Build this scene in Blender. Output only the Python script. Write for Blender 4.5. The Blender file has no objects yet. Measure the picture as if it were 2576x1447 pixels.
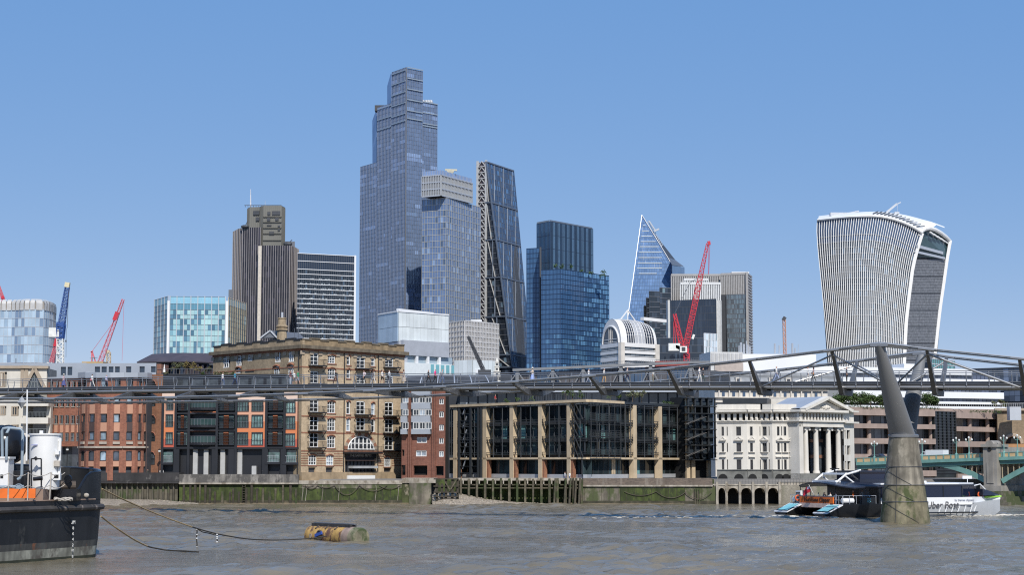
import bpy,math,random
import numpy as np
from mathutils import Vector,Matrix

# ------------------------------------------------------------------ camera, sky, sun, exposure
SC=bpy.context.scene
COL=SC.collection
F,CX,CY,PITCH,CAMZ=4500.0,1288.0,723.5,math.radians(5.68),6.6   # focal length in pixels of a 2576 px wide frame
cam_data=bpy.data.cameras.new('camera');cam=bpy.data.objects.new('camera',cam_data);COL.objects.link(cam)
cam_data.sensor_width=36.0;cam_data.lens=36.0*F/(2*CX);cam_data.clip_start=0.5;cam_data.clip_end=20000
cam.location=(0,0,CAMZ);cam.rotation_euler=(math.pi/2+PITCH,0,0);SC.camera=cam
SUN_AZ,SUN_EL=math.radians(167),math.radians(45)     # compass style: 0 = +Y, clockwise
world=bpy.data.worlds.new('World');SC.world=world;world.use_nodes=True
wn=world.node_tree;wn.nodes.clear()
sky=wn.nodes.new('ShaderNodeTexSky');sky.sky_type='NISHITA';sky.sun_disc=False
sky.sun_elevation=SUN_EL;sky.sun_rotation=SUN_AZ;sky.altitude=0;sky.air_density=0.6;sky.dust_density=0.0;sky.ozone_density=6.0
bg=wn.nodes.new('ShaderNodeBackground');bg.inputs[1].default_value=0.1
wo=wn.nodes.new('ShaderNodeOutputWorld')
def _vm(op,a,b):
    n=wn.nodes.new('ShaderNodeVectorMath');n.operation=op;wn.links.new(a,n.inputs[0]);n.inputs[1].default_value=b;return n.outputs[0]
wn.links.new(_vm('ADD',_vm('MULTIPLY',sky.outputs[0],(1.0,.55,.22)),(.6,2.27,5.75)),bg.inputs[0])   # the even summer haze blue of the picture
wn.links.new(bg.outputs[0],wo.inputs[0])
sun_data=bpy.data.lights.new('sun','SUN');sun_data.energy=4.7;sun_data.angle=math.radians(0.53);sun_data.color=(1.0,0.95,0.87)
sun=bpy.data.objects.new('sun',sun_data);COL.objects.link(sun);sun.location=(-50,-100,200)
to_sun=Vector((math.sin(SUN_AZ)*math.cos(SUN_EL),math.cos(SUN_AZ)*math.cos(SUN_EL),math.sin(SUN_EL)))
sun.rotation_euler=to_sun.to_track_quat('Z','Y').to_euler()
SC.view_settings.view_transform='Standard';SC.view_settings.look='None';SC.view_settings.exposure=0.0;SC.view_settings.gamma=1.0
SC.view_settings.use_curve_mapping=False
SC.render.engine='CYCLES'
SC.cycles.use_denoising=False
SC.cycles.sample_clamp_indirect=4.0;SC.cycles.filter_width=1.15;SC.cycles.use_adaptive_sampling=False
SC.cycles.max_bounces=6;SC.cycles.diffuse_bounces=2;SC.cycles.glossy_bounces=3;SC.cycles.transparent_max_bounces=6
SC.cycles.caustics_reflective=False;SC.cycles.caustics_refractive=False

# ------------------------------------------------------------------ helpers
RND=random.Random(11)
UP=Vector((0,0,1))
_cp,_sp=math.cos(PITCH),math.sin(PITCH)
def ray(x,y):
    u,v=(x-CX)/F,(CY-y)/F
    return Vector((u,_cp-v*_sp,_sp+v*_cp))
def at(x,y,Y):                        # the point seen at (x, y) that lies Y metres out
    d=ray(x,y);t=Y/d.y
    return Vector((d.x*t,Y,CAMZ+d.z*t))
def on_z(x,y,z):                      # the point seen at (x, y) that lies at height z
    d=ray(x,y);t=(z-CAMZ)/d.z
    return Vector((d.x*t,d.y*t,z))
def pz(y,Y):return at(CX,y,Y).z
def col(x,Y):p=at(x,1171,Y);return Vector((p.x,p.y,0))

WM={}                                 # world matrix of each object made here
def reg(o,M,parent=None):
    WM[o.name]=M
    COL.objects.link(o)
    if parent is not None:
        o.parent=parent
        o.matrix_local=WM[parent.name].inverted() @ M
    else:
        o.matrix_local=M
    return o
def tag(o,label=None,cat=None,group=None,kind=None):
    if label:o['label']=label
    if cat:o['category']=cat
    if group:o['group']=group
    if kind:o['kind']=kind
    return o
def thing(name,loc,label,cat,group=None,kind='thing'):
    o=bpy.data.objects.new(name,None);o.empty_display_size=0.5
    reg(o,Matrix.Translation(loc))
    return tag(o,label,cat,group,kind)
def place(me,name,M,parent=None,color=None):
    o=bpy.data.objects.new(name,me)
    reg(o,M,parent)
    if color:o.color=(*color,1)
    return o

class MB:
    def __init__(s):s.v=[];s.f=[];s.mi=[];s.c=[];s.m=0;s.col=(1,1,1)
    def add(s,vs,fs):
        k=len(s.v);s.v.extend([tuple(p) for p in vs])
        for f in fs:s.f.append(tuple(i+k for i in f));s.mi.append(s.m);s.c.append(s.col)
        return s
    def quad(s,a,b,c,d):return s.add([a,b,c,d],[(0,1,2,3)])
    def tri(s,a,b,c):return s.add([a,b,c],[(0,1,2)])
    def hexa(s,p):                      # p: 4 bottom corners then 4 top corners
        return s.add(p,[(3,2,1,0),(4,5,6,7),(0,1,5,4),(1,2,6,5),(2,3,7,6),(3,0,4,7)])
    def box(s,x0,x1,y0,y1,z0,z1):
        return s.hexa([(x0,y0,z0),(x1,y0,z0),(x1,y1,z0),(x0,y1,z0),(x0,y0,z1),(x1,y0,z1),(x1,y1,z1),(x0,y1,z1)])
    def fbox(s,fc,u0,u1,z0,z1,d0,d1):   # d = metres in front of the facade plane
        return s.hexa([fc.p(u0,z0,d1),fc.p(u1,z0,d1),fc.p(u1,z0,d0),fc.p(u0,z0,d0),fc.p(u0,z1,d1),fc.p(u1,z1,d1),fc.p(u1,z1,d0),fc.p(u0,z1,d0)])
    def bar(s,p,q,w,h=None,ref=UP,caps=True):
        p,q=Vector(p),Vector(q);h=h or w;t=(q-p)
        if t.length<1e-6:return s
        t.normalize()
        a=t.cross(ref)
        if a.length<1e-3:a=t.cross(Vector((1,0,0)))
        a.normalize();b=a.cross(t).normalized();a *= w/2;b *= h/2
        vs=[p-a-b,p+a-b,p+a+b,p-a+b,q-a-b,q+a-b,q+a+b,q-a+b]
        fs=[(0,1,5,4),(1,2,6,5),(2,3,7,6),(3,0,4,7)]
        if caps:fs+=[(3,2,1,0),(4,5,6,7)]
        return s.add(vs,fs)
    def tube(s,p,q,r0,r1=None,n=8,caps=True):
        return s.path([p,q],[r0,r0 if r1 is None else r1],n,caps)
    def path(s,pts,r,n=6,caps=True):
        pts=[Vector(p) for p in pts];k0=len(s.v);m=len(pts)
        rs=r if isinstance(r,(list,tuple)) else [r]*m
        prev=None;rings=[]
        for i,p in enumerate(pts):
            t=(pts[min(i+1,m-1)]-pts[max(i-1,0)]).normalized()
            if prev is None:
                a=t.cross(UP)
                if a.length<1e-3:a=Vector((1,0,0))
            else:a=prev-t*prev.dot(t)
            a.normalize();prev=a;b=t.cross(a)
            rings.append([p+(a*math.cos(2*math.pi*j/n)+b*math.sin(2*math.pi*j/n))*rs[i] for j in range(n)])
        vs=[v for rr in rings for v in rr];fs=[]
        for i in range(m-1):
            for j in range(n):
                jj=(j+1) % n;fs.append((i*n+j,i*n+jj,(i+1)*n+jj,(i+1)*n+j))
        if caps:fs.append(tuple(range(n-1,-1,-1)));fs.append(tuple(range((m-1)*n,m*n)))
        return s.add(vs,fs)
    def lathe(s,o,prof,n=16,sx=1,sy=1,a0=0,a1=2*math.pi,M=None):   # prof: (radius, z)
        full=abs(a1-a0-2*math.pi)<1e-6;k=n if full else n+1;vs=[]
        for r,z in prof:
            for j in range(k):
                a=a0+(a1-a0)*j/n;p=Vector((r*sx*math.cos(a),r*sy*math.sin(a),z))
                vs.append((M @ p if M else p)+Vector(o))
        fs=[]
        for i in range(len(prof)-1):
            for j in range(n):
                jj=(j+1) % k;fs.append((i*k+j,i*k+jj,(i+1)*k+jj,(i+1)*k+j))
        if full:
            if prof[0][0]>1e-4:fs.append(tuple(range(k-1,-1,-1)))
            if prof[-1][0]>1e-4:fs.append(tuple(range((len(prof)-1)*k,len(prof)*k)))
        return s.add(vs,fs)
    def prism(s,poly,z0,z1):          # poly: counter clockwise seen from above, z0/z1 numbers or lists
        n=len(poly);za=z0 if isinstance(z0,(list,tuple)) else [z0]*n;zb=z1 if isinstance(z1,(list,tuple)) else [z1]*n
        vs=[(p[0],p[1],za[i]) for i,p in enumerate(poly)]+[(p[0],p[1],zb[i]) for i,p in enumerate(poly)]
        return s.add(vs,[tuple(range(n-1,-1,-1)),tuple(range(n,2*n))]+[(i,(i+1) % n,n+(i+1) % n,n+i) for i in range(n)])
    def grid(s,rows,close=False):      # rows of equal length
        m,n=len(rows),len(rows[0]);fs=[]
        for i in range(m-1):
            for j in range(n-1+(1 if close else 0)):
                fs.append((i*n+j,i*n+(j+1) % n,(i+1)*n+(j+1) % n,(i+1)*n+j))
        return s.add([p for r in rows for p in r],fs)
    def ball(s,c,rx,ry=None,rz=None,n=8,m=6):
        ry=ry or rx;rz=rz or rx
        prof=[(max(1e-5,math.sin(math.pi*i/m)),-math.cos(math.pi*i/m)) for i in range(m+1)]
        vs0=len(s.v);s.lathe((0,0,0),prof,n)
        for i in range(vs0,len(s.v)):v=s.v[i];s.v[i]=(c[0]+v[0]*rx,c[1]+v[1]*ry,c[2]+v[2]*rz)
        return s
    def mesh(s,name,mats,smooth=False,M=None,tint=False):
        me=bpy.data.meshes.new(name)
        vs=s.v
        if M is not None and s.v:
            a=np.array(vs);R3=np.array(M.to_3x3());t=np.array(M.translation);vs=(a @ R3.T+t).tolist()
        me.from_pydata(vs,[],s.f)
        for m in (mats if isinstance(mats,(list,tuple)) else [mats]):me.materials.append(m)
        if any(s.mi):me.polygons.foreach_set('material_index',s.mi)
        if tint:
            at_=me.attributes.new('tint','FLOAT_COLOR','FACE')
            at_.data.foreach_set('color',[x for c in s.c for x in (*c,1.0)])
        if smooth:
            me.polygons.foreach_set('use_smooth',[True]*len(s.f));me.set_sharp_from_angle(angle=math.radians(38))
        me.update()
        return me
    def build(s,name,mats,parent=None,smooth=False,tint=False,kind=None,label=None):
        if parent is None:
            a=np.array(s.v);lo,hi=a.min(0),a.max(0);base=Vector(((lo[0]+hi[0])/2,(lo[1]+hi[1])/2,lo[2]));M=Matrix.Translation(base)
        else:M=WM[parent.name]
        o=place(s.mesh(name,mats,smooth,M.inverted(),tint),name,M,parent)
        return tag(o,kind=kind,label=label)

class Fac:                               # a vertical facade plane, A left and B right seen from outside
    def __init__(s,A,B):
        s.o=Vector((A[0],A[1],0));e=Vector((B[0],B[1],0))-s.o;s.L=e.length;s.t=e.normalized();s.n=Vector((s.t.y,-s.t.x,0))
    def p(s,u,z,d=0):return s.o+s.t*u+s.n*d+UP*z
    def uz(s,x,y,d=0):
        r=ray(x,y);c=Vector((0,0,CAMZ));o=s.o+s.n*d
        k=(o-c).dot(s.n)/r.dot(s.n);p=c+r*k
        return (p-s.o).dot(s.t),p.z
    def u(s,x,d=0):return s.uz(x,1171,d)[0]
    def z(s,x,y,d=0):return s.uz(x,y,d)[1]
    def M(s,u,z,d=0):
        p=s.p(u,z,d);t,n=s.t,s.n
        return Matrix(((t.x,-n.x,0,p.x),(t.y,-n.y,0,p.y),(t.z,-n.z,1,p.z),(0,0,0,1)))
def fac(xa,Ya,xb,Yb):return Fac(col(xa,Ya),col(xb,Yb))

# ------------------------------------------------------------------ materials
def _n(nt,t,**kw):
    n=nt.nodes.new(t)
    for k,v in kw.items():setattr(n,k,v)
    return n
def new_mat(name):
    m=bpy.data.materials.new(name);m.use_nodes=True;nt=m.node_tree
    return m,nt,nt.nodes['Principled BSDF']
def pos(nt,sc=(1,1,1)):
    g=_n(nt,'ShaderNodeNewGeometry');mp=_n(nt,'ShaderNodeMapping');mp.inputs['Scale'].default_value=sc
    nt.links.new(g.outputs['Position'],mp.inputs['Vector']);return mp.outputs[0]
def noise(nt,vec,scale,detail=3,rough=.55):
    n=_n(nt,'ShaderNodeTexNoise');n.inputs['Scale'].default_value=scale;n.inputs['Detail'].default_value=detail;n.inputs['Roughness'].default_value=rough
    nt.links.new(vec,n.inputs['Vector']);return n.outputs['Fac']
def ramp(nt,fac_,stops):
    r=_n(nt,'ShaderNodeValToRGB');e=r.color_ramp.elements
    while len(e)<len(stops):e.new(.5)
    for i,(p,c) in enumerate(stops):e[i].position=p;e[i].color=(*c,1) if len(c) == 3 else c
    nt.links.new(fac_,r.inputs[0]);return r.outputs[0]
def mix(nt,f,a,b,mode='MIX'):
    m=_n(nt,'ShaderNodeMix',data_type='RGBA',blend_type=mode)
    for i,s in ((0,f),(6,a),(7,b)):
        if isinstance(s,(int,float)):m.inputs[i].default_value=s
        elif isinstance(s,tuple):m.inputs[i].default_value=(*s,1)
        else:nt.links.new(s,m.inputs[i])
    return m.outputs[2]
def bumpn(nt,b,h,strength,dist):
    n=_n(nt,'ShaderNodeBump');n.inputs['Strength'].default_value=strength;n.inputs['Distance'].default_value=dist
    nt.links.new(h,n.inputs['Height']);nt.links.new(n.outputs[0],b.inputs['Normal'])
def mat(name,c,rough=.7,metal=0.0,var=.12,vs=.8,streak=0.0,bump=0.0,bs=6.0,spec=.5,tint=None,second=None,thr=.55):
    """c with soft noise, vertical streaks and (second, thr) blotches; tint = 'face' or 'object' multiplies by a per piece colour"""
    m,nt,b=new_mat(name)
    b.inputs['Roughness'].default_value=rough;b.inputs['Metallic'].default_value=metal;b.inputs['Specular IOR Level'].default_value=spec
    lo,hi=tuple(max(0,x*(1-var)) for x in c),tuple(min(1,x*(1+var)) for x in c)
    n1=noise(nt,pos(nt),vs);out=ramp(nt,n1,[(.3,lo),(.7,hi)])
    if streak:
        n2=noise(nt,pos(nt,(1,1,.08)),1.1,4);st=ramp(nt,n2,[(.35,(1-streak,)*3),(.62,(1,1,1))])
        out=mix(nt,1.0,out,st,'MULTIPLY')
    if second:
        n3=noise(nt,pos(nt,(1,1,.6)),1.0 if len(second)<4 else second[3],5,.65)
        f=ramp(nt,n3,[(thr-.05,(0,0,0)),(thr+.05,(1,1,1))]);out=mix(nt,f,out,tuple(second[:3]))
    if tint == 'face':
        a=_n(nt,'ShaderNodeAttribute',attribute_name='tint');out=mix(nt,1.0,out,a.outputs['Color'],'MULTIPLY')
    elif tint == 'object':
        a=_n(nt,'ShaderNodeObjectInfo');out=mix(nt,1.0,out,a.outputs['Color'],'MULTIPLY')
    nt.links.new(out,b.inputs['Base Color'])
    if bump:bumpn(nt,b,noise(nt,pos(nt),bs,4),bump,.05)
    return m
def glass(name,c,rough=.04,ior=1.75,tint=None,metal=0.0,var=.12,vs=.15,wob=0.0):
    m,nt,b=new_mat(name)
    b.inputs['Roughness'].default_value=rough;b.inputs['IOR'].default_value=ior;b.inputs['Metallic'].default_value=metal
    n1=noise(nt,pos(nt),vs);out=ramp(nt,n1,[(.3,tuple(x*(1-var) for x in c)),(.7,tuple(min(1,x*(1+var)) for x in c))])
    if tint == 'face':
        a=_n(nt,'ShaderNodeAttribute',attribute_name='tint');out=mix(nt,1.0,out,a.outputs['Color'],'MULTIPLY')
    elif tint == 'object':
        a=_n(nt,'ShaderNodeObjectInfo');out=mix(nt,1.0,out,a.outputs['Color'],'MULTIPLY')
    nt.links.new(out,b.inputs['Base Color'])
    if wob:bumpn(nt,b,noise(nt,pos(nt),.35,2),wob,.3)
    return m
def brickmat(name,c1,c2,mortar,ax=(1,1),var=.25,second=None):
    """real sized courses of brick seen from far, with weather stains"""
    m,nt,b=new_mat(name);b.inputs['Roughness'].default_value=.85
    g=_n(nt,'ShaderNodeNewGeometry');sp=_n(nt,'ShaderNodeSeparateXYZ');nt.links.new(g.outputs['Position'],sp.inputs[0])
    a=_n(nt,'ShaderNodeMath',operation='MULTIPLY');a.inputs[1].default_value=ax[0];nt.links.new(sp.outputs[0],a.inputs[0])
    a2=_n(nt,'ShaderNodeMath',operation='MULTIPLY_ADD');a2.inputs[1].default_value=ax[1];nt.links.new(sp.outputs[1],a2.inputs[0]);nt.links.new(a.outputs[0],a2.inputs[2])
    cb=_n(nt,'ShaderNodeCombineXYZ');nt.links.new(a2.outputs[0],cb.inputs[0]);nt.links.new(sp.outputs[2],cb.inputs[1])
    br=_n(nt,'ShaderNodeTexBrick');nt.links.new(cb.outputs[0],br.inputs['Vector'])
    br.inputs['Color1'].default_value=(*c1,1);br.inputs['Color2'].default_value=(*c2,1);br.inputs['Mortar'].default_value=(*mortar,1)
    br.inputs['Scale'].default_value=1.0;br.inputs['Brick Width'].default_value=.46;br.inputs['Row Height'].default_value=.15;br.inputs['Mortar Size'].default_value=.012
    n1=noise(nt,pos(nt,(1,1,.5)),.45,5,.6);st=ramp(nt,n1,[(.3,(1-var,)*3),(.68,(1+var*.5,)*3)])
    out=mix(nt,1.0,br.outputs[0],st,'MULTIPLY')
    n2=noise(nt,pos(nt,(1,1,1)),2.6,4,.7);st2=ramp(nt,n2,[(.3,(.78,.78,.78)),(.7,(1.15,1.15,1.15))]);out=mix(nt,1.0,out,st2,'MULTIPLY')
    if second:
        n3=noise(nt,pos(nt,(1,1,.15)),.8,4);f=ramp(nt,n3,[(.56,(0,0,0)),(.7,(.7,.7,.7))]);out=mix(nt,f,out,second)
    nt.links.new(out,b.inputs['Base Color']);return m

def tints(*pairs):                       # (weight, (r,g,b)) ...
    cs=[p[1] for p in pairs];ws=[p[0] for p in pairs]
    return lambda i,j:RND.choices(cs,ws)[0]
def curtain(gm,vm,hm,P,nx,ny,pal,mw=.25,md=.3,bw=.3,bd=.2,us=None,vs=None):
    """glass panes (coloured one by one), upright mullions and floor bands over the four cornered face P (bl, br, tr, tl)"""
    bl,br,tr,tl=[Vector(p) for p in P];n=(br-bl).cross(tl-bl).normalized()
    us=us or [i/nx for i in range(nx+1)];vs=vs or [j/ny for j in range(ny+1)]
    pt=lambda a,b:(bl*(1-a)+br*a)*(1-b)+(tl*(1-a)+tr*a)*b
    if gm is not None:
        for j in range(len(vs)-1):
            for i in range(len(us)-1):
                gm.col=pal(i,j)
                e=RND.uniform(-.03,.03)*0.5;f_=RND.uniform(-.03,.03)*0.5
                gm.quad(pt(us[i],vs[j])+n*e,pt(us[i+1],vs[j])+n*f_,pt(us[i+1],vs[j+1])-n*e,pt(us[i],vs[j+1])-n*f_)
    if vm is not None and mw:
        for a in us:vm.bar(pt(a,0)+n*md/2,pt(a,1)+n*md/2,md,mw,ref=(br-bl).normalized(),caps=False)
    if hm is not None and bw:
        for b in vs:hm.bar(pt(0,b)+n*bd/2,pt(1,b)+n*bd/2,bd,bw,ref=UP,caps=False)

def window_mesh(key,w,h,frame,pane,nx=2,ny=2,fw=.09,depth=.18,arch=0.0,hgap=None):
    """two meshes: the frame with glazing bars, and the pane set back in the reveal. origin at the bottom centre, +y into the wall"""
    k=(key,round(w,2),round(h,2))
    if k in _WC:return _WC[k]
    fr,pa=MB(),MB();y0,y1=-.02,depth*.6
    def top(x):return h-arch*(2*x/w)**2 if arch else h
    N=8 if arch else 1
    xs=[-w/2+w*i/N for i in range(N+1)]
    for i in range(N):
        pa.quad((xs[i],depth*.5,0),(xs[i+1],depth*.5,0),(xs[i+1],depth*.5,top(xs[i+1])),(xs[i],depth*.5,top(xs[i])))
        fr.bar((xs[i],(y0+y1)/2,top(xs[i])-fw/2),(xs[i+1],(y0+y1)/2,top(xs[i+1])-fw/2),y1-y0,fw)
    fr.box(-w/2,w/2,y0,y1,0,fw)
    for sx in (-1,1):fr.box(min(sx*w/2,sx*(w/2-fw)),max(sx*w/2,sx*(w/2-fw)),y0,y1,fw,top(w/2)-fw*.5)
    for i in range(1,nx):x=-w/2+w*i/nx;fr.box(x-fw*.4,x+fw*.4,y0+.03,y1,fw,top(x)-fw*.5)
    hs=hgap or [j/ny for j in range(1,ny)]
    for t in hs:fr.box(-w/2+fw,w/2-fw,y0+.025,y1-.003,h*t-fw*.35,h*t+fw*.35)
    r=(fr.mesh('frame',frame),pa.mesh('pane',pane));_WC[k]=r;return r
_WC={}
def window(fc,root,x0,x1,y0,y1,key,frame,pane,d=.02,color=None,name='window',**kw):
    """put a window into the facade where the photograph shows it; y0 is the top row, y1 the bottom row"""
    xm=(x0+x1)/2;ua,za=fc.uz(x0,y1,d);ub,_=fc.uz(x1,y1,d);um,z1=fc.uz(xm,y1,d);_,z2=fc.uz(xm,y0,d)
    w,h=round((ub-ua)*10)/10,round((z2-z1)*10)/10
    fr,pa=window_mesh(key,max(.3,w),max(.3,h),frame,pane,**kw)
    o=place(fr,name,fc.M((ua+ub)/2,z1,d),root)
    place(pa,'pane',WM[o.name],o,color or (1,1,1))
    return o

def pierced(mb,fc,u0,u1,z0,z1,holes,t=.45,d=0):
    """a wall slab with rectangular openings (u0,u1,z0,z1), its face at d and t metres thick"""
    us=sorted({u0,u1,*[h[0] for h in holes],*[h[1] for h in holes]});zs=sorted({z0,z1,*[h[2] for h in holes],*[h[3] for h in holes]})
    us=[u for u in us if u0 <= u <= u1];zs=[z for z in zs if z0 <= z <= z1]
    def inside(u,z):return any(h[0]<u<h[1] and h[2]<z<h[3] for h in holes)
    for i in range(len(us)-1):
        j=0
        while j<len(zs)-1:
            if us[i+1]-us[i]<1e-4:j+=1;continue
            if inside((us[i]+us[i+1])/2,(zs[j]+zs[j+1])/2):j+=1;continue
            k=j
            while k+1<len(zs)-1 and not inside((us[i]+us[i+1])/2,(zs[k+1]+zs[k+2])/2):k+=1
            mb.quad(fc.p(us[i],zs[j],d),fc.p(us[i+1],zs[j],d),fc.p(us[i+1],zs[k+1],d),fc.p(us[i],zs[k+1],d));j=k+1
    for a,b,c,e in holes:             # reveals
        mb.quad(fc.p(a,c,d),fc.p(a,c,d-t),fc.p(a,e,d-t),fc.p(a,e,d));mb.quad(fc.p(b,c,d-t),fc.p(b,c,d),fc.p(b,e,d),fc.p(b,e,d-t))
        mb.quad(fc.p(a,e,d),fc.p(a,e,d-t),fc.p(b,e,d-t),fc.p(b,e,d));mb.quad(fc.p(a,c,d-t),fc.p(a,c,d),fc.p(b,c,d),fc.p(b,c,d-t))
def hole(fc,x0,x1,y0,y1):
    xm=(x0+x1)/2
    return (fc.u(x0),fc.u(x1),fc.z(xm,y1),fc.z(xm,y0))

def foliage(mb,c,rx,ry,rz,n,size,rnd,shell=.55):
    """leaf sprays: small folded leaf faces spread through an ellipsoid, in a few clumps"""
    clumps=[]
    for _ in range(max(4,n // 60)):
        d=Vector((rnd.gauss(0,1),rnd.gauss(0,1),rnd.gauss(0,1))).normalized()*rnd.uniform(shell,1)**.6
        clumps.append(Vector((d.x*rx*.75,d.y*ry*.75,d.z*rz*.75)))
    cr=min(rx,ry,rz)*.5
    for _ in range(n):
        k=rnd.choice(clumps);p=Vector(c)+k+Vector((rnd.gauss(0,.45),rnd.gauss(0,.45),rnd.gauss(0,.4)))*cr
        a=Vector((rnd.gauss(0,1),rnd.gauss(0,1),rnd.gauss(0,.7))).normalized();b=a.cross(Vector((rnd.gauss(0,1),rnd.gauss(0,1),rnd.gauss(0,1)))).normalized()
        s_=size*rnd.uniform(.6,1.3);g=rnd.uniform(.6,1.25);mb.col=(g,g*rnd.uniform(.92,1.06),g*.9)
        mb.add([p,p+a*s_*.5+b*s_*.32,p+a*s_,p+a*s_*.5-b*s_*.32],[(0,1,2,3)])
# ------------------------------------------------------------------ water, land, river walls
def make_water():
    xs=np.concatenate([[-2500,-1500,-400,-160,-110],np.arange(-84,96,.4),[115,160,400,1500,2500]])
    ys=np.concatenate([[-400,-100,30,70,88],np.arange(96,215,.36),np.arange(215,309,.5),[312,330]])
    X,Y=np.meshgrid(xs,ys);r=np.random.RandomState(4);H=np.zeros_like(X)
    amp_mod=np.zeros_like(X)
    for _ in range(7):
        a=r.uniform(0,2*np.pi);k=2*np.pi/r.uniform(14,45);amp_mod+=np.sin(k*(np.cos(a)*X*.6+np.sin(a)*Y*1.0)+r.uniform(0,6.28))
    amp_mod=1+.36*amp_mod
    for _ in range(46):
        L=.95*(6.0/.95)**r.uniform(0,1);a=r.normal(1.25,.65);k=2*np.pi/L
        H+=.0076*L**.72*np.sin(k*(np.cos(a)*X+np.sin(a)*Y)+r.uniform(0,6.28))
    H *= np.clip(amp_mod,.25,2)
    line=231.5+.9*np.sin(X*.045)+.35*np.sin(X*.17+1)       # the wash the ferry has left
    H+=np.where(X<38,.17*np.exp(-((Y-line)/.75)**2)*(.55+.45*np.sin(X*.11+.5)**2)*np.clip((X+75)/30,.25,1),0)
    H+=.13*np.exp(-((Y-212.5-.03*X)/.8)**2)*np.clip((X-34)/6,0,1)
    e=np.clip((X+84)/12,0,1)*np.clip((96-X)/12,0,1)*np.clip((Y-96)/8,0,1)*np.clip((309-Y)/6,0,1)
    H *= e;n,m=X.shape
    me=bpy.data.meshes.new('river');me.vertices.add(n*m)
    me.vertices.foreach_set('co',np.stack([X,Y,H],-1).astype(np.float32).ravel())
    i=np.arange(n*m).reshape(n,m);q=np.stack([i[:-1,:-1],i[:-1,1:],i[1:,1:],i[1:,:-1]],-1).reshape(-1,4)
    me.loops.add(q.size);me.loops.foreach_set('vertex_index',q.astype(np.int32).ravel());me.polygons.add(len(q))
    me.polygons.foreach_set('loop_start',np.arange(0,q.size,4,dtype=np.int32));me.polygons.foreach_set('use_smooth',np.ones(len(q),bool))
    me.update();me.validate()
    w,nt,b=new_mat('river_water')
    c=ramp(nt,noise(nt,pos(nt,(.5,1,1)),.12,4),[(.35,(.145,.123,.083)),(.65,(.2,.17,.12))]);nt.links.new(c,b.inputs['Base Color'])
    b.inputs['IOR'].default_value=1.34
    nt.links.new(ramp(nt,noise(nt,pos(nt,(.05,.3,1)),.9,4),[(.38,(.02,.02,.02)),(.62,(.13,.13,.13))]),b.inputs['Roughness'])
    n1=noise(nt,pos(nt,(.7,1.2,1)),1.7,6,.7);bumpn(nt,b,n1,.7,.2)
    me.materials.append(w);o=place(me,'river',Matrix.Identity(4));tag(o,'brown river water with blue ripples across the foreground','river',kind='structure')
make_water()

m_land=mat('land_paving',(.22,.21,.2),.9,var=.2,vs=.05)
g=MB();g.box(-2500,2500,309.5,3200,-3,4.2);tag(g.build('ground',m_land),'paved city ground behind the river wall','ground',kind='structure')

m_black_conc=mat('black_painted_concrete',(.035,.033,.034),.8,var=.35,vs=.6,streak=.3,second=(.16,.15,.14),thr=.66)
m_conc=mat('stained_concrete',(.23,.215,.195),.9,var=.25,vs=.7,streak=.5,second=(.09,.085,.08),thr=.52,bump=.3)
m_conc_l=mat('pale_coping',(.4,.36,.3),.9,var=.25,vs=1.2,streak=.3,second=(.2,.17,.13),thr=.57,bump=.3)
m_algae=mat('algae_wall',(.07,.095,.022),.9,var=.5,vs=.5,streak=.6,second=(.03,.04,.014,.9),thr=.52,bump=.6,bs=3)
m_algae2=mat('algae_wall_thin',(.075,.085,.032),.9,var=.45,vs=.6,streak=.5,second=(.24,.21,.15,.7),thr=.62,bump=.6,bs=3)
m_wallgrey=mat('weathered_wall',(.21,.185,.145),.9,var=.35,vs=.6,streak=.5,second=(.07,.085,.035,.35),thr=.5,bump=.5,bs=3)
m_pile=mat('steel_sheet_pile',(.13,.115,.085),.85,var=.35,vs=.8,streak=.5,second=(.055,.075,.028,.5),thr=.55,bump=.4)
m_timber=mat('wet_timber',(.13,.11,.075),.85,var=.4,vs=1.5,streak=.6,second=(.04,.055,.018,.6),thr=.53,bump=.5)
m_timber_d=mat('dark_timber',(.05,.042,.03),.9,var=.4,vs=1.5,bump=.4)
m_mud=mat('river_mud',(.16,.125,.08),.8,var=.3,vs=.9,bump=.5)
m_gravel=mat('gravel',(.25,.21,.165),.95,var=.45,vs=3.5,second=(.4,.37,.32,2.5),thr=.62,bump=1.0,bs=6)
m_stone=mat('pebble',(.27,.24,.195),.9,var=.35,vs=2,tint='face')
m_void=mat('dark_void',(.012,.012,.012),.9)
m_chain=mat('rusty_chain',(.09,.07,.055),.8,var=.4)
m_brickdk=brickmat('parapet_brick',(.11,.085,.07),(.17,.13,.1),(.16,.14,.12),second=(.3,.27,.23))
WY=306.0
WF=fac(-400,WY,3000,WY)
wu=lambda x:WF.u(x)
wz=lambda y:WF.z(CX,y)

def wall(name,x0,x1,y0,y1,m,label,d=0,thick=4.0):
    o=thing(name,WF.p((wu(x0)+wu(x1))/2,-1),label,'river wall')
    return o
# sheet piles below a black parapet
r=wall('river_wall',-420,452,1190,1268,None,'black parapet over corrugated steel sheet piles at left riverbank')
MB().fbox(WF,wu(-420),wu(452),wz(1212),wz(1190),-3.6,.35).build('parapet',m_black_conc,r)
MB().fbox(WF,wu(-420),wu(452),wz(1217),wz(1212.4),-3.5,.55).build('capping_beam',m_black_conc,r)
b=MB();p=.88
for q,(a0,d0,a1,d1) in enumerate([(0,0,.16,0),(.16,0,.3,-.42),(.3,-.42,.72,-.42),(.72,-.42,.88,0)]):
    b.quad(WF.p(a0,-1.5,d0),WF.p(a1,-1.5,d1),WF.p(a1,wz(1216.5),d1),WF.p(a0,wz(1216.5),d0))
me=b.mesh('sheet_pile',m_pile,M=WF.M(0,0).inverted())
u=wu(20)
while u<wu(452)-.5:place(me,'sheet_pile',WF.M(u,0),r);u+=p
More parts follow.
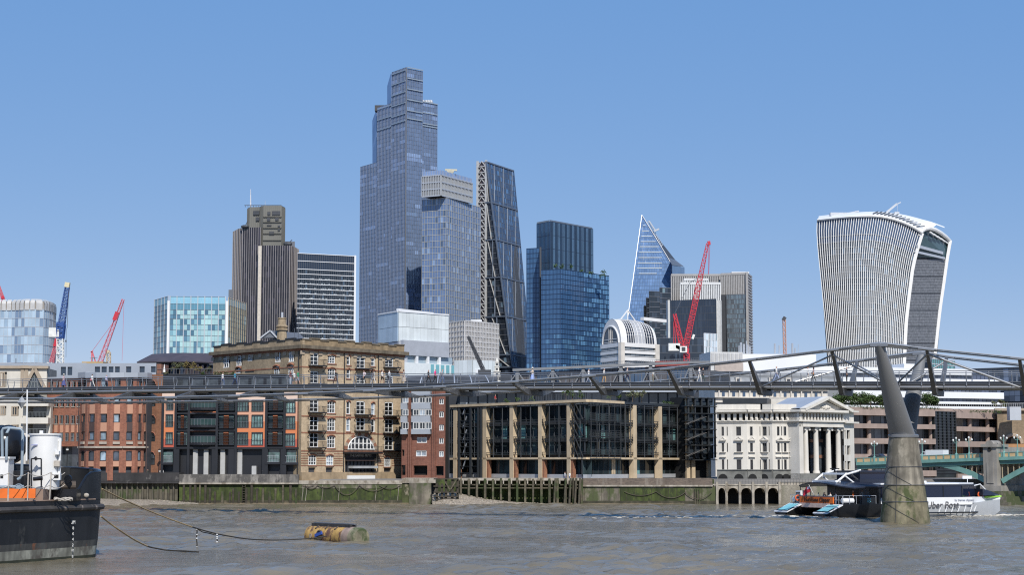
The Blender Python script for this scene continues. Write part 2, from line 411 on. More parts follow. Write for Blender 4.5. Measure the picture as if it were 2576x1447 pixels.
# green wall with timber fenders
r=wall('river_wall',452,752,0,0,None,'blotched grey concrete parapet above algae green wall with timber fenders')
for k in range(6):
    x0=452+k*50;MB().fbox(WF,wu(x0)+.02,wu(x0+50)-.02,wz(1215),wz(1194+(k % 2)*.8),-3.4,.3).build('parapet_panel',m_conc,r)
MB().fbox(WF,wu(452),wu(752),wz(1219),wz(1215.2),-3.4,.5).build('ledge',m_conc_l,r)
MB().fbox(WF,wu(452),wu(752),-1.5,wz(1219.2),-3.4,0).build('wall_face',m_algae,r)
rn=random.Random(3)
for x in (462,478,490,503,516,527,540,559,578,586,600,618,632,646,660,677,692,711,729,744):
    t=rn.choice([1219,1219,1228,1236]);MB().fbox(WF,wu(x),wu(x)+rn.uniform(.25,.4),-1.2,wz(t+rn.uniform(0,2)),.01,rn.uniform(.25,.4)).build('fender_post',m_timber if rn.random()<.45 else m_timber_d,r)
b=MB()
for k in range(7):b.fbox(WF,wu(611),wu(618),wz(1226+k*6),wz(1224.8+k*6),.03,.3)
for x in (610.5,618):b.fbox(WF,wu(x),wu(x)+.09,wz(1264),wz(1221),.03,.34)
b.build('ladder',m_timber_d,r)
m_tide=mat('tide_mud',(.045,.042,.025),.85,var=.45,vs=.9,second=(.1,.085,.055,.9),thr=.6,bump=.6)
MB().fbox(WF,wu(452),wu(752),-1.5,wz(1260),-1,.05).build('tide_band',m_tide,r)
# wall below the pub
r=wall('river_wall',752,1016,0,0,None,'weedy green river wall with hanging chains below the yellow brick pub')
MB().fbox(WF,wu(752.4),wu(1012),wz(1219),wz(1210),-12,.15).build('coping',m_conc_l,r)
MB().fbox(WF,wu(752.4),wu(1012),-1.5,wz(1219.2),-12,0).build('wall_face',m_algae,r)
MB().fbox(WF,wu(752.4),wu(1012),-1.5,wz(1259),-1,.06).build('tide_band',m_tide,r)
for k in range(13):MB().fbox(WF,wu(757+k*20.5),wu(757+k*20.5)+.06,wz(1259),wz(1230),-.1,.015).build('wall_joint',m_timber_d,r)
MB().fbox(WF,wu(752.4),wu(1012),wz(1230),wz(1219.2),-11,.05).build('stone_course',m_wallgrey,r)
b=MB()
for x0,x1,sg in ((768,800,9),(800,842,6),(842,905,24),(905,975,14),(760,790,3),(955,1008,9)):
    b.path([WF.p(wu(x0+(x1-x0)*i/10),wz(1222+4*sg*(i/10)*(1-i/10)),.22) for i in range(11)],.05,5)
b.build('mooring_chain',m_chain,r,kind='stuff')
for x in (762,771,812,853,946,1002):MB().path([WF.p(wu(x)+.08*math.sin(k),wz(1221+8*k),.12) for k in range(6)],.045,5).build('hanging_rope',m_conc_l,r)
r=wall('river_wall',1012,1096,0,0,None,'short grey and green wall between pub and timber jetty')
MB().fbox(WF,wu(1012.4),wu(1096),wz(1216),wz(1204),-20,.25).build('coping',m_conc_l,r)
MB().fbox(WF,wu(1012.4),wu(1030),-1.5,wz(1216.2),-20,0).build('wall_face',m_algae2,r)
MB().fbox(WF,wu(1030.2),wu(1085),-1.5,wz(1216.2),-20,.4).build('buttress',m_wallgrey,r)
# timber jetty
r=thing('timber_jetty',WF.p(wu(1280),-1),'timber pile jetty with green stained uprights below dark glass offices','jetty')
MB().fbox(WF,wu(1096.4),wu(1800),-1.5,wz(1207),-20,-2.6).build('back_wall',m_algae,r)
MB().fbox(WF,wu(1152),wu(1464),wz(1210),wz(1203.5),-2.5,.25).build('deck_beam',m_conc_l,r)
for k in range(16):
    x=1157+k*20.2;w=rn.uniform(.3,.42);MB().fbox(WF,wu(x),wu(x)+w,-1.5,wz(1204+rn.uniform(-1.5,3)),.26,.26+w).build('pile',m_timber,r)
for x in (1393,1419,1431,1445,1455):MB().path([WF.p(wu(x+4),wz(1204),.8),WF.p(wu(x-1),-1.5,1.5)],.19,7).build('raking_pile',m_timber,r)
for y in (1219,1227):MB().fbox(WF,wu(1150),wu(1462),wz(y+3),wz(y),-.15,.22).build('waling',m_timber,r)
for k in range(15):x=1160+k*20.2;MB().fbox(WF,wu(x+4),wu(x+7),wz(1218),wz(1208),.26,.5).build('pile_block',m_conc_l,r)
for x in (1098,1111,1121,1137,1150):MB().fbox(WF,wu(x),wu(x)+.4,-1.5,wz(1205 if x>1115 else 1217),2.6,3.0).build('pile',m_timber_d,r)
for y in (1204,1222,1237,1248):MB().fbox(WF,wu(1093),wu(1155),wz(y+3),wz(y),3.01,3.25).build('waling',m_timber_d,r)
for xa,xb in ((1118,1136),(1150,1133)):MB().bar(WF.p(wu(xa),wz(1207),3.3),WF.p(wu(xb),wz(1236),3.3),.2).build('brace',m_timber,r)
# right hand walls
r=wall('river_wall',1464,1792,0,0,None,'long brick parapet over patchy green and pale concrete river wall')
MB().fbox(WF,wu(1467),wu(1792),wz(1221),wz(1204),-2.4,-.15).build('parapet',m_brickdk,r)
MB().fbox(WF,wu(1466),wu(1792),wz(1225),wz(1221.2),-2.4,.3).build('ledge',m_conc_l,r)
MB().fbox(WF,wu(1466),wu(1560),-1.5,wz(1225.2),-2.4,0).build('wall_face',m_wallgrey,r)
MB().fbox(WF,wu(1560),wu(1722),-1.5,wz(1229),-2.4,.15).build('green_wall_face',m_algae,r)
MB().fbox(WF,wu(1560.2),wu(1722),wz(1228.9),wz(1225.2),-2.4,.05).build('wall_face',m_wallgrey,r)
MB().fbox(WF,wu(1722.2),wu(1803),-1.5,wz(1225.2),-2.4,0).build('wall_face',m_wallgrey,r)
MB().fbox(WF,wu(1466),wu(1803),-1.5,wz(1261),-1,.19).build('tide_band',m_tide,r)
for k in range(16):MB().fbox(WF,wu(1470+k*21),wu(1470+k*21)+.06,wz(1261),wz(1229),-.1,.165 if 1560<1470+k*21<1721 else .015).build('wall_joint',m_timber_d,r)
for x in (1746,1751,1757):MB().fbox(WF,wu(x),wu(x)+.22,-1,wz(1231),.02,.3).build('fender_post',m_timber,r)
b=MB()
for x0,x1,sg in ((1570,1650,10),(1650,1725,16),(1722,1790,18)):b.path([WF.p(wu(x0+(x1-x0)*i/10),wz(1238+4*sg*(i/10)*(1-i/10)),.3) for i in range(11)],.05,5)
b.build('mooring_chain',m_chain,r,kind='stuff')
r=wall('arcaded_river_wall',1803,1962,0,0,None,'river wall with dark arched openings between stone posts below white building')
MB().fbox(WF,wu(1790),wu(1965),-1.5,wz(1228),-6,-3).build('inner_wall',m_void,r)
cols=[1803,1826.5,1860,1893,1927,1960]
for k,x in enumerate(cols):MB().fbox(WF,wu(x-3),wu(x+3),-1.5,wz(1213),-.3,.35).build('post',m_conc_l,r)
for k in range(5):
    x0,x1=cols[k]+3,cols[k+1]-3;b=MB();N=10;hw=(x1-x0)/2
    top=lambda i:1241-12.5*math.sqrt(max(0,1-(2*i/N-1)**2))+0
    for i in range(N):
        xa,xb=x0+(x1-x0)*i/N,x0+(x1-x0)*(i+1)/N
        b.hexa([WF.p(wu(xa),wz(top(i)),.1),WF.p(wu(xb),wz(top(i+1)),.1),WF.p(wu(xb),wz(top(i+1)),-2.8),WF.p(wu(xa),wz(top(i)),-2.8),
                WF.p(wu(xa),wz(1222.2),.1),WF.p(wu(xb),wz(1222.2),.1),WF.p(wu(xb),wz(1222.2),-2.8),WF.p(wu(xa),wz(1222.2),-2.8)])
    b.build('arch',m_conc_l,r)
MB().fbox(WF,wu(1792.2),wu(1962),wz(1222),wz(1219),-3,.2).build('ledge',m_conc_l,r)
b=MB()
for k in range(36):x=1800+k*7.5;b.fbox(WF,wu(x),wu(x)+.05,wz(1219),wz(1207),.05,.1)
for y in (1207,1213):b.fbox(WF,wu(1798),wu(2075),wz(y+.7),wz(y),.04,.11)
b.build('railing',mat('quay_railing',(.12,.12,.12),.5),r,kind='stuff')
r=wall('stone_river_wall',1962,2260,0,0,None,'pale coursed stone river wall behind the ferry stern')
m_ashlar=brickmat('ashlar',(.32,.29,.23),(.26,.235,.19),(.12,.11,.09),second=(.13,.14,.08))
MB().fbox(WF,wu(1963),wu(2300),-1.5,wz(1222),-4,.1).build('wall_face',m_ashlar,r)
MB().fbox(WF,wu(1963),wu(2300),wz(1221.8),wz(1214),-3.8,0).build('coping',m_conc_l,r)
# beaches
def beach(name,pts_wall,label):
    b=MB();rows=[]
    for x,yb,zt in pts_wall:
        a=WF.p(wu(x),zt,.05);e=on_z(x,yb,0);e.z=-.12;row=[]
        for k in range(9):
            t=k/8;p_=a.lerp(e,t);p_.z+=rn.uniform(-.06,.06)+.12*math.sin(t*3.1);row.append(p_)
        rows.append(row)
    b.grid(rows);o=b.build(name,[m_gravel],smooth=True);tag(o,label,'beach',kind='structure')
    s_=MB()
    for _ in range(330):
        i=rn.randrange(len(rows)-1);k=rn.randrange(8);p_=Vector(rows[i][k]).lerp(rows[i+1][k+1],rn.random());g_=rn.uniform(.5,1.6);s_.col=(g_,g_,g_*.95);q=rn.uniform(.05,.13)
        s_.ball(p_,q*1.4,q,q*.7,5,3)
    tag(s_.build('pebbles',m_stone,tint=True),'scattered pale pebbles on '+label.split(' below')[0],'pebbles',kind='stuff')
beach('gravel_beach',[(60,1274,1.0),(180,1273.5,1.0),(255,1273,.95),(330,1272.5,.85),(400,1271.8,.7),(450,1271,.45),(500,1270,.1)],'gravel beach below the steel sheet piles')
beach('shingle_beach',[(1088,1270.5,1.6),(1120,1271,2.1),(1150,1271,1.9),(1185,1270.6,1.4),(1230,1270.3,.85),(1290,1270,.4),(1380,1269.7,.05)],'shingle beach below the timber jetty')
b=MB()
for x0,x1 in ((500,1090),(1380,1800)):b.quad(on_z(x0,1270.5,-.06),on_z(x1,1270.2,-.06),WF.p(wu(x1),.22,.02),WF.p(wu(x0),.22,.02))
tag(b.build('mud_strip',m_mud),'brown wet mud strip at the foot of the river wall','mud',kind='structure')
# ------------------------------------------------------------------ the skyline
def corner(x,y,Y):return at(x,y,Y)
def face(xl,Yl,xr,Yr,ytl,ytr,zb=4.0):
    """vertical face: bottom left, bottom right, top right, top left"""
    a,b=at(xl,ytl,Yl),at(xr,ytr,Yr)
    return [Vector((a.x,a.y,zb)),Vector((b.x,b.y,zb)),b,a]
def body(mb,pts,zb,ztops):            # solid core behind the glass, so nothing is paper thin
    mb.prism([(p.x,p.y) for p in pts],zb,ztops)
def core2(root,L,E,R,z,z0=4,k=.97,name='core'):
    L,E,R=Vector(L),Vector(E),Vector(R);Bk=L+R-E;c=(L+R)/2
    ps=[c+(p-c)*k for p in (L,E,R,Bk)]
    MB().prism([(p.x,p.y) for p in ps],z0,z).build(name,m_dark,root)
def backcore(root,fc,z,z0=4,dep=22,g=.35,name='core'):   # a solid behind a face, drawn straight back from the river
    q=[fc.p(.05,0,-g),fc.p(fc.L-.05,0,-g)];q+=[p+p.normalized()*dep for p in (q[1],q[0])]
    MB().prism([(p.x,p.y) for p in q],z0,z).build(name,m_dark,root)
def tower(name,loc,label,cat='tower',group=None):return thing(name,loc,label,cat,group)
def finish(root,gm,gmat,vm=None,vmat=None,hm=None,hmat=None):
    if gm is not None and gm.f:gm.build('glass_panes',gmat,root,tint=True,kind='stuff')
    if vm is not None and vm.f:vm.build('mullions',vmat,root,kind='stuff')
    if hm is not None and hm.f:hm.build('floor_bands',hmat,root,kind='stuff')

m_alu=mat('pale_aluminium',(.5,.52,.55),.45,.3,var=.06)
m_alu_d=mat('dark_aluminium',(.16,.17,.19),.45,.3,var=.1)
m_white=mat('white_cladding',(.74,.75,.76),.5,var=.05,vs=.05)
m_white_st=mat('white_stone',(.62,.58,.52),.8,var=.1,vs=.3,streak=.12)
m_dark=mat('dark_core',(.05,.055,.065),.6)
m_roofgrey=mat('roof_grey',(.2,.21,.22),.8,var=.15,vs=.1)
g_blue=glass('blue_grey_glass',(.125,.175,.28),tint='face',ior=1.9,wob=.02)  # lightened so the colour carries distance haze; no haze volume is built
g_navy=glass('navy_glass',(.035,.085,.17),tint='face',ior=1.8)
g_dark=glass('dark_glass',(.022,.028,.036),tint='face',ior=1.65)
g_teal=glass('teal_glass',(.34,.52,.54),tint='object',ior=1.7,rough=.08)
g_teal_f=glass('teal_green_glass',(.2,.42,.45),tint='face',ior=1.7,rough=.08)
g_pale=glass('pale_glass',(.36,.46,.55),tint='face',ior=1.6,rough=.2)
g_brown=glass('bronze_glass',(.03,.027,.033),tint='face',ior=1.5)
g_scal=glass('sky_glass',(.13,.215,.38),tint='face',ior=1.8,wob=.02)

# rounded pale tower, far left
Y0=850;r=tower('rounded_tower',col(0,Y0),'pale blue rounded tower with ribbed crown at far left','tower')
pl=[(-120,Y0),(-60,Y0),(-20,Y0),(20,Y0),(52,Y0-3),(80,Y0-3),(100,Y0-1),(114,Y0+4),(124,Y0+11),(130,Y0+20),(131,Y0+34)]
zc,zt=at(60,779,Y0).z,at(60,754,Y0).z
gm,vm,hm=MB(),MB(),MB()
for k in range(len(pl)-1):
    a,b=col(*pl[k]),col(*pl[k+1]);nn=max(1,round((b-a).length/1.9))
    P=[a+UP*4,b+UP*4,b+UP*zc,a+UP*zc];sh=1 if k<6 else .55
    curtain(gm,vm,hm,P,nn,18,lambda i,j:RND.choices([(1,1,1),(.5,.55,.65),(1.15,1.15,1.15),(.75,.8,.85)],[6,2,3,1])[0],mw=.12,md=.1,bw=.25,bd=.12)
cr=MB();pts=[col(*p) for p in pl]
for k in range(len(pts)-1):
    a,b=pts[k],pts[k+1];nn=max(1,round((b-a).length/2.6));n_=Vector(((b-a).y,-(b-a).x,0)).normalized()
    for i in range(nn):
        p0,p1=a.lerp(b,i/nn),a.lerp(b,(i+.8)/nn)
        prof=[(zc-.5,.35),(zc+(zt-zc)*.6,.35),(zt-.6,-.1),(zt+.15,-1.4)]
        cr.grid([[p0+UP*z+n_*d for z,d in prof],[p1+UP*z+n_*d for z,d in prof]])
cr.build('ribbed_crown',mat('crown_rib',(.5,.49,.47),.5,.1,var=.1),r,kind='stuff')
bd_=MB();bd_.prism([(p.x,p.y+.5) for p in pts]+[(pts[-1].x*1.02,pts[-1].y*1.02),(pts[0].x*1.06,pts[0].y*1.06)],4,zt-.8);bd_.build('core',mat('crown_core',(.3,.28,.26),.6),r)
finish(r,gm,g_pale,vm,m_alu,hm,m_alu)

# teal glass office block: every pane a part
Y0=640;r=tower('teal_glass_office',col(470,Y0),'teal glass office block with upright fins and blinds','office block')
LF,FF,RF=fac(381,Y0+16,415,Y0+1),fac(420,Y0,561,Y0+2),fac(568,Y0+1,613,Y0+24)
ztop=FF.z(490,747)
TE=[(1,1,1),(1.15,1.15,1.12),(.28,.4,.55),(.2,.3,.42),(.85,.95,1.0),(.55,.7,.8)]
def pane_wall(fc,root,nb,sub,rows,mats_,pick,fin,fin_w,fin_d,x0,x1):
    W=fc.L/(nb*sub);cache={}
    for j in range(len(rows)-1):
        h=rows[j+1]-rows[j];key=round(h,3)
        if key not in cache:cache[key]=MB().quad((.02,0,.03),(W-.02,0,.03),(W-.02,0,h-.03),(.02,0,h-.03)).mesh('pane',mats_)
        for i in range(nb*sub):place(cache[key],'pane',fc.M(i*W,rows[j]),root,pick(i,j))
    for i in range(nb+1):
        b=MB();b.fbox(fc,i*fc.L/nb-fin_w/2,i*fc.L/nb+fin_w/2,rows[0],rows[-1]+.3,-.1,fin_d);b.build('fin',fin,root)
    for z in rows:MB().fbox(fc,0,fc.L,z-.05,z+.05,-.05,.08).build('transom',m_alu_d,root)
rows=[FF.z(490,y) for y in (905,889,874,859.5,845,831,817,803,792,780,765,747)]
pick=lambda i,j:(.3,.48,.62) if j == 9 else ((.75,.95,1.15) if j == 10 else RND.choices(TE,[5,3,3,1.5,2,1])[0])
pane_wall(FF,r,8,2,rows,g_teal,pick,m_alu,.28,.3,420,561)
pane_wall(LF,r,4,1,[z+.2 for z in rows],g_teal,lambda i,j:RND.choices([(.16,.26,.34),(.22,.34,.42),(.6,.75,.8)],[5,3,.7])[0] if j<10 else (.5,.7,.8),m_alu,.2,.18,381,415)
pane_wall(RF,r,8,1,[z-.4 for z in rows],g_teal,lambda i,j:RND.choices([(.05,.11,.11),(.1,.19,.19),(.3,.5,.55)],[6,3,.5])[0] if j<10 else (.3,.45,.55),mat('fin_bronze',(.42,.36,.27),.5),.16,.2,568,613)
for x,Y in ((417,Y0+.3),(565,Y0+1)):
    c=col(x,Y);MB().box(c.x-.45,c.x+.45,c.y-.4,c.y+1.5,4,ztop-1.5).build('corner_column',m_white,r)
b=MB();b.prism([(p.x,p.y) for p in (col(381,Y0+17),col(417,Y0+1.5),col(563,Y0+3),col(613,Y0+26),col(600,Y0+45),col(390,Y0+45))],4,rows[-3]);b.build('core',m_dark,r)
b=MB()
for x in (445,486,528):b.fbox(FF,FF.u(x-12),FF.u(x+12),FF.z(490,762),FF.z(490,756),-6,-5)
b.build('roof_plant',m_white,r)

# brown ribbed tower with stepped crown
Y0=1250;r=tower('ribbed_tower',col(660,Y0),'tall brown ribbed tower with stepped olive crown and mast','tower')
gm,vm=MB(),MB()
def ribbed(pl,ytop,nper):
    for k in range(len(pl)-1):
        (xa,Ya),(xb,Yb)=pl[k],pl[k+1];zt=at((pl[0][0]+pl[-1][0])/2,ytop,Y0).z;a,b=col(xa,Ya),col(xb,Yb)
        curtain(gm,vm,None,[a+UP*4,b+UP*4,b+UP*zt,a+UP*zt],nper[k],42,tints((6,(1,1,1)),(2,(.65,.65,.7)),(1.2,(1.6,1.6,1.75))),mw=.27,md=.45)
    return zt
zl=ribbed([(578,Y0+22),(590,Y0+8),(602,Y0+1),(647,Y0)],572,[3,3,8])
zf=ribbed([(651,Y0-5),(722,Y0-5),(734,Y0+2),(744,Y0+16)],620,[12,3,3])
finish(r,gm,g_brown,vm,mat('steel_rib',(.34,.315,.31),.45,.2,var=.06))
b=MB();b.prism([(p.x,p.y+.4) for p in (col(578.3,Y0+22),col(590,Y0+8),col(602,Y0+1),col(649,Y0))]+[(col(649,Y0+40).x,Y0+40),(col(580,Y0+40).x,Y0+40)],4,zl-.2);b.build('lobe',m_dark,r)
b=MB();b.prism([(p.x,p.y+.4) for p in (col(650,Y0-5),col(722,Y0-5),col(734,Y0+2),col(743.7,Y0+16))]+[(col(740,Y0+40).x,Y0+40),(col(650,Y0+40).x,Y0+40)],4,zf-.2);b.build('lobe',m_dark,r)
c=col(646.5,Y0-6);MB().box(c.x-1.15,c.x+1.15,Y0-6.5,Y0+3,4,pz(619,Y0-6)).build('pale_pier',mat('pale_stone_pier',(.55,.5,.43),.7),r)
m_olive=mat('olive_cladding',(.16,.158,.14),.6,var=.15,vs=.05)
m_groove=mat('olive_groove',(.08,.078,.065),.7)
zt2=pz(520,Y0+6);crown_pl=[(613,Y0+14),(619,Y0+8),(644,Y0+7),(648,Y0+3),(654,Y0+1),(700,Y0+1),(709,Y0+10)]
b=MB();b.prism([(col(*p).x,col(*p).y) for p in crown_pl]+[(col(709,Y0+40).x,Y0+40),(col(613,Y0+40).x,Y0+40)],zf-30,zt2);cw=b.build('crown',m_olive,r)
b=MB()
for k in range(len(crown_pl)-1):
    a,bb=col(*crown_pl[k]),col(*crown_pl[k+1]);n_=Vector(((bb-a).y,-(bb-a).x,0)).normalized();nn=max(2,int((bb-a).length/1.4))
    for i in range(nn+1):p=a.lerp(bb,i/nn)+n_*.12;b.bar(p+UP*(zf-5),p+UP*(zt2-.5),.2,.3,ref=(bb-a).normalized(),caps=False)
b.build('ribs',m_olive,cw,kind='stuff')
CFc=fac(654,Y0+.6,700,Y0+.6)
for y in (545,558.5,573,587,604):MB().fbox(CFc,CFc.u(615)*0-.1,CFc.L+.1,CFc.z(670,y+1.2),CFc.z(670,y),0,.5).build('groove',m_groove,cw)
for x0,x1,y0,y1 in ((664,672,533,541),(676,697,531,541),(663,672,546,556),(684,693,547,555),(663,675,566,568.5),(691,697,567,571),(691,697,576,581),(669,682,583,591)):
    MB().fbox(CFc,CFc.u(x0),CFc.u(x1),CFc.z(670,y1),CFc.z(670,y0),.1,.25).build('louvre',m_dark,cw)
LFc=fac(619,Y0+7.6,644,Y0+6.6)
for x0,x1,y0,y1 in ((628,644,531,541),(635,644,547,556)):MB().fbox(LFc,LFc.u(x0),LFc.u(x1),LFc.z(630,y1),LFc.z(630,y0),.1,.5).build('louvre',m_dark,cw)
b=MB();c=col(661,Y0+4)
for k in range(14):x=617+k*6.8;b.bar(at(x,521,Y0+12),at(x,516,Y0+12),.3)
b.bar(at(615,516.5,Y0+12),at(708,516.5,Y0+12),.35);b.build('roof_railing',m_dark,r,kind='stuff')
MB().tube(at(630.5,520,Y0+15),at(630.5,476,Y0+15),.55,.2,6).build('mast',mat('mast_white',(.6,.6,.62),.5),r)
MB().tube(at(667,520,Y0+15),at(667,505,Y0+15),.3,.1,6).build('mast',m_alu,r)
b=MB();b.prism([(col(709,Y0+8).x,Y0+8),(col(735,Y0+10).x,Y0+10),(col(735,Y0+35).x,Y0+35),(col(709,Y0+35).x,Y0+35)],100,pz(607,Y0+8));b.build('shoulder',m_alu_d,r)
b=MB();c=at(724,614,Y0);b.ball(c,3.2,2,1.8);b.bar(c,c+Vector((3,0,3)),.5);b.build('cleaning_cradle',m_dark,r)
b=MB();c=at(616,570,Y0);b.ball(c,3,2,1.2);b.bar(c,c+Vector((2,0,4)),.5);b.build('cleaning_cradle',m_dark,r)
# grey slab tower showing behind its left flank
r=tower('grey_slab',col(572,1280),'sliver of grey block behind the brown ribbed tower','tower')
b=MB();b.prism([(p.x,p.y) for p in (col(568,1270),col(590,1270),col(590,1300),col(568,1300))],4,pz(729,1270));b.build('wall',m_alu_d,r)

# dark block with white floor bands
Y0=1210;r=tower('banded_office',col(815,Y0),'dark glass block with white horizontal floor bands','office block')
FC=fac(743,Y0-8,886,Y0+9);ys=[636.5,655.5,676,688,701]+[701+12.45*k for k in range(1,14)]
zs=[FC.z(745,y) for y in ys];zb=4
for i,z in enumerate(zs):MB().fbox(FC,-.2,FC.L,z-.32,z+.08,-1,.4).build('floor_band',m_white,r)
MB().fbox(FC,FC.L,FC.L+1.3,zb,zs[0]+.4,-8,.8).build('edge_fin',m_white,r)
gm=MB();vm=MB()
P=[FC.p(0,zs[-1]),FC.p(FC.L,zs[-1]),FC.p(FC.L,zs[0]),FC.p(0,zs[0])]
vsn=sorted([(z-zs[-1])/(zs[0]-zs[-1]) for z in zs])
curtain(gm,vm,None,P,30,0,lambda i,j:(1,1.1,1.4) if j>len(vsn)-4 else RND.choices([(1,1,1),(.5,.5,.5),(2.5,3,3.4)],[5,4,1])[0],mw=.16,md=.2,vs=vsn)
finish(r,gm,g_dark,vm,m_alu_d)
b=MB()
for j in range(3,len(zs)-1):
    for k in range(14):
        u=RND.uniform(1,FC.L-2);b.fbox(FC,u,u+RND.uniform(.4,1.8),zs[j+1]+.1,zs[j+1]+RND.uniform(.4,1.0),.02,.12)
b.build('desks',mat('desk_white',(.26,.3,.32),.6),r,kind='stuff')
backcore(r,FC,zs[0]-.9)

# the tallest tower
r=tower('stepped_glass_tower',col(1020,1290),'tallest stepped blue grey glass tower in the middle','tower')
E,L,Rr=(1017,1290),(901,1346),(1096,1311)
LFc,RFc=fac(L[0],L[1],E[0],E[1]),fac(E[0],E[1],Rr[0],Rr[1])
gm,vm,hm=MB(),MB(),MB()
def palette(seed):
    rr=random.Random(seed)
    def f(i,j):
        if rr.random()<.035:f.run=rr.randint(1,9);f.c=rr.choice([(1.7,1.7,1.7),(2.0,2.0,1.95),(1.45,1.5,1.5)])
        if f.run>0:f.run -= 1;return f.c
        g_=rr.uniform(.85,1.1);return (g_,g_,g_)
    f.run=0;f.c=(1,1,1);return f
FH=3.12
def tf(fc,xa,xb,ya,yb,n,d=0,pal=None,y0=900):
    u0,u1=fc.u(xa),fc.u(xb);za,zb_=fc.z(xa,ya),fc.z(xb,yb);z=(za+zb_)/2;ny=max(1,round((z-4)/FH))
    curtain(gm,vm,hm,[fc.p(u0,4,d),fc.p(u1,4,d),fc.p(u1,z,d),fc.p(u0,z,d)],n,ny,pal or palette(int(xa)),mw=.2,md=.35,bw=.2,bd=.12);return u0,u1,z
A=tf(LFc,901,944,421,410,11,-.0);B=tf(LFc,944.2,981,272,262,10,.25);C=tf(LFc,981.2,1017,184,171,10,.5)
MB().tube(E_ := LFc.p(LFc.L,4,.3),E_+UP*(C[2]-4),.5,n=8).build('corner_post',m_alu_d,r);D_=tf(RFc,1017,1057,171,178,9,.4);G_=tf(RFc,1057.2,1096,256,261,9,0)
finish(r,gm,g_blue,vm,mat('tower_mullion',(.25,.295,.39),.4,.3),hm,mat('tower_floor',(.17,.2,.25),.4,.3))
for xl,xr,z in ((901,1096,A[2]),(944,1096,min(B[2],G_[2])),(981,1057,min(C[2],D_[2]))):core2(r,LFc.p(LFc.u(xl),0),LFc.p(LFc.L,0),RFc.p(RFc.u(xr),0),z-.4)
m_crownf=mat('crown_frame',(.36,.42,.47),.4,.3)
for x0,x1,ya,yb,fc,d in ((944.2,981,272,325,LFc,.4),(981.2,1017,184,310,LFc,.7),(1017,1057,172,300,RFc,.9),(1057.2,1096,258,318,RFc,.3)):
    u0,u1=fc.u(x0),fc.u(x1);xm=(x0+x1)/2;ys_=list(np.arange(ya,yb,27))+[yb]
    for y in ys_:MB().fbox(fc,u0,u1,fc.z(xm,y)-.35,fc.z(xm,y)+.35,d,d+.35).build('crown_band',m_crownf,r)
for (xa,ya),(xb,yb),(xc,yc),(xd,yd),YY in (((974,216),(983,184),(983,265),(974,265),1326),((936.5,303),(947,274),(947,412),(937,412),1345)):
    b=MB();q=[at(xa,ya,YY+8),at(xb,yb,YY-2),at(xc,yc,YY-2),at(xd,yd,YY+8)];b.col=(1.2,1.3,1.5);b.add(q+[v+Vector((10,25,0)) for v in q],[(3,2,1,0),(4,5,6,7),(0,1,5,4),(1,2,6,5),(2,3,7,6),(3,0,4,7)]);b.build('chamfer',g_blue,r,tint=True)
b=MB();c=at(956,268,1330);b.box(c.x-4,c.x+4,c.y,c.y+8,c.z-3,c.z+1.2);b.build('roof_plant',m_dark,r)
b=MB()
for x in (1064,1072,1078,1084):c=at(x,257,1315);b.ball(c,1.6,1.6,2.0)
b.bar(at(1060,252,1315),at(1082,258,1315),.5);b.build('cleaning_cradle',m_alu,r,kind='stuff')

# gridded tower with pale crown box
r=tower('gridded_tower',col(1120,1230),'blue glass tower with pale window grid and striped top box','tower')
gm,vm,hm=MB(),MB(),MB();LFc,RFc=fac(1059,1239,1119.5,1230),fac(1119.5,1230,1208,1277)
for fc,xa,xb,ya,n in ((LFc,1059,1119.5,498,9),(RFc,1119.5,1208,496.5,20)):
    z=fc.z(xa if fc is RFc else xb,ya);P=[fc.p(0,4),fc.p(fc.L,4),fc.p(fc.L,z),fc.p(0,z)]
    curtain(gm,vm,hm,P,n,44,tints((7,(1,1.05,1.15)),(2,(.75,.8,.9)),(.7,(1.9,1.9,1.8)),(.5,(.5,.55,.6))),mw=.2,md=.25,bw=.26,bd=.2)
finish(r,gm,g_blue,vm,mat('pale_grid',(.42,.42,.38),.5,.2),hm,mat('pale_grid_band',(.5,.5,.47),.5,.1))
core2(r,LFc.p(0,0),RFc.p(0,0),RFc.p(RFc.L,0),z-.3)
gm,vm,hm=MB(),MB(),MB();LT,RT=fac(1059,1232,1106,1225),fac(1106,1225,1185,1262)
for fc,n in ((LT,11),(RT,22)):
    z0,z1=(LT.z(1106,492),LT.z(1106,428));zm=LT.z(1106,462)
    curtain(gm,vm,hm,[fc.p(0,z0),fc.p(fc.L,z0),fc.p(fc.L,z1-3.5),fc.p(0,z1-3.5)],n,3,lambda i,j:(.5,.55,.65) if j == 2 else ((1.7,1.6,1.3) if fc is RT else (.9,.9,.9)),mw=.62,md=.8,bw=.7,bd=.9)
    curtain(gm,vm,None,[fc.p(0,z1-3.5),fc.p(fc.L,z1-3.5),fc.p(fc.L,z1),fc.p(0,z1)],n,1,lambda i,j:(1.6,1.7,1.8),mw=.2,md=.2)
tp=r
gm.build('crown_panes',g_blue,r,tint=True,kind='stuff');vm.build('crown_fins',mat('crown_fin',(.37,.385,.4),.5),r,kind='stuff');hm.build('crown_bands',m_alu,r,kind='stuff')
core2(r,LT.p(0,0),RT.p(0,0),RT.p(RT.L,0),z1-3.6,z0,name='crown_box')
b=MB();c=at(1136,434,1240);b.bar(at(1136,444,1240),c,1.6);b.bar(at(1120,427,1240),at(1150,428,1240),1.2);b.bar(at(1124,431,1240),at(1142,431,1240),1.6);b.build('cleaning_crane',mat('crane_cream',(.5,.47,.36),.6),r)

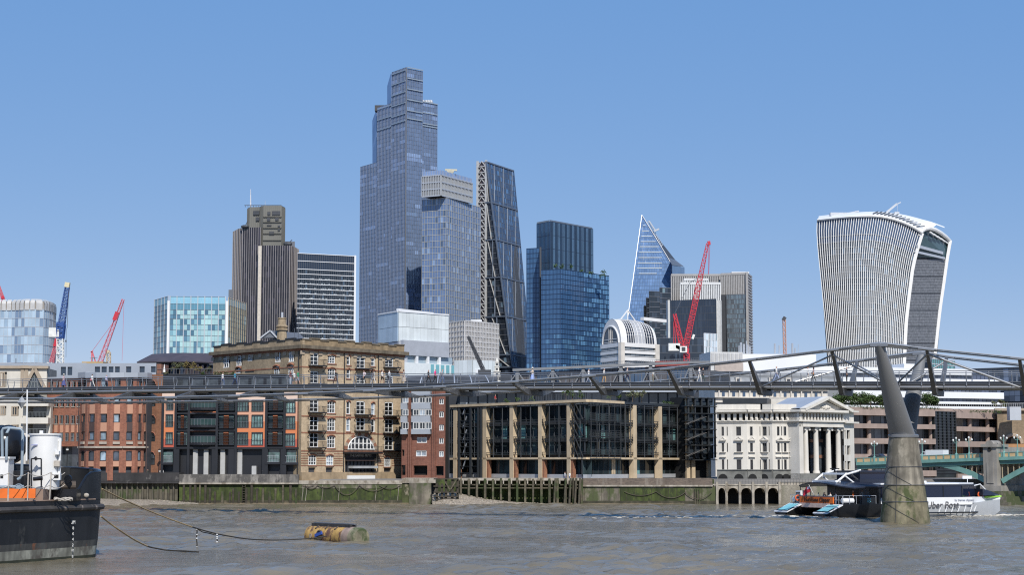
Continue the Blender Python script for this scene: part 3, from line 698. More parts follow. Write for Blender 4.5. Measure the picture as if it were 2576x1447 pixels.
# wedge tower with mega frame
r=tower('wedge_tower',col(1260,1300),'tall dark wedge shaped glass tower with exposed steel frame','tower')
TL,BL_=at(1222.5,406,1306),Vector((col(1222.5,1306).x,1306,4));BR_=at(1322,1160,1283);BR_.z=4
TR0=at(1224,407,1305.5)
SR_t,SR_b=at(1293,430,1330),at(1362,1160,1306);SR_b.z=4
gm,vm,hm=MB(),MB(),MB()
curtain(gm,None,hm,[BL_,BR_,TR0,TL],10,56,tints((6,(1,1.05,1.15)),(3,(.6,.65,.7)),(.5,(5,6,6)),(1,(2,2.2,2.4))),bw=.4,bd=.2)
g2=MB();v2=MB();h2=MB()
curtain(g2,v2,h2,[BR_,SR_b,SR_t,TR0],26,56,tints((6,(.95,1,1.05)),(3,(.7,.75,.85)),(1.4,(1.9,2.1,2.1))),mw=.1,md=.12,bw=.22,bd=.15)
gm.build('flank_panes',glass('wedge_west_glass',(.03,.036,.046),tint='face',ior=1.7),r,tint=True,kind='stuff');hm.build('flank_floors',m_alu_d,r,kind='stuff')
g2.build('slope_panes',glass('wedge_south_glass',(.035,.075,.15),tint='face',ior=1.65),r,tint=True,kind='stuff');v2.build('slope_mullions',m_alu_d,r,kind='stuff');h2.build('slope_floors',m_alu_d,r,kind='stuff')
wp=lambda a,b:(BL_*(1-a)+BR_*a)*(1-b)+(TL*(1-a)+TR0*a)*b
sp_=lambda a,b:(BR_*(1-a)+SR_b*a)*(1-b)+(TR0*(1-a)+SR_t*a)*b
m_frame=mat('mega_frame',(.55,.55,.54),.5,.1)
m_frame_d=mat('mega_frame_dull',(.12,.15,.2),.5,.2)
lv=[(z-4)/(TL.z-4) for z in (pz(925,1300),pz(894,1300),pz(797,1300),pz(698,1300),pz(602,1300),pz(507,1300),TL.z)]
nW=Vector((-.35,-.94,0))
for k,b_ in enumerate(lv):
    MB().bar(wp(0,b_)+nW*.6,wp(1,b_)+nW*.6,1.0,1.0).build('mega_beam',m_frame_d if k<6 else m_frame,r)
    MB().bar(sp_(0,b_)+nW*.6,sp_(1,b_)+nW*.6,1.0,.9).build('mega_beam',m_frame_d,r)
# raking frame on the west flank: vertical column lines and long diagonals
edge=lambda b_:wp(1,b_)
for k in range(len(lv)-1):
    p,q=wp(0,lv[k+1]),None
    a_bot=edge(lv[k]);a_top=edge(lv[k+1])
    MB().bar(a_bot+nW*.7,a_top+nW*.7,.9).build('mega_column',m_frame_d,r)
    mid=.52
    MB().bar(wp(.45+.09*(5-k),lv[k])+nW*.6,wp(max(.0,.06+.06*(5-k)),lv[k+1])+nW*.6,.5).build('mega_diagonal',m_frame,r)
    if k<4:MB().bar(wp(.45+.0*k,lv[k])+nW*.6,wp(.45*(1-lv[k])/(1-lv[k+1]+.001) if k<4 else .4,lv[k+1])+nW*.6,.8).build('mega_column',m_frame_d,r)
for j in range(1,6):
    for k in range(len(lv)-1):
        MB().bar(sp_(j/6-.05,lv[k])+nW*.5,sp_(j/6-.05,lv[k+1])+nW*.5,.3,.4).build('mega_column',m_frame_d,r)
        if j % 2:MB().bar(sp_(j/6-.05,lv[k])+nW*.5,sp_(min(1,j/6+.11),lv[k+1])+nW*.5,.35).build('mega_diagonal',m_frame_d,r)
# ladder core
LC=fac(1197.5,1310,1222.5,1305);zt,zb=LC.z(1210,404),4
MB().fbox(LC,0,LC.L,zb,zt-1,-6,-1.2).build('ladder_core',mat('core_brown',(.12,.1,.11),.7),r)
for u in (.6,LC.L-.6):MB().fbox(LC,u-.7,u+.7,zb,zt,-1.2,.2).build('ladder_column',m_frame,r)
n_=34;h=(zt-80)/n_
for k in range(n_):
    z0=80+k*h;MB().fbox(LC,0,LC.L,z0-.28,z0+.28,-1,.1).build('ladder_rung',m_frame,r)
    MB().bar(LC.p(1,z0,-.3),LC.p(LC.L/2,z0+h*.9,-.3),.5).build('ladder_brace',m_frame,r)
    MB().bar(LC.p(LC.L-1,z0,-.3),LC.p(LC.L/2,z0+h*.9,-.3),.5).build('ladder_brace',m_frame,r)
b=MB();b.add([BL_+Vector((0,1.5,0)),BR_+Vector((0,1.5,0)),SR_b+Vector((0,1.5,0)),SR_b+Vector((0,60,0)),BL_+Vector((0,60,0)),TL+Vector((0,1.5,-1)),TR0+Vector((.2,1.5,-1)),SR_t+Vector((0,1.5,-1)),SR_t+Vector((0,50,-1)),TL+Vector((0,50,-1))],
      [(4,3,2,1,0),(5,6,7,8,9),(0,1,6,5),(1,2,7,6),(2,3,8,7),(3,4,9,8),(4,0,5,9)]);b.build('core',m_dark,r)

# deep blue pair
r=tower('deep_blue_tower',col(1412,1150),'deep blue glass tower with roof terrace and window rows tinted as lit','tower')
gm,vm,hm=MB(),MB(),MB();LFc,RFc,SF=fac(1362.5,1156,1411.5,1150),fac(1411.5,1150,1534,1193),fac(1325,1180,1358,1176)
def bluepal(n,ny,right):  # paler pane runs: lit windows and reflections put into the tint
    def f(i,j):
        t=j/ny
        if i == 0:f.lit=0
        if f.lit>0:f.lit -= 1;return f.c if (i*7+j*3) % 4 else (1.2,1.2,1.1)
        p_=.35 if .42<t<.5 else .22 if t<.4 else .1 if t<.66 else 0
        if RND.random()<p_:f.lit=RND.randint(1,6);q=RND.uniform(1.5,2.6);f.c=(q,q*.95,q*.8);return f.c
        if right and t>.6 and i/n>.45+.5*((j % 3)/3) and RND.random()<.6:return (2.6,2.4,2.0)
        g_=RND.uniform(.92,1.08);return (g_,g_,g_)
    f.lit=0;f.c=(1,1,1);return f
for fc,xr,n,right in ((LFc,1411,14,False),(RFc,1412,30,True)):
    z=fc.z(xr,677);curtain(gm,vm,hm,[fc.p(0,4),fc.p(fc.L,4),fc.p(fc.L,z),fc.p(0,z)],n,40,bluepal(n,40,right),mw=.16,md=.2,bw=.3,bd=.2)
zs=SF.z(1340,625);curtain(gm,vm,hm,[SF.p(0,4),SF.p(SF.L,4),SF.p(SF.L,zs),SF.p(0,zs)],9,44,bluepal(9,44,False),mw=.16,md=.2,bw=.3,bd=.2)
finish(r,gm,glass('deep_blue_glass',(.05,.12,.245),tint='face',ior=1.75),vm,mat('blue_mullion',(.03,.06,.13),.4,.2),hm,mat('blue_band',(.03,.055,.11),.4,.2))
core2(r,LFc.p(0,0),RFc.p(0,0),RFc.p(RFc.L,0),z-1.6)
backcore(r,SF,zs-1)
c0,c1=col(1358,1168),col(1362.3,1168);MB().box(c0.x,c1.x,1160,1190,4,LFc.z(1362,620)).build('dark_slot',m_dark,r)
mf=mat('roof_shrub_leaf',(.06,.11,.03),.7,tint='face')
for k,(x,y,s_) in enumerate(((1398,671,1.6),(1436,672,1.8),(1412,671,1.6),(1462,681,1.5),(1511,688,3.0),(1521,690,2.2),(1486,686,1.5))):
    b=MB();foliage(b,at(x,y,1172),s_,s_,s_,90,.8,RND);tag(b.build('roof_shrub',mf,tint=True),['leftmost','second leftmost','low third','small middle','biggest, bushy','rightmost','small fourth'][k]+' shrub on the deep blue tower terrace','shrub','shrubs on the deep blue terrace')
r=tower('striped_navy_tower',col(1420,1200),'navy tower with dark and pale upright stripes above blue terrace','tower')
gm,vm,hm=MB(),MB(),MB();LFc,RFc=fac(1351.5,1212,1385,1200),fac(1385,1200,1494,1240)
for fc,n in ((LFc,10),(RFc,36)):
    z=fc.z(1385,557);curtain(gm,vm,hm,[fc.p(0,60),fc.p(fc.L,60),fc.p(fc.L,z),fc.p(0,z)],n,12,(lambda i,j:((.45,.45,.45) if i % 4<2 else (2.6,2.0,1.6))) if fc is RFc else (lambda i,j:(1.4,1.4,1.3)),mw=.2,md=.25,bw=.2,bd=.1)
finish(r,gm,g_navy,vm,mat('navy_mullion',(.05,.075,.12),.4,.3),hm,mat('navy_band',(.03,.05,.09),.5))
core2(r,LFc.p(0,0),RFc.p(0,0),RFc.p(RFc.L,0),z-.6)
b=MB()
for fc in (LFc,RFc):
    for k in range(int(fc.L/1.2)):b.fbox(fc,k*1.2,k*1.2+.5,z,z+1.0,-.3,.1)
b.build('parapet_teeth',m_alu_d,r,kind='stuff')
# ------------------------------------------------------------------ skyline, right half
# pointed glass tower
Y0=1260;r=tower('pointed_glass_tower',col(1640,Y0),'pointed sky blue glass tower with white edges','tower')
gm,vm,hm=MB(),MB(),MB()
AP,LB,R1,R2=at(1614.7,542,Y0+30),at(1571,860,Y0+4),at(1680.6,649,Y0),at(1690.3,667,Y0);RB=at(1690,860,Y0)
rowsN=34
def lx(y):return 1614.7+(1571-1614.7)*(y-542)/(860-542)
def rx(y):
    if y<649:return 1614.7+(1680.6-1614.7)*(y-542)/107
    if y<667:return 1680.6+9.7*(y-649)/18
    return 1690.3
def sY(x,y):return Y0+(4+26*max(0,(860-y)/318))*1.0
prev=None
for k in range(rowsN+1):
    y=860-(860-542.5)*k/rowsN;a,b=at(lx(y),y,sY(0,y)),at(max(lx(y)+.3,rx(y)),y,sY(0,y))
    if prev:
        n=max(1,round((b-a).length/1.75));pa,pb=prev
        for i in range(n):
            lit=2<rowsN-k and k>20 and k % 1 == 0
            gm.col=RND.choices([(1,1,1),(.85,.88,.92),(1.15,1.15,1.15)],[5,2,2])[0]
            gm.quad(pa.lerp(pb,i/n),pa.lerp(pb,(i+1)/n),a.lerp(b,(i+1)/n),a.lerp(b,i/n))
            vm.bar(pa.lerp(pb,i/n),a.lerp(b,i/n),.2,.16,caps=False)
        hm.bar(pa,pb,.2,.22,caps=False)
    prev=(a,b)
finish(r,gm,g_scal,vm,mat('scalpel_mullion',(.1,.16,.26),.4),hm,mat('scalpel_band',(.1,.16,.27),.4))
for (x0,y0),(x1,y1) in (((1614.7,540.5),(1571,860)),((1614.7,540.5),(1680.6,649)),((1680.6,649),(1690.3,667)),((1690.3,667),(1690,860))):
    MB().bar(at(x0,y0,sY(0,y0)-.5),at(x1,y1,sY(0,y1)-.5),.38,.38,ref=Vector((0,1,0))).build('white_edge',m_alu,r)
for k,y in enumerate((567,581,594,607.5,620.5,634,648,661.5,674.5,688)):
    a=max(lx(y)+6,1607-2*k+(18 if k == 9 else 0)+(8 if k == 0 else 0));e=min(rx(y)-6,1665 if k<9 else 1652)
    MB().bar(at(a,y,sY(0,y)-.2),at(e,y,sY(0,y)-.2),.3,.6).build('pale_floor_bar',mat('pale_floor_bar',(.5,.56,.6),.6) if k == 0 else bpy.data.materials['pale_floor_bar'],r)  # pale bars across the glass; their lit look is only colour
b=MB();q=[at(1691,860,Y0+2),at(1722,860,Y0+45),at(1722,673,Y0+45),at(1691,668,Y0+2)];b.col=(.7,.75,.8)
curtain(b,None,None,q,8,14,tints((1,(.5,.55,.6)),(1,(.62,.68,.7))));b.build('side_panes',g_scal,r,tint=True,kind='stuff')
MB().quad(at(1680.6,648,Y0+1),at(1691,667,Y0+1),at(1722,672,Y0+45),at(1700,655,Y0+45)).build('sloped_roof',m_alu_d,r)
b=MB()
for k in range(13):x,y=1627+k*2.9,563+k*4.9;b.bar(at(x,y,Y0+30),at(x+5,y+2-9,Y0+32),.5)
b.bar(at(1633,556,Y0+30),at(1650,582,Y0+30),.8);b.bar(at(1645,582,Y0+30),at(1658,576,Y0+30),1.2);b.build('cleaning_gantry',m_alu,r,kind='stuff')
cp=lambda x,y:at(x,y,sY(0,y)+3)
MB().add([cp(1614,546),cp(1573,858),cp(1688.5,858),cp(1688.5,669),cp(1679.5,652),at(1600,858,Y0+60),at(1716,858,Y0+60),at(1716,676,Y0+60)],
         [(0,1,2,3,4),(1,5,6,2),(2,6,7,3),(0,5,1),(0,4,3,7),(0,7,6,5)]).build('core',m_dark,r)

MB().prism([(p.x,p.y) for p in (col(1571,Y0+6),col(1690,Y0+4),col(1716,Y0+60),col(1600,Y0+60))],4,pz(859,Y0+4)).build('base_block',m_dark,r)
# dark stepped tower in front of it
Y0=1120;r=tower('dark_stepped_tower',col(1660,Y0),'dark stepped glass tower in front of the pointed tower','tower')
gm,hm,vm=MB(),MB(),MB()
for x0,x1,yt,Ya in ((1663,1691,724,Y0+6),(1636,1663,733,Y0+3),(1629,1636,750,Y0),(1623,1629,770,Y0)):
    fc=fac(x0,Ya,x1-.2,Ya+3);z=fc.z(x0,yt);curtain(gm,vm,hm,[fc.p(0,4),fc.p(fc.L,4),fc.p(fc.L,z),fc.p(0,z)],max(2,round(fc.L/2)),34,tints((6,(1,1,1)),(2,(2,2,2.1)),(.35,(7,8,7))),mw=.1,md=.1,bw=.35,bd=.25)
    backcore(r,fc,z-.3)
finish(r,gm,g_dark,vm,m_dark,hm,m_alu_d)
# striped office behind
def striped(name,label,parts,gpal,fin):
    r=tower(name,col(parts[0][0],parts[0][2]),label,'office block');gm,vm,hm=MB(),MB(),MB()
    for x0,x1,Ya,Yb,y0,y1,n,ny,mw in parts:
        fc=fac(x0,Ya,x1,Yb);z=fc.z(x0,y0);zb=fc.z(x0,y1);curtain(gm,vm,hm,[fc.p(0,zb),fc.p(fc.L,zb),fc.p(fc.L,z),fc.p(0,z)],n,ny,gpal,mw=mw,md=.8,bw=.5,bd=.3)
        MB().fbox(fc,-.2,fc.L+.2,z-.6,z+.9,-.5,1).build('cornice',fin,r)
        backcore(r,fc,z-.4)
    finish(r,gm,g_dark,vm,fin,hm,m_alu_d);return r
m_str=mat('grey_stripe',(.36,.35,.34),.5)
striped('grey_striped_office','wide grey striped office slab behind the red crane',[(1693,1820,1190,1190,693,900,27,12,.8)],tints((3,(1,1,1)),(1,(1.6,1.8,1.8))),m_str)
m_strw=mat('white_stripe',(.62,.63,.63),.5)
striped('white_striped_office','stepped office with white upright stripes behind the red crane',[(1716,1817,1150,1150,714,900,22,12,.75),(1725,1786,1160,1160,704,900,14,12,.7)],tints((3,(1,1,1)),(1,(2,2.2,2.4))),m_strw)
r=striped('striped_corner_tower','tall striped corner tower with reflecting glass and ribbed flank',[(1820,1885,1185,1180,691,742,15,2,.85)],tints((3,(1,1,1)),(1,(1.8,1.9,2))),m_str)
gm,vm,hm=MB(),MB(),MB();fc=fac(1833,1182,1886,1179);z=fc.z(1850,741)
curtain(gm,vm,hm,[fc.p(0,4),fc.p(fc.L,4),fc.p(fc.L,z),fc.p(0,z)],22,36,lambda i,j:RND.choices([(.5,.6,.6),(1.6,1.9,2),(3,3.4,3.5)],[4 if j<26 else 1,3,2.5])[0],mw=.3,md=.4,bw=.35,bd=.2)
gm.build('lower_panes',glass('corner_glass',(.1,.14,.17),tint='face',ior=1.7),r,tint=True,kind='stuff');vm.build('lower_mullions',m_alu_d,r,kind='stuff');hm.build('lower_bands',m_alu_d,r,kind='stuff')
fc=fac(1820,1184,1833,1183);MB().fbox(fc,0,fc.L,4,fc.z(1826,742),-10,0).build('recess',m_dark,r)
b=MB();fc=fac(1886,1178,1897,1200);z=fc.z(1886,690)
for k in range(60):b.fbox(fc,0,fc.L,z-1.5-k*1.9,z-.4-k*1.9,0,.5)
b.fbox(fc,-.6,0,4,z,-1,.6);b.build('flank_ribs',m_str,r,kind='stuff')
MB().fbox(fc,0,fc.L,4,z-.3,-1.2,-.1).build('flank',m_alu_d,r)
MB().box(at(1838,684,1190).x,at(1882,684,1190).x,1185,1195,z,pz(684,1185)).build('roof_plant',m_white,r)
# dark slab with pale ends
Y0=1050;r=tower('dark_slab_office',col(1750,Y0),'black glass slab office with pale stone ends','office block')
fc=fac(1688,Y0,1806,Y0+4);z=fc.z(1748,754);gm,vm,hm=MB(),MB(),MB()
curtain(gm,vm,hm,[fc.p(0,4),fc.p(fc.L,4),fc.p(fc.L,z+.6),fc.p(0,z-.8)],26,24,tints((7,(.8,.9,1.2)),(2,(1.2,1.3,1.6)),(.08,(6,7,7))),mw=.08,md=.08,bw=.15,bd=.1);finish(r,gm,g_dark,vm,m_dark,hm,m_dark)
MB().fbox(fc,-1.2,.1,fc.z(1688,852),z-.5,-4,.5).build('pale_end',mat('slab_end',(.5,.5,.48),.6),r)
b=MB();e=fc.p(fc.L,0);N=6
for k in range(N):a0,a1=math.pi/2*k/N,math.pi/2*(k+1)/N;P0,P1=e+fc.t*4.2*math.sin(a0)+fc.n*(4*math.cos(a0)-3.4),e+fc.t*4.2*math.sin(a1)+fc.n*(4*math.cos(a1)-3.4);b.quad(P0+UP*4,P1+UP*4,P1+UP*(z-.2),P0+UP*(z-.2))
b.quad(P1+UP*4,P1+UP*4-fc.n*20,P1+UP*(z-.2)-fc.n*20,P1+UP*(z-.2));b.build('rounded_end',bpy.data.materials['slab_end'],r,smooth=True)
backcore(r,fc,z-.9)
Y0=900;r=tower('small_pale_glass_office',col(1790,Y0),'small pale green glass office beside the black slab','office block')
fc=fac(1774,Y0,1807,Y0+5);z=fc.z(1780,839);gm,vm,hm=MB(),MB(),MB()
curtain(gm,vm,hm,[fc.p(0,4),fc.p(fc.L,4),fc.p(fc.L,z),fc.p(0,z)],9,20,tints((3,(1,1,1)),(2,(.4,.5,.5)),(1.5,(1.5,1.5,1.5))),mw=.3,md=.3,bw=.25,bd=.1);finish(r,gm,g_pale,vm,m_white,hm,m_alu)
backcore(r,fc,z-.3)
r=tower('dark_plinth_office',col(1670,990),'low dark glass office behind the white domed building','office block')
fc=fac(1640,1000,1800,1000);z=fc.z(1700,851);gm,hm=MB(),MB();curtain(gm,None,hm,[fc.p(0,4),fc.p(fc.L,4),fc.p(fc.L,z),fc.p(0,z)],34,18,tints((6,(1,1,1.1)),(2,(1.8,1.9,2.1))),bw=.2,bd=.1);finish(r,gm,g_dark,None,None,hm,m_alu_d)
MB().fbox(fc,0,fc.L,4,z-.3,-20,-.2).build('core',m_dark,r)

# white domed building
Y0=880;r=tower('domed_white_building',col(1590,Y0),'white banded building under a barrel vaulted glass dome','building')
EF,SFc=fac(1515,Y0+19,1564,Y0),fac(1564,Y0,1657,Y0+16);zc=SFc.z(1564,862);m_w=mat('white_panel',(.72,.71,.69),.55,var=.05,vs=.2)
core2(r,EF.p(0,0),SFc.p(0,0),SFc.p(SFc.L,0),zc-.2,k=.985)
for fc,nb in ((EF,3),(SFc,8)):
    for k,(y0,y1) in enumerate(((872,881.5),(889,897.5),(907,916),(924,935))):
        za,zb2=SFc.z(1564,y1),SFc.z(1564,y0)
        for i in range(nb):
            g_=RND.uniform(.7,1.3);o=MB().quad((.12,0,0),(fc.L/nb-.12,0,0),(fc.L/nb-.12,0,zb2-za),(.12,0,zb2-za)).mesh('window',glass('dome_bldg_glass',(.07,.085,.1),tint='object') if 'dome_bldg_glass' not in bpy.data.materials else bpy.data.materials['dome_bldg_glass'])
            place(o,'window',fc.M(i*fc.L/nb,za,.15),r,(g_,g_,g_))
    zz=[SFc.z(1564,y) for y in (862,872,881.5,889,897.5,907,916,924,945)]
    for k in range(0,8,2):MB().fbox(fc,-.2,fc.L+.2,zz[k+1],zz[k],-.5,.6).build('white_band',m_w,r)
    for k in range(1,8,2):
        z_=(zz[k]+zz[k+1])/2;MB().fbox(fc,0,fc.L,z_-.5,z_-.25,0,.45).build('glazing_bar',m_w,r)
MB().fbox(SFc,-.9,1.6,4,zc,-1,1.0).build('corner_pier',m_white_st,r);MB().fbox(SFc,SFc.L-2.2,SFc.L+.3,4,zc,-1,1.0).build('corner_pier',m_white_st,r)
# barrel dome: vault running away along SFc, with glazed round end
L=SFc.L;R0=EF.L/2*.99;ax=SFc.t;end=-EF.t   # section goes from SFc face back along EF
base=SFc.p(0,zc)
N=20
def strip(s0,s1,rr,m,name,ns=1,a0=0,a1=math.pi):
    b=MB();rows_=[[vault(s0+(s1-s0)*i/ns,a0+(a1-a0)*k/N,rr) for k in range(N+1)] for i in range(ns+1)]
    b.grid(rows_);return b.build(name,m,r,smooth=True)
HB=1.2
def vault(s_,a,rr=1.0):
    p=base+ax*(L*s_);back=(EF.p(0,0)-EF.p(EF.L,0)).normalized()
    # seen from the river the glass hangs like a quarter barrel: sides rise straight, top rounds over
    k_=1 if s_<.42 else math.sqrt(max(0,1-((s_-.42)/.72)**2));rr *= .55+.45*k_ if s_>.42 else 1
    return p+back*(R0*(1-(rr**.5)*math.cos(a)))+UP*(R0*HB*rr*math.sin(a))
g_vault=glass('vault_glass',(.03,.035,.05),ior=1.6)
m_vgrey=mat('vault_grey',(.4,.41,.43),.5)
strip(.0,.16,1.0,m_w,'white_rim');strip(.16,.38,.985,g_vault,'vault_glazing');strip(.38,.66,1.0,m_vgrey,'metal_vault');strip(.66,.93,.985,g_vault,'vault_glazing');strip(.93,1.0,1.0,m_w,'white_rim')
for s_ in (.16,.21,.27,.33,.38,.47,.57,.66,.72,.79,.86,.93):MB().path([vault(s_,math.pi*k/N,1.01) for k in range(N+1)],.16,5).build('vault_rib',m_w,r)
for k in range(2,N // 2,1):MB().path([vault(.16+.77*i/6,math.pi*k/N,1.01) for i in range(7)],.09,4).build('vault_bar',m_w,r)
for s_,d in ((0,-.12),(1,.12)):
    b=MB();off=ax*d;pts=[vault(s_,math.pi*k/N,.99)+off for k in range(N+1)];b.add(pts,[tuple(range(N+1))]);b.build('end_wall',m_w,r)
b=MB();pts=[vault(0,math.pi*k/N,.68)-ax*.35 for k in range(N+1)];b.add(pts,[tuple(range(N,-1,-1))]);b.build('end_window',g_vault,r)
MB().path([vault(0,math.pi*k/N,.7)-ax*.4 for k in range(N+1)],.45,6).build('end_arch',m_w,r)
b=MB()
for f_ in (.42,.5,.58):q=vault(0,math.pi/2,.0)-ax*.5;bk=(EF.p(0,0)-EF.p(EF.L,0)).normalized();pp=q+bk*(f_-.5)*R0*2;b.bar(pp,pp+UP*R0*HB*.64,.22)
for h_ in (.06,.2):b.bar(q-bk*R0*.66+UP*R0*h_,q+bk*R0*.66+UP*R0*h_,.25)
b.build('end_mullions',m_w,r,kind='stuff')
top_=vault(.45,math.pi/2,1.0);b=MB()
for dx in (-5,5):b.bar(top_+ax*dx,top_+UP*5,.5)
b.bar(top_-UP,top_+UP*5,.5);b.build('roof_tripod',m_w,r)
MB().bar(top_+ax*10+UP*1.2,top_+ax*26+UP*.8,2.5,1.6).build('maintenance_gantry',m_w,r)
# curved top heavy tower
r=tower('flared_curved_tower',col(2200,1100),'curved top heavy tower with white fins and dark louvred flank','tower')
ys_=[555,580,612,646,690,745,790,828,880,960]
def interp(pts,y):
    for (ya,xa),(yb,xb) in zip(pts,pts[1:]):
        if y <= yb:return xa+(xb-xa)*(y-ya)/(yb-ya)
    return pts[-1][1]
LE=[(540,2056.5),(556,2056),(579,2054.6),(612,2056.5),(646,2059.5),(695,2064.5),(745,2069.5),(828,2078),(921,2086),(1160,2100)]
CE=[(540,2330),(575,2321),(590,2316),(619,2307),(646,2299),(679,2292),(745,2283.5),(812,2276),(921,2271),(1160,2262)]
RE=[(560,2400),(608,2391.5),(646,2385),(712,2376),(779,2366),(878,2355),(921,2350),(1160,2334)]
def topy(a):return 553-10*math.sin(min(1,a/.5)*math.pi/2)+(0 if a<.5 else 42*((a-.5)/.5)**1.8)
def WT(a,b):                            # fin face: a across, b 0 = parapet .. 1 = ground
    y0=topy(a);y=y0+(1168-y0)*b;x=interp(LE,max(541,y))*(1-a)+interp(CE,max(541,y))*a
    return at(x,y,1112-16*math.sin(math.pi*a)-12*a)
gm,hm=MB(),MB();NA,NBv=44,40;WTp=[[WT(i/NA,j/NBv) for j in range(NBv+1)] for i in range(NA+1)]
for i in range(NA):
    for j in range(NBv):
        t=j/NBv;gm.col=RND.choices([(1,1,1),(.6,.65,.7),(1.6,1.8,1.9),(1.2,1.1,1.0)],[5,3,1.4,1])[0] if t>.085 else (.6,.8,1.15)
        gm.quad(WTp[i][j+1],WTp[i+1][j+1],WTp[i+1][j],WTp[i][j])
for j in range(3,NBv):hm.path([WTp[i][j]+Vector((0,-.15,0)) for i in range(NA+1)],.28,4,False)
finish(r,gm,glass('flared_glass',(.11,.135,.17),tint='face',ior=1.7),None,None,hm,mat('flared_floor',(.25,.27,.3),.5))
m_fin=mat('white_fin',(.78,.77,.74),.45,var=.04)
for i in range(NA+1):
    b=MB();n_=Vector((-.18,-1,0)).normalized();hw=.2
    pts=[WTp[i][j] for j in range(0,NBv+1)]
    side=Vector((1,-.1,0)).normalized()*hw
    b.grid([[p+side for p in pts],[p+side+n_*.8 for p in pts],[p-side+n_*.8 for p in pts],[p-side for p in pts]]);b.build('fin',m_fin,r)
def RTp(a,b):                           # louvred flank: a 0 = near corner .. 1 = far edge
    y=560+(1168-560)*b;x=interp(CE,max(541,y))*(1-a)+interp(RE,max(561,y))*a
    yy=y+0*a;return at(x,yy,1100+34*a)
b=MB();rows_=[]
for j in range(60):rows_.append([RTp(a,.152+j/59*.845) for a in (0,.5,1)])
b.grid(rows_);b.build('louvred_flank',mat('louvre_grey',(.17,.175,.185),.5,.3,var=.3,vs=.5),r)
b=MB()
for j in range(1,134):
    p,q=RTp(.01,.155+j*.0063),RTp(.99,.155+j*.0063);b.bar(p+Vector((.2,-.3,0)),q+Vector((.2,-.3,0)),.4,.82 if j % 11 else .3,caps=False)
b.build('louvres',mat('louvre_blade',(.2,.205,.215),.5,.2,var=.3,vs=.6),r,kind='stuff')
# white frame round the flank with arched head
def edge_band(fn,w,name):
    pts=[fn(t/24) for t in range(25)];b=MB();s2=Vector((1,.25,0)).normalized()*w
    b.grid([[p+Vector((0,-.8,0)) for p in pts],[p+s2+Vector((0,-.8,0)) for p in pts],[p+s2+Vector((0,2.5,0)) for p in pts],[p+Vector((0,2.5,0)) for p in pts]],);b.build(name,m_fin,r)
edge_band(lambda t:RTp(0,.045+.95*t),1.9,'corner_frame');edge_band(lambda t:RTp(.93,.075+.92*t),2.2,'edge_frame')
arc=[at(x,y,Y) for x,y,Y in ((2311,594,1100),(2317,583,1101),(2326,576,1104),(2338,574,1108),(2352,578,1114),(2366,586,1121),(2380,597,1128),(2390,608,1134))]
MB().path(arc,1.3,8).build('arch_frame',m_fin,r,smooth=True)
b=MB();b.add([p+Vector((0,2,0)) for p in arc]+[at(2386,640,1134)+Vector((0,2,0)),at(2384,648,1134),at(2298,648,1100)+Vector((0,2,0))],[tuple(range(len(arc)+2,-1,-1))]);b.build('garden_glazing',glass('garden_glass',(.06,.11,.13),ior=1.5),r)
for k in range(5):
    x,y=2340+k*9,584+k*5.5;MB().bar(at(x,y,1108+k*5),at(x+9,y+7,1112+k*5),.8,.9).build('sunshade',m_fin,r)
for (xa,ya),(xb,yb),w in (((2306,619),(2371,637),1.8),((2300,633),(2376,650),1.4)):MB().bar(at(xa,ya,1099),at(xb,yb,1128),1,w).build('garden_terrace',m_alu,r)
# roof
rows_=[]
for i in range(25):
    a=i/24;f0=WT(a,0);xb=2062+(2393-2062)*a;yb=553-13*math.sin(math.pi*min(1,a*1.2)/1.2*.9)+55*max(0,a-.35)**1.7
    e=at(min(xb,2376),yb+3,1150-12*max(0,a-.8)*5);rows_.append([f0+Vector((0,-1.2,.2)),f0.lerp(e,.3)+UP*2.6*math.sin(math.pi*min(1,a+.05)) ,f0.lerp(e,.65)+UP*3.0,e])
MB().grid(rows_).build('roof_shell',m_fin,r,smooth=True)
b=MB()
for i in range(13):
    a=.5+i*.035;k=int(a*24);g_=lambda c_:Vector(rows_[k][c_]).lerp(rows_[min(24,k+1)][c_],a*24-k);b.bar(g_(0).lerp(g_(1),.25)+UP*.5,g_(0).lerp(g_(1),.95)+Vector((1.5,0,.5)),.5,.5)
b.build('roof_louvres',m_dark,r,kind='stuff')
MB().path([WT(i/24,0)+Vector((0,-1.2,-.3)) for i in range(25)],.8,6).build('parapet',m_fin,r,smooth=True)
b=MB();c=at(2222,541,1120);b.box(c.x-4,c.x+4,c.y,c.y+3,c.z-1,c.z+1.8);b.bar(c,at(2256,513,1120),1.3);b.bar(at(2250,516,1120),at(2266,509,1120),.6);b.bar(at(2250,536,1120),at(2262,536,1120),1.5);b.bar(at(2258,512,1120),at(2257,536,1120),.15);b.build('roof_crane',m_alu,r)
b=MB();c=at(2121,539,1125);b.box(c.x-8,c.x+9,c.y,c.y+4,c.z-1,c.z+1.2);b.bar(c,c+Vector((10,0,2)),.8);b.build('roof_cradle',m_alu,r)
MB().add([WT(0,0)+Vector((1,6,-2)),WT(.5,.01)+Vector((0,10,-2)),WT(1,.02)+Vector((-3,5,-2)),at(2384,612,1148),at(2070,560,1150),WT(0,1)+Vector((1,6,0)),WT(.5,1)+Vector((0,10,0)),WT(1,1)+Vector((-3,5,0)),at(2332,1166,1148),at(2104,1166,1150)],
         [(0,1,2,3,4),(0,5,6,1),(1,6,7,2),(2,7,8,3),(3,8,9,4),(4,9,5,0)]).build('core',m_dark,r)

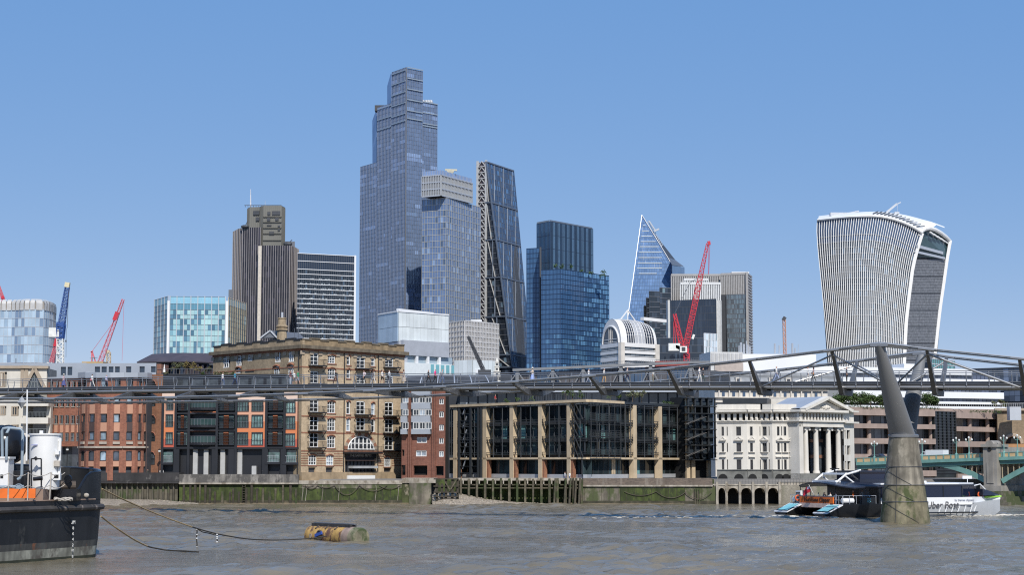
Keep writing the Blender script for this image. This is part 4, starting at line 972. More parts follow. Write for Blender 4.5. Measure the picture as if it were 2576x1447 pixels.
# ------------------------------------------------------------------ cranes
def lattice(mb,p,q,w0,w1,n,th,up=Vector((0,1,0))):
    p,q=Vector(p),Vector(q);t=(q-p).normalized();a=t.cross(up).normalized();b=t.cross(a).normalized()
    C=lambda k,sa,sb:p.lerp(q,k/n)+(a*sa+b*sb)*((w0+(w1-w0)*k/n)/2)
    for sa in (-1,1):
        for sb in (-1,1):mb.bar(C(0,sa,sb),C(n,sa,sb),th,caps=False)
    for k in range(n):
        s=1 if k % 2 else-1
        for sb in (-1,1):mb.bar(C(k,-s,sb),C(k+1,s,sb),th*.7,caps=False);mb.bar(C(k,-1,sb),C(k,1,sb),th*.6,caps=False)
        for sa in (-1,1):mb.bar(C(k,sa,-s),C(k+1,sa,s),th*.7,caps=False)
m_red=mat('crane_red',(.5,.03,.05),.5,var=.1);m_pink=mat('crane_faded_red',(.6,.14,.17),.55,var=.1);m_bluec=mat('crane_blue',(.03,.08,.26),.5,var=.1);m_cw=mat('crane_white',(.7,.7,.66),.6)
r=thing('red_tower_crane',at(1727,910,860),'big red luffing tower crane in front of black slab','crane','tower cranes');Yc=860
b=MB();lattice(b,at(1729,1165,Yc),at(1727,890,Yc),2.6,2.6,24,.4);b.build('mast',m_red,r)
b=MB();lattice(b,at(1722,884,Yc),at(1756,725,Yc),2.6,2.4,22,.27);lattice(b,at(1756,725,Yc),at(1780,613,Yc),2.4,1.1,16,.23);b.build('jib',m_red,r)
b=MB();lattice(b,at(1717,880,Yc),at(1697,790,Yc),2.3,1.2,9,.45);b.bar(at(1695,866,Yc),at(1695,790,Yc),.3);b.bar(at(1700,866,Yc),at(1695,790,Yc),.3);b.build('luffing_frame',m_red,r)
b=MB();b.hexa([at(x,y,Yc+d) for x,y,d in ((1700,876,-1.5),(1732,892,-1.5),(1732,892,1.5),(1700,876,1.5),(1700,868,-1.5),(1734,878,-1.5),(1734,878,1.5),(1700,868,1.5))]);b.build('machine_deck',m_red,r)
b=MB();c=at(1719,879,Yc-2);b.box(c.x-1.7,c.x+1.7,c.y-1,c.y+1,c.z-1.6,c.z+1.4);b.build('cab',m_cw,r);b=MB();b.box(c.x-.9,c.x+.9,c.y-1.05,c.y-1.01,c.z-1.0,c.z+.9);b.build('cab_window',m_dark,r)
b=MB();c=at(1697,874,Yc);b.box(c.x-3,c.x+2.5,c.y-1.5,c.y+1.5,c.z-1.8,c.z+1.8);b.build('counterweight',m_cw,r)
b=MB();b.bar(at(1780,612,Yc),at(1787,611,Yc),1.2,1.8);b.tube(at(1786,612,Yc),at(1783,690,Yc),.09,n=4);b.tube(at(1783.5,612,Yc),at(1781.5,690,Yc),.09,n=4);b.build('head',m_red,r)
b=MB();b.path([at(1697,790,Yc),at(1735,712,Yc),at(1755,700,Yc)],.12,4);b.build('pendant',m_alu_d,r)
b=MB();b.bar(at(1742,853,Yc-1.4),at(1746,842,Yc-1.4),.2,1.1);b.build('name_board',m_cw,r)
r=thing('blue_tower_crane',at(152,912,760),'blue lattice tower crane with white mast and cream jib head','crane','tower cranes');Yc=760
b=MB();lattice(b,at(152,1165,Yc),at(152,852,Yc),2.4,2.4,34,.32);b.build('mast',m_cw,r)
b=MB();lattice(b,at(152,852,Yc),at(154,816,Yc),2.4,3.0,6,.5);b.build('slew_unit',m_bluec,r)
b=MB();lattice(b,at(154,822,Yc),at(169,723,Yc),2.6,1.6,22,.24);b.build('jib',m_bluec,r)
b=MB();b.bar(at(168.5,723,Yc),at(170.5,711,Yc),1.8,2.0);b.build('jib_head',mat('crane_cream2',(.65,.58,.38),.6),r)
b=MB();c=at(140,835,Yc);b.box(c.x-2.6,c.x+1.8,c.y-1.5,c.y+1.5,c.z-2.3,c.z+1.6);b.build('counterweight',m_cw,r)
b=MB();c=at(152,818,Yc);b.box(c.x-1.4,c.x+1.8,c.y-1.5,c.y+1.5,c.z-.6,c.z+1.2);b.build('machine_deck',m_bluec,r)
b=MB();b.tube(at(173.5,716,Yc),at(169,826,Yc),.1,n=4);b.tube(at(167,826,Yc),at(166,900,Yc),.08,n=4);b.tube(at(166,856,Yc),at(166,861,Yc),.35,n=5);b.build('hoist_rope',m_alu_d,r)
def luffer(name,label,base,tip,w,m,board=None,extra=None,Yc=780):
    r=thing(name,at(base[0],base[1]+10,Yc),label,'crane','tower cranes');b=MB();lattice(b,at(*base,Yc),at(*tip,Yc),w,w*.5,24,.17);b.build('jib',m,r)
    b=MB();lattice(b,at(base[0]-4,1165,Yc),at(base[0]-4,base[1],Yc),2,2,24,.28);b.build('mast',m_cw,r)
    if board:MB().bar(at(*board[0],Yc-1),at(*board[1],Yc-1),.2,w*.9).build('name_board',m_red,r)
    if extra:
        b=MB()
        for p,q in extra:b.bar(at(*p,Yc),at(*q,Yc),.5)
        b.build('luffing_frame',m,r);b=MB();b.path([at(*extra[0][1],Yc),at(tip[0]-26,tip[1]+60,Yc),at(tip[0]-18,tip[1]+40,Yc)],.09,4);b.tube(at(tip[0]+2,tip[1]+2,Yc),at(tip[0]-3,tip[1]+155,Yc),.07,n=4);b.build('pendant',m_pink,r)
    return r
luffer('luffing_crane','slim faded red crane jib leaning right above grey penthouse',(251,914),(310,753),1.9,m_pink,((287,806),(295,785)),[((231,914),(231,885)),((241,914),(232,885)),((228,887),(234,883))])
luffer('red_crane_jib','red and white crane jib stub behind the blue crane',(130,912),(146,845),1.8,m_pink,((138,872),(143,853)))
luffer('far_red_crane','tip of a red crane jib above the rounded tower',(10,760),(-3,718),1.6,m_pink,((6,752),(8,745)),Yc=900)
r=thing('cream_crane_mast',at(275,915,800),'short cream crane mast right of the red jib','crane','tower cranes');b=MB();lattice(b,at(276,1165,800),at(273,886,800),1.6,1.6,30,.26);b.bar(at(269,886,800),at(276,884,800),1.2);b.build('mast',mat('crane_tan',(.5,.4,.28),.6),r)
r=thing('orange_crane_mast',at(1975,900,900),'thin orange crane mast standing left of the flared tower','crane','tower cranes');b=MB();lattice(b,at(1981,1165,900),at(1972.5,803,900),1.5,1.3,60,.24);b.build('mast',mat('crane_orange',(.5,.26,.18),.6),r);MB().bar(at(1970,806,900),at(1975,798,900),1.6).build('mast_head',m_dark,r)
# ------------------------------------------------------------------ middle distance
# white glass office box
Y0=560;r=tower('white_glass_box',col(1000,Y0),'white translucent glass box building behind the pub','building')
LFc,RFc=fac(951,Y0+12,1000,Y0),fac(1000,Y0,1126,Y0+14);g_milk=glass('milk_glass',(.62,.66,.66),rough=.3,ior=1.5,tint='object');g_milk_shade=glass('milk_shade',(.34,.43,.52),rough=.25,ior=1.6,tint='object')  # left face's shade is put into a darker, bluish milk glass
ztop,zmid,zlow=RFc.z(1000,785),RFc.z(1000,822),RFc.z(1000,859)
for fc,n,m_ in ((LFc,7,g_milk_shade),(RFc,14,g_milk)):
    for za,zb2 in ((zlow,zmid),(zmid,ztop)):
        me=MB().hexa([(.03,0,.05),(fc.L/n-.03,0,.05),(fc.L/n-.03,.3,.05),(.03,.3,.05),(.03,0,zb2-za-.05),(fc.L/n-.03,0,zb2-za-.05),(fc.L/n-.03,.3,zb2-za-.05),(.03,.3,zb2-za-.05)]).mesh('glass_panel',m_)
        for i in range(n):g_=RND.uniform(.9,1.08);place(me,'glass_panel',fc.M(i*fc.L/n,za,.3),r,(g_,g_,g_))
    MB().fbox(fc,-.1,fc.L,ztop,ztop+.4,-.5,.5).build('parapet',m_white,r)
core2(r,LFc.p(0,0),RFc.p(0,0),RFc.p(RFc.L,0),ztop-.2,k=.985)
gl=fac(1010,Y0-.5,1126,Y0+13);MB().fbox(gl,0,gl.L,RFc.z(1060,897),RFc.z(1060,859.5),-3,.6).build('grey_screen',mat('grey_mesh',(.36,.38,.42),.7,var=.08,vs=.5),r)
MB().fbox(LFc,0,LFc.L+.5,4,zlow-.1,-3,.1).build('lower_wall',bpy.data.materials['grey_mesh'],r)
MB().bar(at(1000,779,Y0+3),at(1088,789,Y0+14),1,.6).build('roof_rail',m_white,r)
m_pw=mat('pale_panel',(.66,.7,.7),.5,var=.04)
MB().fbox(gl,0,gl.L*1.12,RFc.z(1060,915),RFc.z(1060,897.2),-6,-.5).build('window_band',glass('band_glass',(.3,.38,.44),ior=1.5,rough=.15),r)
for x in (1046,1074,1103):MB().fbox(gl,gl.u(x-2.5),gl.u(x+2.5),RFc.z(1060,915),RFc.z(1060,897.2),-.4,.5).build('pier',m_white,r)
MB().fbox(gl,-3,gl.L+1,4,RFc.z(1060,915.2),-6,.8).build('base_wall',m_pw,r)
for k in range(5):x=1078+k*13;MB().fbox(gl,gl.u(x),gl.u(x+8),RFc.z(1060,939),RFc.z(1060,917),.82,.9).build('teal_window',glass('teal_window',(.16,.38,.42),ior=1.5) if k == 0 else bpy.data.materials['teal_window'],r)
# gridded stone office
Y0=640;r=tower('pale_gridded_office',col(1168,Y0),'pale grey office with tight window grid right of white box','office block')
LFc,RFc=fac(1126,Y0+10,1168,Y0),fac(1168,Y0,1253,Y0+16);gm,vm,hm=MB(),MB(),MB();z=RFc.z(1168,807)
for fc,n in ((LFc,11),(RFc,22)):curtain(gm,vm,hm,[fc.p(0,4),fc.p(fc.L,4),fc.p(fc.L,z),fc.p(0,z)],n,30,tints((5,(1,1,1)),(2,(.5,.5,.5)),(2,(2,2,2))),mw=.3,md=.35,bw=.42,bd=.3)
finish(r,gm,glass('grid_office_glass',(.13,.14,.17),tint='face',ior=1.5),vm,mat('grid_stone',(.5,.49,.48),.7),hm,mat('grid_stone_band',(.52,.51,.5),.7))
core2(r,LFc.p(0,0),RFc.p(0,0),RFc.p(RFc.L,0),z-.3);MB().box(at(1185,804,650).x,at(1212,804,650).x,648,656,z-1,z+1).build('roof_plant',m_white,r)
Y0=540;r=tower('white_roof_cube',col(1195,Y0),'low white glass cube beside the dark derrick','building')
LFc,RFc=fac(1143,Y0+4,1188,Y0),fac(1188,Y0,1246,Y0+6)
for fc,n in ((LFc,4),(RFc,6)):
    me=MB().box(.04,fc.L/n-.04,0,.3,4,RFc.z(1188,906)).mesh('glass_panel',g_milk)
    for i in range(n):g_=RND.uniform(.85,1.05);place(me,'glass_panel',fc.M(i*fc.L/n,0,.3),r,(g_,g_*1.01,g_*1.02))
core2(r,LFc.p(0,0),RFc.p(0,0),RFc.p(RFc.L,0),RFc.z(1188,907),k=.97);MB().fbox(RFc,RFc.u(1194),RFc.u(1205),RFc.z(1195,941),RFc.z(1195,929),.3,.5).build('hatch',m_white,r)
r=thing('dark_derrick',at(1218,941,470),'dark lattice derrick arm leaning left above the domed louvre roof','crane');b=MB();lattice(b,at(1216,932,470),at(1178,848,470),1.0,.6,14,.22);b.bar(at(1216,934,470),at(1192,880,470),.75);b.bar(at(1192,880,470),at(1177,846,470),.5);b.build('boom',m_dark,r)
b=MB();c=at(1218,936,470);b.box(c.x-1.6,c.x+1.8,c.y-1,c.y+1,4,c.z+.5);b.build('base',m_dark,r);b=MB();b.bar(at(1196,890,470),at(1206,910,470),.15);b.bar(at(1201,908,470),at(1212,909,470),.5,.4);b.build('hook_block',m_dark,r)
# white church steeple
r=thing('church_steeple',at(1250,990,470),'small white tiered church steeple behind the footbridge','steeple');c=at(1250,990,470);s_=470/4500;m_st=mat('portland_stone',(.6,.58,.53),.8,var=.15,vs=.6)
zz=lambda y:pz(y,470)
for k,(y0,y1,w) in enumerate(((1000,962,26),(960,947,22),(945,936,16),(934,924,11),(922,912,8))):
    MB().box(c.x-w/2*s_,c.x+w/2*s_,c.y-w/2*s_,c.y+w/2*s_,4 if k == 0 else zz(y0+2),zz(y1)).build('stage',m_st,r)
    MB().box(c.x-(w/2+1.4)*s_,c.x+(w/2+1.4)*s_,c.y-(w/2+1.4)*s_,c.y+(w/2+1.4)*s_,zz(y1),zz(y1-1.8)).build('cornice',m_st,r)
    for q in range(3 if k<2 else 1):u=(q-1)*w*.3*s_ if k<2 else 0;MB().box(c.x+u-.28,c.x+u+.28,c.y-w/2*s_-.02,c.y-w/2*s_+.1,zz(y0-2),zz(y1+3)).build('opening',m_dark,r)
MB().lathe((c.x,c.y,zz(911)),[(.42,0),(.3,.5),(.14,1.1),(.05,2.2),(.02,2.8)],8).build('spirelet',m_st,r)

# truss roofed station office
Y0=430;r=tower('truss_office',col(1540,Y0),'low grey office with exposed steel roof trusses behind footbridge','office block')
FC=fac(1255,Y0+14,1800,Y0-6);m_tr=mat('truss_grey',(.24,.245,.25),.6,.1,var=.1)
topz=lambda x:FC.z(x,932-(x-1293)*.045 if x<1745 else 912)
for xa,xb in ((1293,1393),(1393,1565),(1565,1745),(1745,1790)):MB().bar(FC.p(FC.u(xa),topz(xa),.5),FC.p(FC.u(xb),topz(xb),.5),.9,.6).build('top_chord',m_tr,r)
MB().fbox(FC,0,FC.L,4,topz(1293)-1,-14,-1).build('wall',m_dark,r)
g_st=glass('station_glass',(.045,.08,.14),tint='object');m_lou=mat('brown_louvre',(.1,.095,.1),.7)
for k in range(18):
    x0=1296+k*27.4;x1=x0+26;lou=(k // 2) % 2 == 0;o=MB();o.fbox(FC,FC.u(x0),FC.u(x1),FC.z(1500,966),topz(x0)-.6,-1,-.3);pz_=o.build('louvre_panel' if lou else 'glass_panel',m_lou if lou else g_st,r)
    for t_ in (.33,.66):MB().fbox(FC,FC.u(x0+26*t_)-.06,FC.u(x0+26*t_)+.06,FC.z(1500,966),topz(x0)-.6,-.3,-.2).build('mullion',m_alu_d,r)
for x in (1304,1393,1470,1565,1640,1742):
    MB().bar(FC.p(FC.u(x),topz(x),.4),FC.p(FC.u(x),FC.z(x,966),.4),.6,.7,ref=FC.t).build('truss_post',m_tr,r)
    for dx in (-22,22):MB().bar(FC.p(FC.u(x),topz(x)-.5,.5),FC.p(FC.u(x+dx),FC.z(x,966),.5),.25).build('truss_diagonal',m_tr,r)
b=MB()
for k in range(60):x=1440+k*5.5;b.bar(FC.p(FC.u(x),topz(x)+.2,0),FC.p(FC.u(x),topz(x)+1.0,0),.06)
b.bar(FC.p(FC.u(1440),topz(1440)+1,0),FC.p(FC.u(1765),topz(1745)+1,0),.08);b.build('roof_railing',m_alu_d,r,kind='stuff')
b=MB();c=at(1690,915,440);b.box(c.x-4,c.x+4,c.y,c.y+3,c.z-1,c.z+.6);b.build('red_roof_box',mat('roof_red',(.3,.06,.05),.7),r)
# white roof plant building right of it
Y0=470;r=tower('white_plant_building',col(1900,Y0),'white rooftop plant block with louvres above grey dormers','building')
FC=fac(1790,Y0,2062,Y0+4);MB().fbox(FC,0,FC.u(1872),FC.z(1830,935),FC.z(1830,886),-12,0).build('louvred_box',mat('louvre_white',(.55,.55,.54),.6),r)
b=MB()
for k in range(8):x=1793+k*10;b.fbox(FC,FC.u(x),FC.u(x+7),FC.z(1830,912),FC.z(1830,890),.02,.14)
b.build('louvres',mat('louvre_off_white',(.45,.45,.45),.6),r,kind='stuff')
MB().fbox(FC,FC.u(1872)+.05,FC.L,FC.z(1900,938),FC.z(1900,890),-14,-1.5).build('white_wall',m_white,r)
MB().fbox(FC,FC.u(1800),FC.u(1872),FC.z(1830,936),FC.z(1830,913),-10,.4).build('stone_wall',mat('pinkish_stone',(.42,.36,.32),.8),r)
MB().fbox(FC,-8,FC.L+6,4,FC.z(1830,945),-12,.6).build('lower_wall',m_roofgrey,r)
m_slate=mat('slate',(.24,.25,.26),.7,var=.2,vs=.6)
for k in range(6):
    x=1806+k*42;MB().fbox(FC,FC.u(x),FC.u(x+14),FC.z(1830,964),FC.z(1830,951),.6,2.2).build('dormer',m_white_st,r);MB().fbox(FC,FC.u(x+3),FC.u(x+11),FC.z(1830,963),FC.z(1830,954),2.2,2.25).build('dormer_window',m_dark,r)
MB().hexa([FC.p(-8,FC.z(1830,962),2),FC.p(FC.L+6,FC.z(1830,962),2),FC.p(FC.L+6,FC.z(1830,962),-6),FC.p(-8,FC.z(1830,962),-6),FC.p(-8,FC.z(1830,938),-1),FC.p(FC.L+6,FC.z(1830,938),-1),FC.p(FC.L+6,FC.z(1830,938),-6),FC.p(-8,FC.z(1830,938),-6)]).build('mansard',m_slate,r)
b=MB()
for x,y0,y1,w in ((1859,870,890,.3),(1864,862,890,.5),(1871,866,890,.6),(1878,858,890,.35),(1880,868,890,.7),(1886,872,890,.5),(1949,865,890,.5),(1960,869,890,.3),(1993,864,892,.6),(2000,876,892,.35),(2008,866,892,.15)):b.tube(at(x,y1,Y0+5),at(x,y0,Y0+5),w*.5,n=6)
b.build('antennas',m_alu,r,kind='stuff')
# cream classical building below
Y0=380;r=tower('cream_classical_building',col(1900,Y0),'cream stone classical building showing under the footbridge','building')
FC=fac(1800,Y0,2085,Y0+6);MB().fbox(FC,0,FC.L,4,FC.z(1900,978),-10,0).build('wall',m_white_st,r)
for y in (980,1000,1012):MB().fbox(FC,-.2,FC.L,FC.z(1900,y+2),FC.z(1900,y),0,.6).build('cornice',m_white_st,r)
for k in range(10):x=1818+k*26;MB().fbox(FC,FC.u(x),FC.u(x+7),FC.z(1900,998),FC.z(1900,986),.02,.1).build('window',g_st,r)
for k in range(11):x=1808+k*26;MB().fbox(FC,FC.u(x),FC.u(x+3),FC.z(1900,1000),FC.z(1900,982),.02,.4).build('pilaster',m_white_st,r)
# long white office, right
Y0=480;r=tower('long_white_office',col(2300,Y0),'long white banded office with dark window strips behind footbridge','office block')
FC=fac(2055,Y0,2525,Y0+20)
MB().fbox(FC,0,FC.L,4,FC.z(2280,943),-20,-1.2).build('core',m_dark,r)
for y0,y1,d in ((926,942,0),(952,966,.5),(985,1001,1.0),(1010,1016,1.5),(1022,1034,2)):MB().fbox(FC,0,FC.u(2452) if y0 == 926 else FC.L,FC.z(2280,y1),FC.z(2280,y0),-16 if y0 == 926 else-1.5,d).build('white_band',m_white,r)
g_bf=glass('band_facade_glass',(.05,.06,.09),tint='object')
for ya,yb,d in ((942,952,-.6),(966,985,-.5),(1001,1010,0)):
    n=46;me=MB().box(.06,FC.L/n-.06,0,.2,0,FC.z(2280,ya)-FC.z(2280,yb)).mesh('window',g_bf)
    for i in range(n):g_=RND.choice((.7,1,1,1.6));place(me,'window',FC.M(i*FC.L/n,FC.z(2280,yb),d),r,(g_,g_,g_))
MB().fbox(FC,FC.u(2285),FC.u(2330),FC.z(2280,927),FC.z(2280,915),-10,-1).build('roof_plant',m_white,r)
r=tower('teal_roof_block',col(2380,560),'small teal glass block right of the flared tower base','building');FC=fac(2350,560,2408,562);gm,vm,hm=MB(),MB(),MB()
curtain(gm,vm,hm,[FC.p(0,4),FC.p(FC.L,4),FC.p(FC.L,FC.z(2380,908)),FC.p(0,FC.z(2380,903))],12,22,tints((3,(.5,.6,.6)),(1,(.9,1,1))),mw=.15,md=.1,bw=.3,bd=.1);finish(r,gm,g_teal_f,vm,m_alu_d,hm,m_alu);MB().fbox(FC,0,FC.L,4,FC.z(2380,910),-10,-.2).build('core',m_dark,r)
r=tower('navy_panel_office',col(2520,520),'navy and grey panelled office at the right edge','office block');FC=fac(2450,530,2640,515);MB().fbox(FC,0,FC.L,4,FC.z(2500,927),-12,-.2).build('core',m_dark,r)
gp=glass('panel_glass',(.07,.09,.13),tint='object')
for j,(ya,yb) in enumerate(((929,940),(940,951),(951,962),(962,973),(973,985),(985,998),(998,1012))):
    n=14;me=MB().box(.04,FC.L/n-.04,0,.2,0.04,FC.z(2500,ya)-FC.z(2500,yb)-.04).mesh('facade_panel',gp)
    for i in range(n):g_=RND.choice((.4,.7,1,1.6,2.6));place(me,'facade_panel',FC.M(i*FC.L/n,FC.z(2500,yb)),r,(g_,g_,g_))
MB().fbox(FC,0,FC.L,FC.z(2500,929),FC.z(2500,926),-1,.3).build('cornice',m_dark,r)
# dark louvred barrel roof
Y0=352;r=tower('louvred_barrel_roof',col(1130,Y0),'dark curved louvred roof behind footbridge beside the pub','building')
m_lv=mat('louvre_navy',(.035,.04,.05),.5,.2);N=12;xs_=[1010+k*20 for k in range(13)]
def roofp(x,t):hgt=945+3*((x-1130)/120)**2;y=975-(975-hgt)*math.sin(t*math.pi/2);return at(x,y,Y0+8*(1-math.cos(t*math.pi/2)))
MB().grid([[roofp(x,t/N) for t in range(N+1)] for x in xs_]).build('roof_shell',m_lv,r,smooth=True)
for k in range(1,N):MB().path([roofp(x,k/N)+Vector((0,-.2,.05)) for x in xs_],.09,4).build('louvre',m_alu_d,r)
for k in range(6):
    x=1028+k*38;MB().path([roofp(x+(x-1130)*.12*(1-t/6)*1.5,t/6)+Vector((0,-.3,.1)) for t in range(7)],.12,4).build('rib',m_alu,r)
FC=fac(1005,Y0,1255,Y0);MB().fbox(FC,0,FC.L,4,FC.z(1100,974),-10,-.1).build('wall',m_lv,r)
# dark mansard building with roof terrace, left
Y0=352;r=tower('dark_mansard_building',col(440,Y0),'dark hipped roof pavilion with glazed walls above roof terrace','building')
m_man=mat('dark_copper',(.065,.05,.055),.6,var=.2,vs=.4);a=[at(344,911,Y0),at(462,909,Y0-8),at(540,912,Y0-2)]
rf=MB();tops=[at(383,891,Y0+6),at(462,888,Y0-1),at(540,891,Y0+4)];eav=[at(344,913.5,Y0),at(462,911.5,Y0-8),at(540,914,Y0-2)]
rf.quad(a[0],a[1],tops[1],tops[0]);rf.quad(a[1],a[2],tops[2],tops[1]);rf.quad(eav[0],eav[1],a[1],a[0]);rf.quad(eav[1],eav[2],a[2],a[1]);rf.quad(tops[0],tops[1],tops[2],at(500,891,Y0+20));rf.quad(eav[0]+Vector((0,14,0)),eav[1],eav[0],eav[0]+Vector((0,12,0)));rf.build('roof',m_man,r)
for p,q in ((a[0],a[1]),(a[1],a[2])):
    pp=[p+Vector((1.2,2,0)),q+Vector((0,2,0))];fc=Fac(pp[0],pp[1]);z1=p.z-.4;z0=pz(945,Y0)
    MB().fbox(fc,0,fc.L,4,z1,-6,-.3).build('wall',m_dark,r);n=5
    for i in range(n+1):MB().fbox(fc,i*fc.L/n-.28,i*fc.L/n+.28,z0,z1,-.3,.3).build('pier',m_man,r)
    for i in range(n):MB().fbox(fc,i*fc.L/n+.35,(i+1)*fc.L/n-.35,z0,z1-.2,-.25,-.1).build('window',glass('pavilion_glass',(.03,.045,.07)) if 'pavilion_glass' not in bpy.data.materials else bpy.data.materials['pavilion_glass'],r)
# grey clad penthouse and low roofs, far left
Y0=330;r=tower('grey_clad_penthouse',col(190,Y0),'grey zinc clad penthouse storey above red brick building','building')
m_zinc=mat('zinc',(.42,.45,.49),.45,.3,var=.07,vs=.3);FC=fac(-60,Y0,388,Y0-3);h_=[]
wins=[(147,160),(164,176),(233,246),(250,263),(268,280),(284,296),(312,325),(346,359),(375,387)]
MB().fbox(FC,FC.u(-60),FC.u(200),FC.z(100,950),FC.z(100,912),-5,-2.5).build('upper_roof',m_zinc,r)
b=MB();pierced(b,FC,FC.u(100),FC.L,FC.z(250,950),FC.z(250,914.5),[(FC.u(x0),FC.u(x1),FC.z(250,938 if x0>200 else 944),FC.z(250,923)) for x0,x1 in wins],t=.3);b.build('wall',m_zinc,r)
for x0,x1 in wins:MB().fbox(FC,FC.u(x0),FC.u(x1),FC.z(250,938 if x0>200 else 944),FC.z(250,923),-.4,-.28).build('window',bpy.data.materials['pavilion_glass'],r)
MB().fbox(FC,FC.u(100),FC.L,4,FC.z(250,914.8),-6,-.42).build('core',m_dark,r)
MB().fbox(FC,FC.u(186),FC.u(240),FC.z(200,915),FC.z(200,908),-6,-3).build('plywood_hoarding',mat('ply',(.45,.32,.15),.8),r)
c0=at(376,914,Y0-3);MB().fbox(FC,FC.u(388)+.02,FC.u(400),4,FC.z(390,916),-5,-.3).build('brick_pier',brickmat('pier_brick',(.22,.09,.055),(.27,.11,.07),(.25,.18,.14)),r)
b=MB()
for x,y0,y1 in ((40,914,902),(140,912,893),(146,900,893),(232,908,900),(238,905,899)):b.bar(at(x,y0,Y0),at(x,y1,Y0),.12)
b.bar(at(136,894,Y0),at(155,893,Y0),.1);b.bar(at(226,902,Y0),at(245,900,Y0),.08);b.build('aerials',m_alu_d,r,kind='stuff')
# ------------------------------------------------------------------ riverside buildings
m_wfr=mat('white_window_frame',(.78,.78,.76),.5,var=.03);m_dfr=mat('dark_window_frame',(.035,.04,.045),.5);m_gfr=mat('grey_window_frame',(.2,.22,.22),.5)
g_win=glass('window_glass',(.06,.07,.08),tint='object',ior=1.6,var=.5,vs=.9)
g_wint=glass('window_glass_teal',(.085,.145,.145),tint='object',ior=1.6,var=.5,vs=.9)
m_cream=mat('cream_render',(.62,.585,.52),.8,var=.06,vs=.4,streak=.1)
m_tan=mat('tan_stone',(.38,.31,.235),.85,var=.1,vs=.5,streak=.1)
m_iron=mat('black_iron',(.018,.018,.02),.5)
m_black=mat('black_cladding',(.018,.019,.023),.45,var=.2,vs=.4)
WC=lambda:RND.choice([(.5,.5,.5),(.8,.8,.8),(1,1,1),(1.5,1.5,1.5),(3,3,2.9)])
def railing_panel(mb,fc,u0,u1,z0,h,d,n):
    for i in range(n+1):u=u0+(u1-u0)*i/n;mb.fbox(fc,u-.015,u+.015,z0,z0+h,d,d+.03)
    for z in (z0,z0+h):mb.fbox(fc,u0,u1,z-.025,z+.025,d-.01,d+.04)

# --- cream flats, far left
Y0=312;r=thing('cream_flats',col(40,Y0),'cream flats with tan bands and triangular gable window at far left','building');FC=fac(-120,Y0,112,Y0+1)
H=[hole(FC,*w) for w in ((0,12,1022,1046),(28,44,1023,1047),(28,44,1069,1085),(-30,-14,1022,1046),(0,11,936,975))]
b=MB();pierced(b,FC,0,FC.u(54),4,FC.z(0,923),H,.35);pierced(b,FC,FC.u(54),FC.L,FC.z(0,985),FC.z(0,927),[],.35);b.build('wall',m_cream,r)
MB().fbox(FC,0,FC.L,4,FC.z(0,926),-9,-.4).build('core',mat('cream_core',(.3,.28,.25),.9),r)
for w in ((0,12,1022,1046),(28,44,1023,1047),(28,44,1069,1085),(-30,-14,1022,1046),(0,11,936,975)):window(FC,r,*w,'flat',m_tan,g_win,nx=2,ny=1,fw=.2,color=WC(),depth=.3)
for x in (46,56):MB().fbox(FC,FC.u(x),FC.u(x)+.6,FC.z(0,985),FC.z(0,920),0,.2).build('pilaster',m_tan,r)
MB().fbox(FC,0,FC.L+.3,FC.z(0,927.5),FC.z(0,921),-1,.45).build('cornice',m_tan,r)
ga,gb,gt=FC.uz(62,977),FC.uz(113,977),FC.uz(88,927)
b=MB()
for (ua,za),(ub,zb2) in ((ga,gt),(gb,gt)):b.bar(FC.p(ua,za,.35),FC.p(ub,zb2,.35),.5,.55)
b.build('gable_frame',m_tan,r);b=MB();b.tri(FC.p(ga[0]+.4,ga[1],.12),FC.p(gb[0]-.4,gb[1],.12),FC.p(gt[0],gt[1]-.5,.12));b.build('gable_glass',g_win,r);b=MB()
for f_ in (.3,.5,.7):u=ga[0]+(gb[0]-ga[0])*f_;b.bar(FC.p(u,ga[1],.2),FC.p(gt[0]+(u-gt[0])*.3,ga[1]+(gt[1]-ga[1])*.62,.2),.1)
b.bar(FC.p(ga[0]+.8,ga[1]+1.1,.2),FC.p(gb[0]-.8,ga[1]+1.1,.2),.1);b.build('gable_bars',m_gfr,r)
BF_=fac(54,Y0-1,124,Y0-1)
for k,(yt,yb) in enumerate(((1009,1023),(1047,1067),(1089,1100))):
    MB().fbox(BF_,0,BF_.L,BF_.z(90,yb),BF_.z(90,yt+5),-2,1.6).build('balcony_slab',m_cream,r);u=MB();railing_panel(u,BF_,BF_.u(74),BF_.L-.1,BF_.z(90,yt+5),.95,1.45,14);u.build('balcony_rail',m_gfr,r,kind='stuff')
    MB().fbox(BF_,BF_.u(74),BF_.u(114),BF_.z(90,yb+24),BF_.z(90,yb),-1.99,-1.6).build('balcony_door',g_win,r)
for x in (54,114):MB().fbox(BF_,BF_.u(x),BF_.u(x)+.7,4,BF_.z(90,1005),-1.5,0).build('pier',m_cream,r)

